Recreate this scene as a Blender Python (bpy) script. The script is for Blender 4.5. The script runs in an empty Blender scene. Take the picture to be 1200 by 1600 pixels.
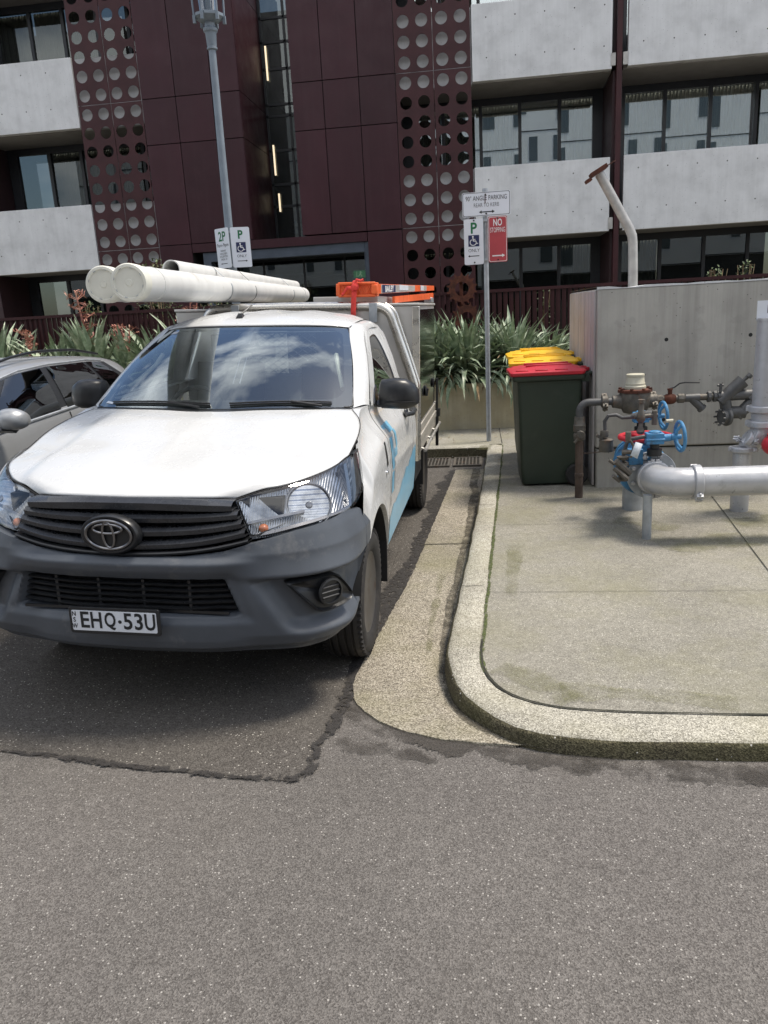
import bpy, bmesh, math, random
from mathutils import Vector, Matrix, Euler
R = math.radians
scene = bpy.context.scene
COL = scene.collection
random.seed(7)

# ---------------------------------------------------------------- camera, sky, sun, exposure
cam_d = bpy.data.cameras.new("camera"); cam = bpy.data.objects.new("camera", cam_d); COL.objects.link(cam)
def _axes(p, r, y):
    f = Vector((0, math.cos(p), -math.sin(p))); u = Vector((0, math.sin(p), math.cos(p))); x = Vector((1, 0, 0))
    c, s = math.cos(r), math.sin(r)
    X = c*x + s*u; U = -s*x + c*u
    Z = Matrix.Rotation(y, 3, 'Z')
    return Z @ X, Z @ U, Z @ f
_X, _U, _F = _axes(R(14.56), R(-3.2), R(7.8))
m = Matrix((_X, _U, -_F)).transposed().to_4x4(); m.translation = Vector((0, 0, 1.69))
cam.matrix_world = m
cam_d.sensor_fit = 'VERTICAL'; cam_d.sensor_height = 32; cam_d.sensor_width = 24
cam_d.lens = 1204/1600*32
cam_d.clip_start = 0.05; cam_d.clip_end = 500
scene.camera = cam
SUN_EL, SUN_AZ = R(65), R(70)     # azimuth measured from +Y towards +X
w = bpy.data.worlds.new("World"); scene.world = w; w.use_nodes = True
nt = w.node_tree; nt.nodes.clear()
out = nt.nodes.new('ShaderNodeOutputWorld'); bg = nt.nodes.new('ShaderNodeBackground')
sky = nt.nodes.new('ShaderNodeTexSky'); sky.sky_type = 'NISHITA'; sky.sun_disc = False
sky.sun_elevation = SUN_EL; sky.sun_rotation = SUN_AZ; sky.air_density = 1.0; sky.dust_density = 1.5
tc = nt.nodes.new('ShaderNodeTexCoord')
nz = nt.nodes.new('ShaderNodeTexNoise'); nz.inputs['Scale'].default_value = 2.6; nz.inputs['Detail'].default_value = 9; nz.inputs['Roughness'].default_value = 0.55
mp = nt.nodes.new('ShaderNodeMapping'); mp.inputs['Scale'].default_value = (1, 1, 1.9); mp.inputs['Location'].default_value = (0.35, 0.1, 0.2)
rp = nt.nodes.new('ShaderNodeValToRGB'); rp.color_ramp.elements[0].position = 0.475; rp.color_ramp.elements[1].position = 0.63
mx = nt.nodes.new('ShaderNodeMixRGB'); mx.inputs[2].default_value = (12.0, 12.0, 12.0, 1)
nt.links.new(tc.outputs['Generated'], mp.inputs['Vector']); nt.links.new(mp.outputs[0], nz.inputs['Vector'])
sx_ = nt.nodes.new('ShaderNodeSeparateXYZ'); nt.links.new(tc.outputs['Generated'], sx_.inputs[0])
ma = nt.nodes.new('ShaderNodeMath'); ma.operation = 'MULTIPLY_ADD'; ma.inputs[1].default_value = -0.10   # cloudier behind the viewer
nt.links.new(sx_.outputs['Y'], ma.inputs[0]); nt.links.new(nz.outputs['Fac'], ma.inputs[2]); nt.links.new(ma.outputs[0], rp.inputs[0]); nt.links.new(rp.outputs[0], mx.inputs[0]); nt.links.new(sky.outputs[0], mx.inputs[1])
nt.links.new(mx.outputs[0], bg.inputs[0]); bg.inputs[1].default_value = 0.115
nt.links.new(bg.outputs[0], out.inputs[0])
sd = bpy.data.lights.new("sun", 'SUN'); sd.energy = 3.0; sd.angle = R(14); sd.color = (1, 0.92, 0.80)
so = bpy.data.objects.new("sun", sd); COL.objects.link(so)
sv = Vector((math.sin(SUN_AZ)*math.cos(SUN_EL), math.cos(SUN_AZ)*math.cos(SUN_EL), math.sin(SUN_EL)))
so.rotation_euler = sv.to_track_quat('Z', 'Y').to_euler(); so.location = (0, 0, 30)
scene.view_settings.view_transform = 'Standard'; scene.view_settings.look = 'None'
scene.view_settings.exposure = 0.48; scene.view_settings.gamma = 1.0
scene.cycles.max_bounces = 8; scene.cycles.transparent_max_bounces = 12
scene.cycles.caustics_reflective = False; scene.cycles.caustics_refractive = False

# ---------------------------------------------------------------- helpers: objects
def finish(o, label=None, cat=None, group=None, kind=None):
    if label: o['label'] = label
    if cat: o['category'] = cat
    if group: o['group'] = group
    if kind: o['kind'] = kind
    return o
def thing(name, loc, label, cat, group=None, rz=0, mat=None):
    o = bpy.data.objects.new(name, None); COL.objects.link(o); o.empty_display_size = 0.1
    if mat is not None: o.matrix_world = mat
    else: o.location = loc; o.rotation_euler = (0, 0, rz); o.matrix_world = Matrix.Translation(Vector(loc)) @ Matrix.Rotation(rz, 4, 'Z')
    return finish(o, label, cat, group)
def copy_tree(o, parent=None):
    c = o.copy(); COL.objects.link(c)
    if parent is not None:
        c.parent = parent
    for ch in list(o.children): copy_tree(ch, c)
    return c
def crv(pts, n):
    """Catmull-Rom through pts, n samples equally spaced in length"""
    P = [Vector(p) for p in pts]
    if len(P) == 2:
        return [P[0].lerp(P[1], i/(n-1)) for i in range(n)]
    dense = []
    for i in range(len(P)-1):
        p0 = P[i-1] if i > 0 else P[i]*2-P[i+1]
        p1, p2 = P[i], P[i+1]
        p3 = P[i+2] if i+2 < len(P) else P[i+1]*2-P[i]
        for k in range(16):
            t = k/16
            dense.append(0.5*((2*p1)+(-p0+p2)*t+(2*p0-5*p1+4*p2-p3)*t*t+(-p0+3*p1-3*p2+p3)*t**3))
    dense.append(P[-1])
    return resample(dense, n)
def resample(d, n):
    L = [0]
    for i in range(1, len(d)): L.append(L[-1]+(d[i]-d[i-1]).length)
    out_ = []; j = 0
    for i in range(n):
        t = L[-1]*i/(n-1)
        while j < len(L)-2 and L[j+1] < t: j += 1
        s = (t-L[j])/max(L[j+1]-L[j], 1e-9)
        out_.append(d[j].lerp(d[j+1], min(max(s, 0), 1)))
    return out_
def interp(x, tab):
    if x <= tab[0][0]: return tab[0][1]
    for (a, b), (c, d) in zip(tab, tab[1:]):
        if x <= c: return b+(d-b)*(x-a)/(c-a)
    return tab[-1][1]
def sstep(a, b, x):
    t = min(max((x-a)/(b-a), 0), 1); return t*t*(3-2*t)
class MB:
    def __init__(s): s.v = []; s.f = []; s.m = []; s.mi = 0
    def slot(s, i): s.mi = i; return s
    def add(s, vs, fs):
        o = len(s.v); s.v += [Vector(p) for p in vs]
        for f in fs: s.f.append([o+i for i in f]); s.m.append(s.mi)
        return s
    def box(s, x0, x1, y0, y1, z0, z1, M=None):
        vs = [(x, y, z) for z in (z0, z1) for y in (y0, y1) for x in (x0, x1)]
        if M is not None: vs = [M @ Vector(p) for p in vs]
        return s.add(vs, [(0, 2, 3, 1), (4, 5, 7, 6), (0, 1, 5, 4), (2, 6, 7, 3), (0, 4, 6, 2), (1, 3, 7, 5)])
    def prism(s, pts, vec):
        """closed polygon (3D pts) extruded by vec"""
        n = len(pts); P = [Vector(p) for p in pts]; vec = Vector(vec)
        vs = P+[p+vec for p in P]
        fs = [tuple(range(n-1, -1, -1)), tuple(range(n, 2*n))]+[(i, (i+1) % n, n+(i+1) % n, n+i) for i in range(n)]
        return s.add(vs, fs)
    def tube(s, path, r, n=10, caps=True, closed=False, sq=None):
        P = [Vector(p) for p in path]; k = len(P); rr = r if isinstance(r, (list, tuple)) else [r]*k
        rings = []; up = None
        for i in range(k):
            if closed: t = (P[(i+1) % k]-P[i-1])
            else: t = P[min(i+1, k-1)]-P[max(i-1, 0)]
            t.normalize()
            if up is None:
                up = Vector((0, 0, 1)) if abs(t.z) < 0.9 else Vector((1, 0, 0))
            a = t.cross(up)
            if a.length < 1e-6: a = t.orthogonal()
            a.normalize(); b = a.cross(t).normalized(); up = b
            rings.append([P[i]+(a*math.cos(2*math.pi*j/n+(math.pi/n))+b*math.sin(2*math.pi*j/n+(math.pi/n)))*rr[i] for j in range(n)])
        vs = [p for q in rings for p in q]; fs = []
        kk = k if closed else k-1
        for i in range(kk):
            for j in range(n):
                a0 = i*n+j; a1 = i*n+(j+1) % n; b0 = ((i+1) % k)*n+j; b1 = ((i+1) % k)*n+(j+1) % n
                fs.append((a0, a1, b1, b0))
        if caps and not closed:
            fs.append(tuple(range(n-1, -1, -1))); fs.append(tuple((k-1)*n+j for j in range(n)))
        return s.add(vs, fs)
    def lathe(s, prof, c, ax=(0, 0, 1), n=32, close=False):
        """prof: list of (r, h) along axis ax from point c"""
        ax = Vector(ax).normalized(); a = ax.orthogonal().normalized(); b = ax.cross(a); c = Vector(c)
        vs = []; fs = []
        for r, h in prof:
            for j in range(n):
                th = 2*math.pi*j/n; vs.append(c+ax*h+(a*math.cos(th)+b*math.sin(th))*r)
        k = len(prof)
        for i in range(k-1 if not close else k):
            for j in range(n):
                i2 = (i+1) % k
                fs.append((i*n+j, i*n+(j+1) % n, i2*n+(j+1) % n, i2*n+j))
        if not close:
            if prof[0][0] > 1e-5: fs.append(tuple(range(n-1, -1, -1)))
            if prof[-1][0] > 1e-5: fs.append(tuple((k-1)*n+j for j in range(n)))
        return s.add(vs, fs)
    def grid(s, rows):
        nr = len(rows); nc = len(rows[0])
        vs = [p for r in rows for p in r]
        fs = [(i*nc+j, i*nc+j+1, (i+1)*nc+j+1, (i+1)*nc+j) for i in range(nr-1) for j in range(nc-1)]
        return s.add(vs, fs)
    def loft(s, rings, caps=True):
        k = len(rings); n = len(rings[0]); vs = [p for r in rings for p in r]; fs = []
        for i in range(k-1):
            for j in range(n):
                fs.append((i*n+j, i*n+(j+1) % n, (i+1)*n+(j+1) % n, (i+1)*n+j))
        if caps: fs.append(tuple(range(n-1, -1, -1))); fs.append(tuple((k-1)*n+j for j in range(n)))
        return s.add(vs, fs)
    def ball(s, c, r, n=12, sc=(1, 1, 1)):
        c = Vector(c); rows = []
        for i in range(n//2+1):
            ph = math.pi*i/(n//2)
            rows.append([c+Vector((math.sin(ph)*math.cos(2*math.pi*j/n)*r*sc[0], math.sin(ph)*math.sin(2*math.pi*j/n)*r*sc[1], math.cos(ph)*r*sc[2])) for j in range(n+1)])
        return s.grid(rows)
    def mesh(s, me, M):
        return s.add([M @ v.co for v in me.vertices], [tuple(p.vertices) for p in me.polygons])
    def mirror(s):
        s.v = [Vector((-p.x, p.y, p.z)) for p in s.v]; s.f = [f[::-1] for f in s.f]; return s
    def build(s, name, mats, parent=None, local=False, smooth=True, bevel=0, seg=2, sub=0, solid=0, weld=True, angle=35, normals=True):
        me = bpy.data.meshes.new(name)
        vs = s.v
        if parent is not None and not local:
            inv = parent.matrix_world.inverted() if parent.parent is None else ROOTM(parent).inverted()
            vs = [inv @ p for p in vs]
        me.from_pydata([tuple(p) for p in vs], [], s.f)
        if not isinstance(mats, (list, tuple)): mats = [mats]
        for q in mats: me.materials.append(q)
        me.polygons.foreach_set('material_index', s.m)
        bm = bmesh.new(); bm.from_mesh(me)
        if weld: bmesh.ops.remove_doubles(bm, verts=bm.verts, dist=1e-5)
        if normals: bmesh.ops.recalc_face_normals(bm, faces=bm.faces)
        bm.to_mesh(me); bm.free(); me.update()
        if smooth:
            me.shade_smooth()
            try: me.set_sharp_from_angle(angle=R(angle))
            except Exception: pass
        o = bpy.data.objects.new(name, me); COL.objects.link(o)
        if parent is not None: o.parent = parent
        if solid:
            q = o.modifiers.new('solid', 'SOLIDIFY'); q.thickness = solid; q.offset = -1
        if bevel:
            q = o.modifiers.new('bevel', 'BEVEL'); q.width = bevel; q.segments = seg; q.limit_method = 'ANGLE'; q.angle_limit = R(40)
        if sub:
            q = o.modifiers.new('sub', 'SUBSURF'); q.levels = sub; q.render_levels = sub
        return o
def ROOTM(o):
    while o.parent is not None: o = o.parent
    return o.matrix_world
def coons(c0, c1, d0, d1, nu, nv):
    """c0 (v=0) c1 (v=1) run in u; d0 (u=0) d1 (u=1) run in v"""
    A = crv(c0, nu); B = crv(c1, nu); C = crv(d0, nv); D = crv(d1, nv); rows = []
    for j in range(nv):
        v = j/(nv-1); row = []
        for i in range(nu):
            u = i/(nu-1)
            row.append((1-v)*A[i]+v*B[i]+(1-u)*C[j]+u*D[j]-((1-u)*(1-v)*A[0]+u*(1-v)*A[-1]+(1-u)*v*B[0]+u*v*B[-1]))
        rows.append(row)
    return rows
def sample(rows, u, v):
    nv = len(rows); nu = len(rows[0]); x = min(max(u, 0), 1)*(nu-1); y = min(max(v, 0), 1)*(nv-1)
    i = min(int(x), nu-2); j = min(int(y), nv-2); a = x-i; b = y-j
    return rows[j][i]*(1-a)*(1-b)+rows[j][i+1]*a*(1-b)+rows[j+1][i]*(1-a)*b+rows[j+1][i+1]*a*b
def rrect(u0, u1, v0, v1, r, n=8, ru=None):
    """rounded rectangle loop in uv, 4*n points, ccw"""
    ru = ru or r; pts = []
    for cx, cy, a0 in ((u1-ru, v0+r, -90), (u1-ru, v1-r, 0), (u0+ru, v1-r, 90), (u0+ru, v0+r, 180)):
        for i in range(n):
            a = R(a0+90*i/(n-1)); pts.append((cx+ru*math.cos(a), cy+r*math.sin(a)))
    return pts
def ring_between(mb, A, B):
    n = len(A); return mb.add(list(A)+list(B), [(i, (i+1) % n, n+(i+1) % n, n+i) for i in range(n)])
def text_mesh(s, size=1.0, xs=1.0, bold=0.0, extrude=0.0, align='CENTER', sp=1.0):
    cu = bpy.data.curves.new('t', 'FONT'); cu.body = s; cu.size = size; cu.align_x = align; cu.align_y = 'CENTER'; cu.offset = bold; cu.extrude = extrude
    cu.space_character = sp; cu.resolution_u = 3
    ob = bpy.data.objects.new('t', cu); COL.objects.link(ob)
    dg = bpy.context.evaluated_depsgraph_get(); dg.update()
    me = bpy.data.meshes.new_from_object(ob.evaluated_get(dg))
    bpy.data.objects.remove(ob); bpy.data.curves.remove(cu)
    for v in me.vertices: v.co.x *= xs
    return me

# ---------------------------------------------------------------- materials
def newmat(name):
    m_ = bpy.data.materials.new(name); m_.use_nodes = True; n = m_.node_tree
    b = n.nodes['Principled BSDF']; return m_, n, b
def c4(c): return (c[0], c[1], c[2], 1)
def N(n, t, **k):
    x = n.nodes.new(t)
    for a, b in k.items():
        if a.startswith('_'): x.inputs[a[1:].replace('_', ' ')].default_value = b
        else: setattr(x, a, b)
    return x
def coord(n, kind='Object', scale=None):
    t = n.nodes.new('ShaderNodeTexCoord')
    if scale is None: return t.outputs[kind]
    q = n.nodes.new('ShaderNodeMapping'); q.inputs['Scale'].default_value = scale
    n.links.new(t.outputs[kind], q.inputs['Vector']); return q.outputs[0]
def noise(n, vec, scale, detail=4, rough=0.55):
    x = N(n, 'ShaderNodeTexNoise'); x.inputs['Scale'].default_value = scale; x.inputs['Detail'].default_value = detail; x.inputs['Roughness'].default_value = rough
    n.links.new(vec, x.inputs['Vector']); return x.outputs['Fac']
def ramp(n, fac, stops):
    x = n.nodes.new('ShaderNodeValToRGB'); e = x.color_ramp.elements
    while len(e) < len(stops): e.new(0.5)
    for i, (p, c) in enumerate(stops):
        e[i].position = p; e[i].color = c4(c) if not isinstance(c, (int, float)) else (c, c, c, 1)
    n.links.new(fac, x.inputs[0]); return x.outputs[0]
def mixc(n, fac, a, b, mode='MIX'):
    x = n.nodes.new('ShaderNodeMixRGB'); x.blend_type = mode
    for k, q in ((0, fac), (1, a), (2, b)):
        if isinstance(q, (int, float)): x.inputs[k].default_value = q
        elif isinstance(q, tuple): x.inputs[k].default_value = c4(q)
        else: n.links.new(q, x.inputs[k])
    return x.outputs[0]
def mathn(n, op, a, b):
    x = n.nodes.new('ShaderNodeMath'); x.operation = op
    for k, q in ((0, a), (1, b)):
        if isinstance(q, (int, float)): x.inputs[k].default_value = q
        else: n.links.new(q, x.inputs[k])
    return x.outputs[0]
def bump(n, b, h, strength, dist=0.01):
    x = n.nodes.new('ShaderNodeBump'); x.inputs['Strength'].default_value = strength; x.inputs['Distance'].default_value = dist
    n.links.new(h, x.inputs['Height']); n.links.new(x.outputs[0], b.inputs['Normal'])
def setc(n, b, col, inp='Base Color'):
    if isinstance(col, tuple): b.inputs[inp].default_value = c4(col)
    else: n.links.new(col, b.inputs[inp])
def simple(name, col, rough=0.5, metal=0.0, var=0.12, vs=6.0, bmp=0.0, bs=60, coat=0.0, spec=0.5, dirt=None, roughvar=0.0):
    m_, n, b = newmat(name); v = coord(n)
    if var:
        f = noise(n, v, vs, 5)
        lo = tuple(max(c*(1-var), 0) for c in col); hi = tuple(min(c*(1+var), 1) for c in col)
        c = ramp(n, f, [(0.3, lo), (0.7, hi)])
        if dirt:
            f2 = ramp(n, noise(n, v, dirt[1], 8, 0.7), [(dirt[2], 0.0), (dirt[2]+0.16, 1.0)])
            c = mixc(n, f2, c, dirt[0])
        setc(n, b, c)
    else: setc(n, b, col)
    b.inputs['Roughness'].default_value = rough; b.inputs['Metallic'].default_value = metal
    if roughvar:
        f3 = noise(n, v, vs*2.3, 6, 0.65); q = N(n, 'ShaderNodeMapRange'); q.inputs[1].default_value = 0.3; q.inputs[2].default_value = 0.7
        q.inputs[3].default_value = max(rough-roughvar, 0.02); q.inputs[4].default_value = rough+roughvar
        n.links.new(f3, q.inputs[0]); n.links.new(q.outputs[0], b.inputs['Roughness'])
    b.inputs['Coat Weight'].default_value = coat; b.inputs['Coat Roughness'].default_value = 0.04
    b.inputs['Specular IOR Level'].default_value = spec
    if bmp: bump(n, b, noise(n, v, bs, 4), bmp, 0.004)
    return m_
def glassmat(name, tint=(0.75, 0.8, 0.8), base=0.12, power=3.0, rough=0.0, refl=(1, 1, 1)):
    m_, n, b = newmat(name); n.nodes.remove(b)
    o = n.nodes['Material Output']; t = N(n, 'ShaderNodeBsdfTransparent'); t.inputs[0].default_value = c4(tint)
    g = N(n, 'ShaderNodeBsdfGlossy'); g.inputs['Roughness'].default_value = rough; g.inputs[0].default_value = c4(refl)
    lw = N(n, 'ShaderNodeLayerWeight'); lw.inputs['Blend'].default_value = 0.5
    f = mathn(n, 'ADD', mathn(n, 'MULTIPLY', mathn(n, 'POWER', lw.outputs['Facing'], power), 1-base), base)
    mxs = N(n, 'ShaderNodeMixShader'); n.links.new(f, mxs.inputs[0]); n.links.new(t.outputs[0], mxs.inputs[1]); n.links.new(g.outputs[0], mxs.inputs[2])
    n.links.new(mxs.outputs[0], o.inputs[0]); return m_
def aggregate(name, dark, mid, light, scale, big, moss=None, mossamt=0.55, rough=0.9, bmp=0.5, fleck=0.955, fleckc=(0.6, 0.58, 0.54), stain=None):
    """asphalt / washed concrete: little stones of varied tone, broad patches, moss"""
    m_, n, b = newmat(name); v = coord(n)
    vo = N(n, 'ShaderNodeTexVoronoi'); vo.inputs['Scale'].default_value = scale; n.links.new(v, vo.inputs['Vector'])
    sp = n.nodes.new('ShaderNodeSeparateColor'); n.links.new(vo.outputs['Color'], sp.inputs[0])
    c = ramp(n, sp.outputs[0], [(0.0, dark), (0.5, mid), (1.0, light)])
    vo2 = N(n, 'ShaderNodeTexVoronoi'); vo2.inputs['Scale'].default_value = scale*0.55; n.links.new(v, vo2.inputs['Vector'])
    s2 = n.nodes.new('ShaderNodeSeparateColor'); n.links.new(vo2.outputs['Color'], s2.inputs[0])
    fl = mathn(n, 'MULTIPLY', mathn(n, 'GREATER_THAN', s2.outputs[1], fleck), mathn(n, 'LESS_THAN', vo2.outputs['Distance'], 0.36))
    c = mixc(n, fl, c, fleckc)
    f = noise(n, v, big, 6, 0.6)
    c = mixc(n, 1.0, c, ramp(n, f, [(0.25, 0.74), (0.5, 0.97), (0.75, 1.16)]), 'MULTIPLY')
    fm = noise(n, v, 23, 5, 0.7)
    c = mixc(n, 1.0, c, ramp(n, fm, [(0.3, 0.84), (0.7, 1.12)]), 'MULTIPLY')
    if stain:
        c = mixc(n, ramp(n, noise(n, v, 1.1, 7, 0.65), [(0.52, 0.0), (0.72, stain[1])]), c, stain[0])
    if moss:
        f2 = ramp(n, noise(n, v, 1.3, 8, 0.68), [(0.46, 0.0), (0.70, mossamt)])
        c = mixc(n, f2, c, moss)
    setc(n, b, c); b.inputs['Roughness'].default_value = rough; b.inputs['Specular IOR Level'].default_value = 0.3
    hh = mathn(n, 'ADD', vo.outputs['Distance'], mathn(n, 'MULTIPLY', f, 2.0))
    bump(n, b, hh, bmp, 0.004)
    return m_
def concrete(name, col, streak=0.0, patch=0.25, warm=None, pores=True, lines=0.0, scl=1.0):
    m_, n, b = newmat(name); v = coord(n)
    f = noise(n, v, 2.2*scl, 8, 0.62)
    c = ramp(n, f, [(0.28, tuple(q*(1-patch) for q in col)), (0.52, col), (0.75, tuple(min(q*(1+patch*0.6), 1) for q in col))])
    if patch > 0.2:
        fb = ramp(n, noise(n, v, 7*scl, 5, 0.5), [(0.60, 0.0), (0.66, 0.35)]); c = mixc(n, fb, c, tuple(q*0.72 for q in col))
    if streak:
        vs_ = coord(n, 'Object', (9, 9, 0.45)); fs = noise(n, vs_, 1.0, 6, 0.65)
        c = mixc(n, ramp(n, fs, [(0.44, 0.0), (0.72, streak)]), c, tuple(q*0.45 for q in col))
        vs2 = coord(n, 'Object', (40, 40, 1.2)); fs2 = noise(n, vs2, 1.0, 4, 0.6)
        c = mixc(n, ramp(n, fs2, [(0.5, 0.0), (0.75, streak*0.5)]), c, tuple(q*0.55 for q in col))
    if warm:
        c = mixc(n, ramp(n, noise(n, v, 1.7, 6, 0.6), [(0.4, 0.0), (0.66, 0.75)]), c, warm)
    if pores:
        vo = N(n, 'ShaderNodeTexVoronoi'); vo.inputs['Scale'].default_value = 38; n.links.new(v, vo.inputs['Vector'])
        s2 = n.nodes.new('ShaderNodeSeparateColor'); n.links.new(vo.outputs['Color'], s2.inputs[0])
        fl = mathn(n, 'MULTIPLY', mathn(n, 'GREATER_THAN', s2.outputs[0], 0.93), mathn(n, 'LESS_THAN', vo.outputs['Distance'], 0.17))
        c = mixc(n, fl, c, tuple(q*0.3 for q in col))
    setc(n, b, c); b.inputs['Roughness'].default_value = 0.85
    bump(n, b, noise(n, v, 90, 5), 0.25, 0.003)
    return m_
def leafmat(name, dark, mid, light, sc=9):
    m_, n, b = newmat(name); v = coord(n)
    oi = n.nodes.new('ShaderNodeNewGeometry')
    c = ramp(n, noise(n, v, sc, 4), [(0.3, dark), (0.5, mid), (0.72, light)])
    c = mixc(n, 1.0, c, ramp(n, oi.outputs['Random Per Island'], [(0.0, 0.65), (0.5, 1.0), (1.0, 1.35)]), 'MULTIPLY')
    setc(n, b, c); b.inputs['Roughness'].default_value = 0.48
    b.inputs['Subsurface Weight'].default_value = 0.0
    return m_
M = {}
M['asphalt'] = aggregate('asphalt', (0.085, 0.077, 0.070), (0.137, 0.126, 0.116), (0.202, 0.188, 0.173), 230, 0.45, rough=0.88, fleck=0.95, fleckc=(0.40, 0.38, 0.35), stain=((0.115, 0.103, 0.09), 0.4), bmp=0.8)
M['bay_asphalt'] = aggregate('bay_asphalt', (0.056, 0.050, 0.044), (0.098, 0.089, 0.079), (0.152, 0.140, 0.126), 215, 0.6, rough=0.9, fleck=0.955, fleckc=(0.5, 0.47, 0.42), bmp=0.7)
M['path'] = aggregate('washed_concrete', (0.165, 0.154, 0.128), (0.252, 0.238, 0.200), (0.355, 0.338, 0.288), 240, 0.7, moss=(0.205, 0.195, 0.105), mossamt=0.5, fleck=0.93, fleckc=(0.55, 0.53, 0.46), stain=((0.14, 0.135, 0.11), 0.45), bmp=0.35)
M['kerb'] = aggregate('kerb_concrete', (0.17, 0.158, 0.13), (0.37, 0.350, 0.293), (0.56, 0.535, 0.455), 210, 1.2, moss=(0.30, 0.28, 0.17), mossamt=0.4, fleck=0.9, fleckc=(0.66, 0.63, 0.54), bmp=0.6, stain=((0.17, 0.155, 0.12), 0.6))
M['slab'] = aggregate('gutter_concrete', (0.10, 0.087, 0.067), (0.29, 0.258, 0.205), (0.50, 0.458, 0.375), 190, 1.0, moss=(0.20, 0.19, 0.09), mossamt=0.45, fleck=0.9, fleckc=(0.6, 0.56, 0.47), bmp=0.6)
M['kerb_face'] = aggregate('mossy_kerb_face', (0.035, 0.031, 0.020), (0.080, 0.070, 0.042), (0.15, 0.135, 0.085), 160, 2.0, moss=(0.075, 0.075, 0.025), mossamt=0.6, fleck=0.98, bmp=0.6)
M['wet0'] = aggregate('damp_gutter', (0.05, 0.045, 0.035), (0.115, 0.102, 0.078), (0.20, 0.18, 0.14), 140, 2.0, moss=(0.10, 0.11, 0.03), mossamt=0.5, fleck=0.97, rough=0.6, bmp=0.4)
M['bitumen0'] = simple('bitumen', (0.028, 0.026, 0.025), 0.75, var=0.5, vs=40, bmp=0.8, bs=150)
M['moss0'] = simple('moss', (0.055, 0.075, 0.018), 0.95, var=0.6, vs=60, bmp=1.0, bs=200)
M['joint'] = simple('joint', (0.03, 0.03, 0.02), 0.95, var=0.4, vs=30)
M['white_paint'] = simple('white_paint', (0.585, 0.592, 0.592), 0.27, var=0.04, vs=2.5, coat=0.35, roughvar=0.06)
M['grey_plastic'] = simple('grey_plastic', (0.070, 0.080, 0.096), 0.46, var=0.16, vs=4, bmp=0.12, bs=320, dirt=((0.17, 0.17, 0.17), 3.0, 0.57), roughvar=0.08)
M['black_plastic'] = simple('black_plastic', (0.016, 0.017, 0.019), 0.36, var=0.2, vs=12, roughvar=0.1, dirt=((0.05, 0.05, 0.05), 9.0, 0.62))
M['black_matte'] = simple('black_matte', (0.010, 0.010, 0.011), 0.85, var=0.2)
M['grille_plastic'] = simple('grille_plastic', (0.036, 0.038, 0.043), 0.26, var=0.2, vs=10, roughvar=0.08)
M['chrome'] = simple('chrome', (0.75, 0.76, 0.78), 0.10, 1.0, var=0.05, roughvar=0.04)
M['dark_chrome'] = simple('dark_chrome', (0.22, 0.22, 0.23), 0.22, 1.0, var=0.1)
def facets(name, col, sc, rough=0.08):
    m_, n, b = newmat(name); v = coord(n, 'Object', (1.0, 1.0, 0.5)); setc(n, b, col); b.inputs['Metallic'].default_value = 1; b.inputs['Roughness'].default_value = rough
    vo = N(n, 'ShaderNodeTexVoronoi'); vo.inputs['Scale'].default_value = sc; n.links.new(v, vo.inputs['Vector']); bump(n, b, vo.outputs['Distance'], 0.45, 0.012); return m_
def flutes(name, col, sc, rough, d='Y'):
    m_, n, b = newmat(name); v = coord(n); setc(n, b, ramp(n, noise(n, v, 14, 3), [(0.35, tuple(q*0.45 for q in col)), (0.65, col)])); b.inputs['Metallic'].default_value = 1; b.inputs['Roughness'].default_value = rough
    wv = N(n, 'ShaderNodeTexWave'); wv.bands_direction = d; wv.inputs['Scale'].default_value = sc; wv.inputs['Distortion'].default_value = 0.4; n.links.new(v, wv.inputs['Vector']); bump(n, b, wv.outputs['Fac'], 0.35 if d == 'X' else 0.06, 0.006); return m_
M['facets'] = flutes('lamp_reflector', (0.50, 0.51, 0.52), 34, 0.25, 'X')
M['bowl'] = flutes('bowl_reflector', (0.60, 0.61, 0.63), 16, 0.12, 'Z')
M['lens'] = glassmat('lamp_lens', (0.95, 0.96, 0.97), 0.06, 3.5)
M['screen'] = glassmat('windscreen_glass', (0.78, 0.85, 0.86), 0.12, 2.4, refl=(0.86, 0.95, 1.0))
M['side_glass'] = glassmat('side_glass', (0.42, 0.46, 0.46), 0.13, 2.2)
M['tint_glass'] = glassmat('tinted_glass', (0.10, 0.11, 0.12), 0.055, 3.0)
M['amber'] = simple('amber_lens', (0.45, 0.12, 0.03), 0.2, var=0.2)
M['rubber'] = simple('rubber', (0.017, 0.016, 0.016), 0.75, var=0.3, vs=9, bmp=0.3, bs=90, dirt=((0.05, 0.045, 0.04), 7.0, 0.55))
M['rim'] = simple('steel_rim', (0.11, 0.105, 0.10), 0.5, 0.6, var=0.2, vs=9, dirt=((0.085, 0.065, 0.052), 12.0, 0.5))
M['steel'] = simple('brushed_steel', (0.66, 0.63, 0.57), 0.30, 1.0, var=0.1, vs=8, roughvar=0.12)
M['mirror_steel'] = simple('polished_steel', (0.50, 0.52, 0.55), 0.07, 1.0, var=0.06, vs=3, bmp=0.06, bs=6)
M['alu'] = simple('aluminium_sheet', (0.58, 0.56, 0.53), 0.45, 0.5, var=0.10, vs=3.5, roughvar=0.1)
M['alu_warm'] = simple('aluminium_rail', (0.56, 0.53, 0.47), 0.45, 0.6, var=0.12, vs=5)
M['livery'] = simple('light_blue_vinyl', (0.19, 0.48, 0.68), 0.3, var=0.08, vs=6, coat=0.3)
M['pvc'] = simple('white_pvc', (0.64, 0.64, 0.62), 0.42, var=0.07, vs=7, dirt=((0.44, 0.42, 0.37), 5.0, 0.58))
M['pvc_cap'] = simple('cream_cap', (0.66, 0.65, 0.57), 0.5, var=0.07, vs=12)
M['orange'] = simple('orange_plastic', (0.78, 0.13, 0.03), 0.45, var=0.15, vs=9)
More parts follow.
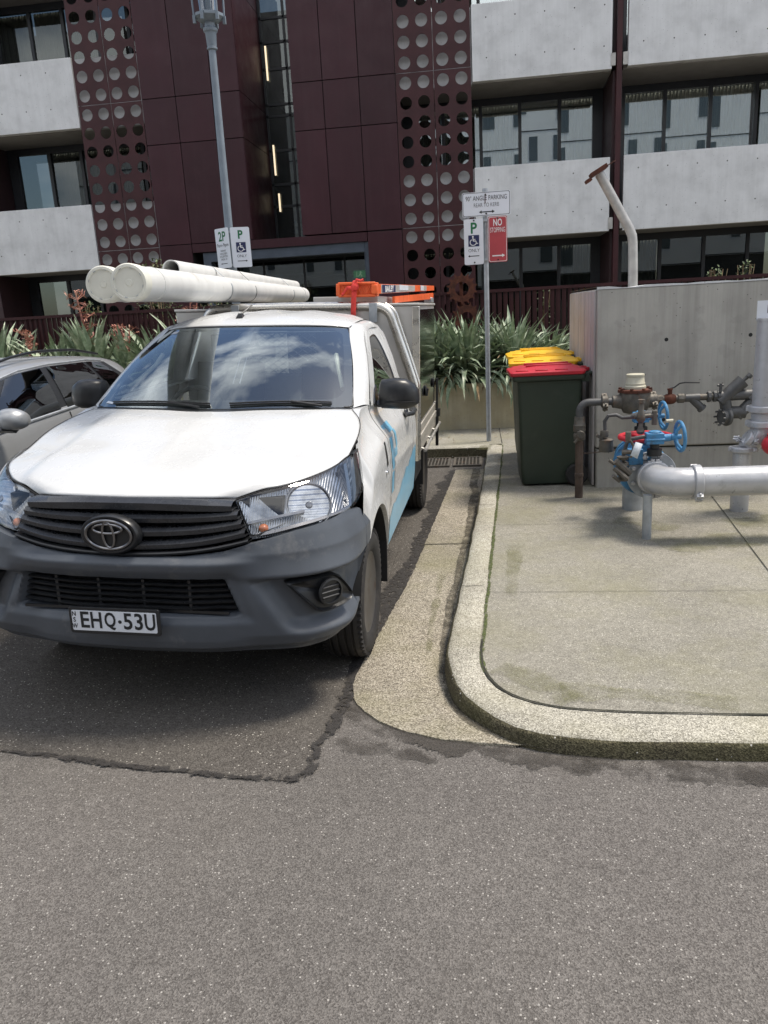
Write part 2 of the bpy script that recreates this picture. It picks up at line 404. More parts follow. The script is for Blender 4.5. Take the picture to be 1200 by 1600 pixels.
M['red_strap'] = simple('red_webbing', (0.66, 0.05, 0.04), 0.8, var=0.2, vs=30)
M['seat'] = simple('seat_fabric', (0.045, 0.045, 0.05), 0.9, var=0.2)
M['dash'] = simple('dash_plastic', (0.045, 0.048, 0.052), 0.6, var=0.1)
M['silver_paint'] = simple('silver_paint', (0.34, 0.35, 0.36), 0.36, 0.4, var=0.04, coat=0.8)
M['cladding'] = simple('maroon_cladding', (0.034, 0.0092, 0.0135), 0.42, spec=0.28, var=0.16, vs=1.2, dirt=((0.042, 0.014, 0.019), 1.1, 0.5), roughvar=0.1)
M['maroon'] = simple('maroon_steel', (0.042, 0.012, 0.014), 0.5, spec=0.3, var=0.25, vs=3)
M['dark_maroon'] = simple('dark_maroon', (0.03, 0.012, 0.014), 0.6, var=0.25, vs=3)
M['seam'] = simple('panel_seam', (0.008, 0.005, 0.006), 0.9, var=0.1)
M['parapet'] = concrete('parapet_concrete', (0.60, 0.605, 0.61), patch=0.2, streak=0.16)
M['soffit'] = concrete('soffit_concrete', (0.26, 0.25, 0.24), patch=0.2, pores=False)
M['wallc'] = concrete('wall_concrete', (0.40, 0.385, 0.35), streak=0.45, patch=0.22)
M['wallside'] = concrete('stained_wall_side', (0.50, 0.47, 0.47), streak=0.75, patch=0.15, warm=(0.34, 0.29, 0.23), pores=False)
M['planter'] = concrete('planter_concrete', (0.44, 0.40, 0.29), streak=0.4, patch=0.3, warm=(0.33, 0.28, 0.16))
M['hole'] = simple('bolt_hole', (0.02, 0.02, 0.02), 0.9, var=0)
M['frame'] = simple('window_frame', (0.014, 0.016, 0.020), 0.4, var=0.15)
M['pane'] = glassmat('window_pane', (0.74, 0.77, 0.76), 0.32, 2.2, refl=(0.85, 0.92, 0.94))
M['pane_dark'] = glassmat('ground_pane', (0.42, 0.44, 0.43), 0.085, 2.8, refl=(0.7, 0.75, 0.75))
def curtainmat(name, col, k=22):
    m_, n, b = newmat(name); v = coord(n); wv = N(n, 'ShaderNodeTexWave'); wv.inputs['Scale'].default_value = k*0.3; wv.inputs['Distortion'].default_value = 1.2; wv.bands_direction = 'X'
    n.links.new(v, wv.inputs['Vector']); setc(n, b, ramp(n, wv.outputs['Fac'], [(0, tuple(q*0.8 for q in col)), (1, col)])); b.inputs['Roughness'].default_value = 0.9
    bump(n, b, wv.outputs['Fac'], 0.6, 0.05); return m_
M['curtain'] = curtainmat('curtain', (0.78, 0.78, 0.70))
M['interior'] = simple('interior_dark', (0.035, 0.036, 0.036), 0.9, var=0.3, vs=1.5)
M['steelblue'] = simple('entrance_steel', (0.06, 0.075, 0.10), 0.45, 0.3, var=0.15)
M['galv'] = simple('galvanised', (0.36, 0.385, 0.41), 0.5, 0.5, var=0.16, vs=14, roughvar=0.1)
M['galv_warm'] = simple('weathered_galvanised', (0.36, 0.35, 0.33), 0.5, 0.45, var=0.2, vs=9, dirt=((0.25, 0.20, 0.15), 6.0, 0.6))
M['lamp_grey'] = simple('lamp_grey_paint', (0.18, 0.215, 0.25), 0.5, var=0.12, vs=8)
M['lamp_glass'] = glassmat('lantern_glass', (0.45, 0.55, 0.62), 0.15, 3.0)
M['sign_white'] = simple('sign_white', (0.66, 0.69, 0.74), 0.4, var=0.04)
M['sign_red'] = simple('sign_red', (0.40, 0.055, 0.065), 0.4, var=0.08)
M['sign_green'] = simple('sign_green', (0.005, 0.13, 0.045), 0.5, var=0)
M['sign_black'] = simple('sign_black', (0.012, 0.014, 0.016), 0.5, var=0)
M['sign_blue'] = simple('sign_blue', (0.012, 0.018, 0.075), 0.45, var=0)
M['letter_white'] = simple('letter_white', (0.72, 0.72, 0.72), 0.4, var=0)
M['rust'] = simple('rust', (0.085, 0.026, 0.014), 0.9, var=0.5, vs=16, bmp=0.5, bs=60)
M['bin_green'] = simple('dark_green_plastic', (0.024, 0.036, 0.024), 0.50, var=0.12, vs=3, bmp=0.08, bs=200, dirt=((0.04, 0.05, 0.038), 4.0, 0.57), roughvar=0.08)
M['bin_red'] = simple('red_plastic', (0.46, 0.018, 0.032), 0.4, var=0.12, vs=8)
M['bin_yellow'] = simple('yellow_plastic', (0.80, 0.47, 0.015), 0.4, var=0.10, vs=8)
M['pipe_grey'] = simple('silver_pipe_paint', (0.45, 0.455, 0.47), 0.36, 0.3, var=0.10, vs=10, roughvar=0.12, dirt=((0.27, 0.265, 0.255), 9.0, 0.6), bmp=0.08, bs=90)
M['pipe_old'] = simple('old_bronze', (0.115, 0.105, 0.09), 0.55, 0.35, var=0.3, vs=22, dirt=((0.16, 0.09, 0.055), 13.0, 0.55), bmp=0.4, bs=50)
M['pipe_dark'] = simple('dark_pipe', (0.095, 0.095, 0.095), 0.5, 0.3, var=0.2, vs=18, bmp=0.2, bs=60)
M['pipe_brown'] = simple('brown_pipe', (0.085, 0.06, 0.048), 0.6, 0.2, var=0.3, vs=15)
M['valve_blue'] = simple('valve_blue', (0.055, 0.21, 0.40), 0.45, var=0.2, vs=14, dirt=((0.06, 0.085, 0.11), 18.0, 0.55), bmp=0.3, bs=70, roughvar=0.12)
M['valve_red'] = simple('valve_red', (0.50, 0.022, 0.035), 0.42, var=0.15, vs=14)
M['cream'] = simple('cream_meter', (0.48, 0.46, 0.36), 0.5, var=0.1, vs=20)
M['tag'] = simple('paper_tag', (0.60, 0.65, 0.70), 0.7, var=0.05)
M['leaf'] = leafmat('flax_leaf', (0.10, 0.145, 0.085), (0.23, 0.29, 0.185), (0.46, 0.50, 0.37))
M['leaf_dark'] = leafmat('shrub_leaf', (0.035, 0.055, 0.02), (0.08, 0.115, 0.04), (0.16, 0.20, 0.08), 20)
M['dead_leaf'] = leafmat('dry_leaf', (0.16, 0.10, 0.05), (0.30, 0.20, 0.11), (0.42, 0.32, 0.18))
M['stalk'] = leafmat('flower_stalk', (0.20, 0.06, 0.045), (0.38, 0.15, 0.11), (0.48, 0.28, 0.18))
M['soil'] = simple('soil', (0.035, 0.03, 0.022), 0.95, var=0.5, vs=12, bmp=0.8, bs=40)
def emis(name, col, s):
    m_, n, b = newmat(name); b.inputs['Base Color'].default_value = c4(col); b.inputs['Emission Color'].default_value = c4(col); b.inputs['Emission Strength'].default_value = s; return m_
M['strip_light'] = emis('strip_light', (1.0, 0.82, 0.56), 0.75)
M['exit_green'] = emis('exit_green', (0.02, 0.42, 0.12), 0.5)
M['exit_white'] = emis('exit_white', (0.7, 0.85, 0.6), 0.6)
M['opp_white'] = simple('opposite_render', (0.82, 0.82, 0.80), 0.7, var=0.05, vs=1)
M['opp_dark'] = simple('opposite_window', (0.09, 0.11, 0.12), 0.2, var=0.1)

def patchy(name, col, scale, lo, hi, rough=0.85, col2=None, amt=1.0, big=None):
    """worn film: opaque where the noise is high, clear elsewhere"""
    m_, n, b = newmat(name); v = coord(n); f = noise(n, v, scale, 8, 0.7)
    if big: f = mathn(n, 'ADD', mathn(n, 'MULTIPLY', f, 0.6), mathn(n, 'MULTIPLY', noise(n, v, big, 3, 0.5), 0.4))
    a = ramp(n, f, [(lo, 0.0), (hi, amt)])
    c = ramp(n, noise(n, v, 150, 3), [(0.3, tuple(q*0.6 for q in col)), (0.7, col2 or tuple(q*1.5 for q in col))])
    setc(n, b, c); b.inputs['Roughness'].default_value = rough; n.links.new(a, b.inputs['Alpha'])
    bump(n, b, noise(n, v, 120, 4), 0.6, 0.004); return m_
M['bitumen'] = patchy('bitumen', (0.030, 0.027, 0.025), 26, 0.40, 0.50, amt=0.92)
M['stain'] = patchy('damp_stain', (0.042, 0.037, 0.031), 9, 0.42, 0.60, amt=0.8, col2=(0.08, 0.07, 0.06), big=2.5)
M['wet'] = patchy('damp_gutter', (0.062, 0.053, 0.038), 14, 0.36, 0.56, 0.6, col2=(0.12, 0.105, 0.075), amt=0.7)
M['moss'] = patchy('moss', (0.060, 0.080, 0.022), 40, 0.38, 0.52, 0.95, col2=(0.11, 0.13, 0.04), amt=1.0)
M['algae'] = patchy('algae', (0.17, 0.165, 0.07), 7, 0.36, 0.70, 0.9, col2=(0.24, 0.235, 0.11), amt=0.45)

_n = M['cladding'].node_tree; _b = _n.nodes['Principled BSDF']; _l = _b.inputs['Base Color'].links[0].from_socket
_oi = _n.nodes.new('ShaderNodeObjectInfo')
_c = mixc(_n, 1.0, _l, ramp(_n, _oi.outputs['Random'], [(0.0, 0.82), (1.0, 1.2)]), 'MULTIPLY')
_vs = coord(_n, 'Object', (7, 7, 0.35))
_c = mixc(_n, ramp(_n, noise(_n, _vs, 1.0, 5, 0.6), [(0.5, 0.0), (0.75, 0.25)]), _c, (0.055, 0.03, 0.034))
_n.links.new(_c, _b.inputs['Base Color'])

# ================================================================ SETTING: ground
def roadz(x, y):
    by = sstep(2.72, 3.5, y)
    lx = -0.055 if x > -0.64 else max(-0.055, -0.055) + min((-0.64-x)*0.038, 0.075)
    return lx*by
gx = [-60, -30, -15, -8, -5, -3.5, -2.6, -2.2, -1.8, -1.4, -1.0, -0.8, -0.64, -0.4, -0.2, 0, 0.3, 1, 3, 8, 15, 30, 60]
gy = [-60, -30, -12, -5, -2, 0, 1, 2, 2.5, 2.72, 2.85, 3.0, 3.15, 3.3, 3.5, 4, 5, 6, 7, 8, 9, 9.2, 12, 20, 40, 60]
mb = MB(); mb.grid([[Vector((x, y, roadz(x, y) if y < 9.3 else -0.06)) for x in gx] for y in gy])
finish(mb.build('road', M['asphalt']), kind='structure')
KOUT = [(0.036, 9.24), (-0.05, 6.77), (-0.105, 5.54), (-0.166, 4.32), (-0.204, 3.6), (-0.188, 3.30), (-0.115, 3.03), (0.03, 2.82), (0.20, 2.718), (0.463, 2.68), (0.787, 2.68), (1.2, 2.68), (3, 2.69), (7, 2.70), (12, 2.7)]
KIN = [(0.21, 9.20), (0.113, 7.0), (0.033, 5.2), (-0.018, 4.02), (-0.041, 3.52), (-0.023, 3.24), (0.067, 3.05), (0.246, 2.932), (0.497, 2.894), (0.793, 2.885), (1.2, 2.88), (3, 2.88), (7, 2.89), (12, 2.9)]
def to3(l, z=0): return [Vector((a, b, z)) for a, b in l]
NK = 170
kin = crv(to3(KIN), NK); kout = crv(to3(KOUT), NK)
PZ = 0.075
rows_top = []; rows_face = []
for i in range(NK):
    a, b = kin[i], kout[i]; d = (b-a); d.normalize()
    w1 = 0.0025*math.sin(i*1.7)+0.002*math.sin(i*0.61)
    zb = roadz(b.x, b.y)-0.03
    rows_top.append([a+Vector((0, 0, -0.1)), a+d*0.0+Vector((0, 0, PZ-0.008)), a+d*0.012+Vector((0, 0, PZ+0.001)), a.lerp(b, 0.5)+Vector((0, 0, PZ+0.006)), b-d*0.035+Vector((0, 0, PZ+0.003)), b-d*(0.010-w1)+Vector((0, 0, PZ-0.006))])
    rows_face.append([b-d*(0.010-w1)+Vector((0, 0, PZ-0.006)), b+d*(0.003+w1)+Vector((0, 0, PZ-0.022)), b+d*(0.012+w1)+Vector((0, 0, zb))])
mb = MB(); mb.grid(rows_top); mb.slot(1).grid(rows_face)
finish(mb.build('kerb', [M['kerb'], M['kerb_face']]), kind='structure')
# kerb at the back of the bays, running left
rows_a = []; rows_b = []
for i in range(90):
    x = 0.06-i*0.16
    rows_a.append([Vector((x, 9.30, PZ-0.1)), Vector((x, 9.30, PZ)), Vector((x, 9.14, PZ)), Vector((x, 9.125, PZ-0.012))])
    rows_b.append([Vector((x, 9.125, PZ-0.012)), Vector((x, 9.105, -0.12))])
mb = MB(); mb.grid(rows_a); mb.slot(1).grid(rows_b)
finish(mb.build('rear_kerb', [M['kerb'], M['kerb_face']]), kind='structure')
# footpath sheet
poly = [Vector((p.x, p.y, PZ-0.004)) for p in kin[::1] if p.x < 11.5]
poly += [Vector((12, 2.9, PZ-0.004)), Vector((14, 30, PZ-0.004)), Vector((-30, 30, PZ-0.004)), Vector((-30, 9.302, PZ-0.004)), Vector((0.2, 9.302, PZ-0.004))]
mb = MB(); mb.add(poly, [tuple(range(len(poly)))])
finish(mb.build('footpath', M['path'], weld=False), kind='structure')
def ragged(mb, path, w0, w1, z=0.004, amp=0.5, n=120, zf=roadz, seed=1, freq=1.0):
    """an uneven strip: smooth path, width varies from w0 to w1"""
    rnd = random.Random(seed); P = crv(to3(path), n); A = []; B = []
    na = [rnd.uniform(-1, 1) for _ in range(n)]; nb = [rnd.uniform(-1, 1) for _ in range(n)]
    la = [rnd.uniform(-1, 1) for _ in range(n//9+3)]; lb = [rnd.uniform(-1, 1) for _ in range(n//9+3)]
    for i in range(n):
        t = P[min(i+1, n-1)]-P[max(i-1, 0)]; t.normalize(); s = Vector((-t.y, t.x, 0)); wv = w0+(w1-w0)*i/(n-1)
        j = i/9; k_ = int(j); fr = j-k_
        ea = la[k_]*(1-fr)+la[k_+1]*fr; eb = lb[k_]*(1-fr)+lb[k_+1]*fr
        wa = wv*(0.5+amp*(0.7*ea+0.3*na[i])); wb = wv*(0.5+amp*(0.7*eb+0.3*nb[i]))
        a = P[i]+s*max(wa, 0.001); b = P[i]-s*max(wb, 0.001)
        a.z = zf(a.x, a.y)+z; b.z = zf(b.x, b.y)+z; c = P[i].copy(); c.z = zf(c.x, c.y)+z+0.001
        A.append([a, c, b])
    return mb.grid(A)
# asphalt of the parking bay (older, browner), its edge crack
bay_edge = [(-14, 3.1), (-8, 2.92), (-5, 2.80), (-3.2, 2.71), (-2.03, 2.633), (-1.66, 2.576), (-1.3, 2.53), (-1.016, 2.492), (-0.82, 2.478), (-0.711, 2.476), (-0.69, 2.56), (-0.685, 2.72), (-0.665, 2.90), (-0.66, 3.05), (-0.655, 3.4)]
be = crv(to3(bay_edge), 120); rnd = random.Random(3)
be = [p+Vector((rnd.uniform(-0.006, 0.006), rnd.uniform(-0.006, 0.006), 0)) for p in be]
rows = []
for p in be:
    rows.append([Vector((p.x, p.y+(9.1-p.y)*t, roadz(p.x, p.y+(9.1-p.y)*t)+0.003)) for t in (0, 0.02, 0.05, 0.08, 0.12, 0.18, 0.3, 0.6, 1)])
# right strip between bay edge and slab
mb = MB(); mb.grid(rows)
xs_ = [-0.66, -0.6, -0.5, -0.4, -0.3, -0.2, 0.0]
mb.grid([[Vector((x, y, roadz(x, y)+0.003)) for x in xs_] for y in (3.35, 3.5, 4, 5, 6, 7, 8, 9.1)])
finish(mb.build('bay_asphalt', M['bay_asphalt']), kind='structure')
mb = MB()
ragged(mb, bay_edge[3:10], 0.012, 0.026, 0.007, 0.8, 300, seed=5)
ragged(mb, [(-1.72, 2.59), (-1.5, 2.555), (-1.25, 2.53)], 0.03, 0.02, 0.0085, 0.9, 90, seed=8)
ragged(mb, [(-1.15, 2.51), (-1.0, 2.494), (-0.9, 2.484)], 0.02, 0.016, 0.0085, 0.9, 60, seed=9)
ragged(mb, [(-0.80, 2.480), (-0.722, 2.485), (-0.695, 2.58), (-0.69, 2.72), (-0.67, 2.88), (-0.655, 3.1), (-0.66, 3.4)], 0.034, 0.06, 0.0095, 0.5, 200, seed=6)
ragged(mb, [(-0.66, 3.3), (-0.60, 4.3), (-0.54, 5.0), (-0.50, 5.8), (-0.42, 7.0), (-0.34, 8.4)], 0.12, 0.16, 0.0075, 0.45, 200, seed=7)
finish(mb.build('bitumen_seam', M['bitumen']), kind='structure')
# concrete gutter slab
SL = [(-0.324, 8.383), (-0.40, 6.9), (-0.482, 5.404), (-0.517, 4.85), (-0.576, 4.237), (-0.652, 3.485), (-0.640, 3.24), (-0.572, 3.061), (-0.418, 2.885), (-0.225, 2.79), (0.0, 2.745), (0.10, 2.735)]
sl = crv(to3(SL), 150); KO2 = [(0.03, 8.40)]+KOUT[1:9]
ko = crv(to3([(-0.01, 8.40), (-0.05, 6.77), (-0.105, 5.54), (-0.166, 4.32), (-0.204, 3.6), (-0.188, 3.30), (-0.115, 3.03), (0.03, 2.82), (0.16, 2.745)]), 150)
rnd = random.Random(4); rows = []
for i in range(150):
    a = sl[i]+Vector((rnd.uniform(-0.004, 0.004), rnd.uniform(-0.004, 0.004), 0)); b = ko[i]; d = (b-a).normalized(); row = []
    row.append(Vector((a.x, a.y, roadz(a.x, a.y)-0.02))); row.append(Vector((a.x, a.y, roadz(a.x, a.y)+0.009)))
    for t in (0.03, 0.2, 0.4, 0.6, 0.8, 1.0):
        p = a.lerp(b+d*0.0, t); row.append(Vector((p.x, p.y, roadz(p.x, p.y)+0.013-0.004*t)))
    rows.append(row)
mb = MB(); mb.grid(rows); finish(mb.build('gutter_slab', M['slab']), kind='structure')
mb = MB()
ragged(mb, [(-0.10, 8.4), (-0.11, 6.8), (-0.165, 5.54), (-0.215, 4.5), (-0.235, 3.95), (-0.225, 3.45)], 0.085, 0.035, 0.0165, 0.35, 160, seed=11)
ragged(mb, [(-0.215, 3.7), (-0.20, 3.34), (-0.145, 3.06), (-0.02, 2.86), (0.12, 2.77), (0.3, 2.715)], 0.035, 0.06, 0.0165, 0.25, 100, seed=12)
finish(mb.build('damp_gutter_edge', M['wet']), kind='structure')
mb = MB(); ragged(mb, [(-0.30, 4.9), (-0.31, 4.4), (-0.32, 4.0), (-0.31, 3.7)], 0.05, 0.03, 0.0185, 0.4, 80, seed=19)
finish(mb.build('gutter_moss', M['algae']), kind='structure')
mb = MB()
ragged(mb, [(-0.66, 3.22), (-0.585, 3.035), (-0.435, 2.855), (-0.235, 2.765), (0.02, 2.705), (0.25, 2.65), (0.5, 2.63)], 0.10, 0.12, 0.005, 0.55, 200, seed=13)
for cx, cy, sx, sy, sd_ in ((0.60, 2.555, 0.14, 0.04, 3), (0.98, 2.57, 0.16, 0.05, 5), (0.43, 2.575, 0.035, 0.018, 8)):
    rr = random.Random(sd_*31); pts = []
    for k in range(26):
        a = 2*math.pi*k/26; q = rr.uniform(0.55, 1.1); pts.append(Vector((cx+math.cos(a)*sx*q, cy+math.sin(a)*sy*q, 0.0055)))
    mb.add(pts+[Vector((cx, cy, 0.0057))], [(i, (i+1) % 26, 26) for i in range(26)])
ragged(mb, [(0.3, 2.62), (0.8, 2.60), (1.4, 2.60), (2.4, 2.61), (4, 2.61)], 0.09, 0.13, 0.0045, 0.5, 200, seed=14)
ragged(mb, [(-0.62, 2.78), (-0.45, 2.70), (-0.2, 2.63)], 0.10, 0.05, 0.0062, 0.5, 80, seed=17)
finish(mb.build('asphalt_stain', M['stain']), kind='structure')
# moss and open joint between kerb and footpath
pz = lambda x, y: PZ-0.002
mb = MB()
ragged(mb, [(p.x+0.008, p.y) for p in crv(to3(KIN[:5]), 12)], 0.016, 0.022, 0.003, 0.55, 240, zf=pz, seed=21)
ragged(mb, [(-0.03, 3.5), (-0.036, 3.4), (-0.02, 3.24)], 0.02, 0.012, 0.0035, 0.5, 40, zf=pz, seed=22)
finish(mb.build('moss_line', M['moss']), kind='structure')
mb = MB()
ragged(mb, [(-0.034, 3.6), (-0.036, 3.45), (-0.018, 3.25), (0.07, 3.055), (0.25, 2.938), (0.50, 2.90), (0.80, 2.891), (1.2, 2.887), (3, 2.886), (6, 2.896)], 0.010, 0.010, 0.004, 0.25, 300, zf=pz, seed=23)
def line(mb, a, b, wd, z): 
    a = Vector((a[0], a[1], z)); b = Vector((b[0], b[1], z)); t = (b-a).normalized(); s = Vector((-t.y, t.x, 0))*wd/2
    mb.add([a+s, b+s, b-s, a-s], [(0, 1, 2, 3)])
line(mb, (1.66, 4.6), (1.88, 6.8), 0.006, PZ+0.001); line(mb, (1.66, 4.6), (1.50, 2.89), 0.004, PZ+0.001)
line(mb, (0.0, 4.266), (6, 4.264), 0.003, PZ+0.0012); line(mb, (0.06, 5.70), (6, 5.66), 0.003, PZ+0.0012)
line(mb, (0.21, 9.3), (0.2, 10.55), 0.008, PZ+0.001)
line(mb, (-0.505, 5.602), (-0.12, 5.611), 0.012, -0.055+0.016)
line(mb, (-0.165, 4.35), (-0.022, 4.36), 0.005, PZ+0.0085)
line(mb, (-0.085, 6.3), (0.075, 6.31), 0.006, PZ+0.0085); line(mb, (1.62, 2.70), (1.62, 2.87), 0.005, PZ+0.0085)
finish(mb.build('concrete_joint', M['joint'], weld=False), kind='structure')

mb = MB()
for (ax_, ay_), (bx_, by_), w0 in (((1.15, 5.1), (1.9, 5.25), 0.30), ((0.95, 5.75), (1.35, 5.5), 0.22), ((1.75, 5.6), (2.6, 5.8), 0.30), ((0.05, 3.3), (0.35, 2.98), 0.14), ((0.3, 3.05), (1.0, 2.98), 0.14), ((-0.0, 8.9), (0.1, 9.25), 0.2), ((0.2, 5.2), (0.13, 4.2), 0.1)):
    ragged(mb, [(ax_, ay_), ((ax_+bx_)/2, (ay_+by_)/2+0.03), (bx_, by_)], w0, w0*0.8, 0.0045+0.0005*ay_/10, 0.3, 60, zf=pz, seed=int(ax_*100)+5)
finish(mb.build('algae_patches', M['algae']), kind='structure')
# drain grate
g = thing('drain_grate', (-0.36, 8.82, -0.045), 'steel grate set in the gutter in front of the planter, beside the sign pole', 'grate')
mb = MB(); z0, z1 = -0.058, -0.030
for x0, x1 in ((-0.71, -0.40), (-0.36, -0.04)):
    mb.box(x0, x1, 8.57, 8.60, z0, z1); mb.box(x0, x1, 9.03, 9.06, z0, z1); mb.box(x0, x0+0.02, 8.6, 9.03, z0, z1); mb.box(x1-0.02, x1, 8.6, 9.03, z0, z1)
mb.build('frame', M['pipe_old'], g)
mb = MB()
for x0, x1 in ((-0.69, -0.42), (-0.34, -0.06)):
    for i in range(8):
        xa = x0+(x1-x0)*i/7.0
        mb.box(xa-0.007, xa+0.007, 8.6, 9.03, z0+0.004, z1-0.003)
    for j in range(5):
        ya = 8.66+j*0.075; mb.box(x0, x1, ya, ya+0.02, z0+0.002, z1-0.006)
mb.build('bars', M['pipe_old'], g)
mb = MB(); mb.box(-0.70, -0.05, 8.58, 9.05, -0.062, -0.0585); mb.build('pit', M['black_matte'], g)

# ================================================================ APARTMENT BUILDING (a facade 17 m away)
K = 17/14
def FX(x): return x*K
def FZ(z): return 1.69+(z-1.69)*K
FY = 17.0
B = thing('apartment_building', (0, FY, 0.07), 'maroon clad apartment block with pale concrete balcony parapets behind the planter', 'building')
def bx(name, mats, x0, x1, y0, y1, z0, z1, parent=B, **k):
    mb = MB(); mb.box(x0, x1, y0, y1, z0, z1); return mb.build(name, mats, parent, smooth=False, **k)
# cladding
Lc = [-5.72, -5.11, -4.46, -3.98]; Lr = [3.04, 4.70, 5.43, 7.10, 7.85]
Cc = [-3.08, -2.55, -1.94, -1.33]; Cr = [3.05, 4.72, 5.46, 7.12, 7.86]
for cs, rs in ((Lc, Lr), (Cc, Cr)):
    for a, b in zip(cs, cs[1:]):
        for c, d in zip(rs, rs[1:]):
            bx('cladding_panel', M['cladding'], FX(a)+0.008, FX(b)-0.008, FY, FY+0.03, FZ(c)+0.008, FZ(d)-0.008, bevel=0.003)
for a, b in ((Lc[0], Lc[1]), (Cc[2], Cc[3])):
    bx('cladding_panel', M['cladding'], FX(a)+0.008, FX(b)-0.008, FY, FY+0.03, 0.1, FZ(3.04)-0.008, bevel=0.003)
bx('core_wall', M['seam'], FX(-5.715), FX(-3.985), FY+0.031, 19.2, FZ(3.06), FZ(7.84))
bx('core_wall', M['seam'], FX(-3.075), FX(-1.335), FY+0.031, 19.2, FZ(3.06), FZ(7.84))
bx('core_wall', M['seam'], FX(-5.715), FX(-5.115), FY+0.031, 19.2, 0.1, FZ(3.05))
bx('core_wall', M['seam'], FX(-1.935), FX(-1.335), FY+0.031, 19.2, 0.1, FZ(3.05))
# sides of the recess
for c, d in zip(Lr, Lr[1:]):
    bx('side_panel', M['cladding'], FX(-3.98)-0.02, FX(-3.98)+0.004, FY+0.02, 19.19, FZ(c)+0.008, FZ(d)-0.008)
bx('entrance_lintel', M['cladding'], FX(-5.105), FX(-1.945), FY, FY+0.1, FZ(2.89), FZ(3.035))
bx('entrance_soffit', M['dark_maroon'], FX(-5.10), FX(-1.95), FY+0.101, 20.5, FZ(2.95), FZ(3.03))
# glazed stair slot
wf = MB(); X0, X1 = FX(-3.98), FX(-3.08); Ys = 19.0
for z in (3.1, 3.75, 4.15, 4.75, 5.35, 5.55, 6.15, 6.6, 7.0): wf.box(X0, X1+0.6, Ys, Ys+0.08, FZ(z), FZ(z)+0.05)
wf.box(X0+0.55, X0+0.60, Ys, Ys+0.08, FZ(3.05), FZ(7.8)); wf.box(X0+0.01, X0+0.06, Ys, Ys+0.08, FZ(3.05), FZ(7.8))
fr = wf.build('stair_window', M['frame'], B)
mb = MB(); mb.box(X0+0.03, X1+0.3, Ys+0.03, Ys+0.04, FZ(3.05), FZ(7.8)); mb.build('pane', M['pane_dark'], fr)
st = MB()
for base in (3.2, 5.6):
    for i in range(12): st.box(X0+0.15+i*0.08, X0+0.25+i*0.08, Ys+0.4, Ys+1.4, FZ(base)+i*0.17, FZ(base)+i*0.17+0.05)
st.build('stair', M['steelblue'], fr)
bx('interior', M['interior'], X0-1.5, X1+1.5, 21.4, 21.5, 0.1, FZ(7.8))
for x_, y_, za, zb in ((-4.72, 18.95, 4.9, 5.55), (-4.68, 18.95, 4.1, 4.5), (-4.72, 18.95, 6.9, 7.6), (-4.10, 18.8, 5.5, 5.9), (-3.93, 18.8, 3.45, 3.75)):
    bx('strip_light', M['strip_light'], x_, x_+0.035, y_, y_+0.03, za if za > 0 else 0, zb)
# entrance
ef = MB(); E0, E1, ET = FX(-4.94), FX(-1.86), FZ(2.88)
ef.box(E0, E0+0.16, FY+0.06, FY+0.35, 0.1, ET); ef.box(E1-0.18, E1, FY+0.06, FY+0.35, 0.1, ET); ef.box(E0+0.16, E1-0.18, FY+0.06, FY+0.35, ET-0.2, ET)
efo = ef.build('entrance_frame', M['steelblue'], B, smooth=False, bevel=0.01)
mb = MB()
for x in (E0+1.0, E0+1.95, E0+2.9): mb.box(x, x+0.04, 18.2, 18.26, 0.1, ET-0.2)
mb.build('door_mullions', M['frame'], B)
bx('entrance_glass', M['pane_dark'], E0+0.1, E1-0.1, 18.22, 18.23, 0.1, ET-0.2)
bx('lobby_wall', M['interior'], E0-0.5, E1+0.5, 21.0, 21.1, 0.1, ET+0.1)
bx('lobby_beam', M['soffit'], E0+0.5, E1-0.7, 19.5, 19.7, 2.62, 2.72)
es = bx('exit_sign', M['exit_green'], -3.0, -2.66, 18.9, 18.94, 2.50, 2.66)
mb = MB(); mb.ball((-2.83, 18.893, 2.635), 0.014, 8); mb.tube([(-2.83, 18.893, 2.615), (-2.845, 18.893, 2.575)], 0.012, 6); mb.tube([(-2.845, 18.893, 2.575), (-2.80, 18.893, 2.545), (-2.81, 18.893, 2.515)], 0.009, 6); mb.tube([(-2.845, 18.893, 2.575), (-2.87, 18.893, 2.54), (-2.90, 18.893, 2.535)], 0.009, 6); mb.tube([(-2.83, 18.893, 2.61), (-2.79, 18.893, 2.60)], 0.007, 6)
mb.box(-2.93, -2.915, 18.888, 18.898, 2.515, 2.64); mb.build('running_figure', M['exit_white'], es)
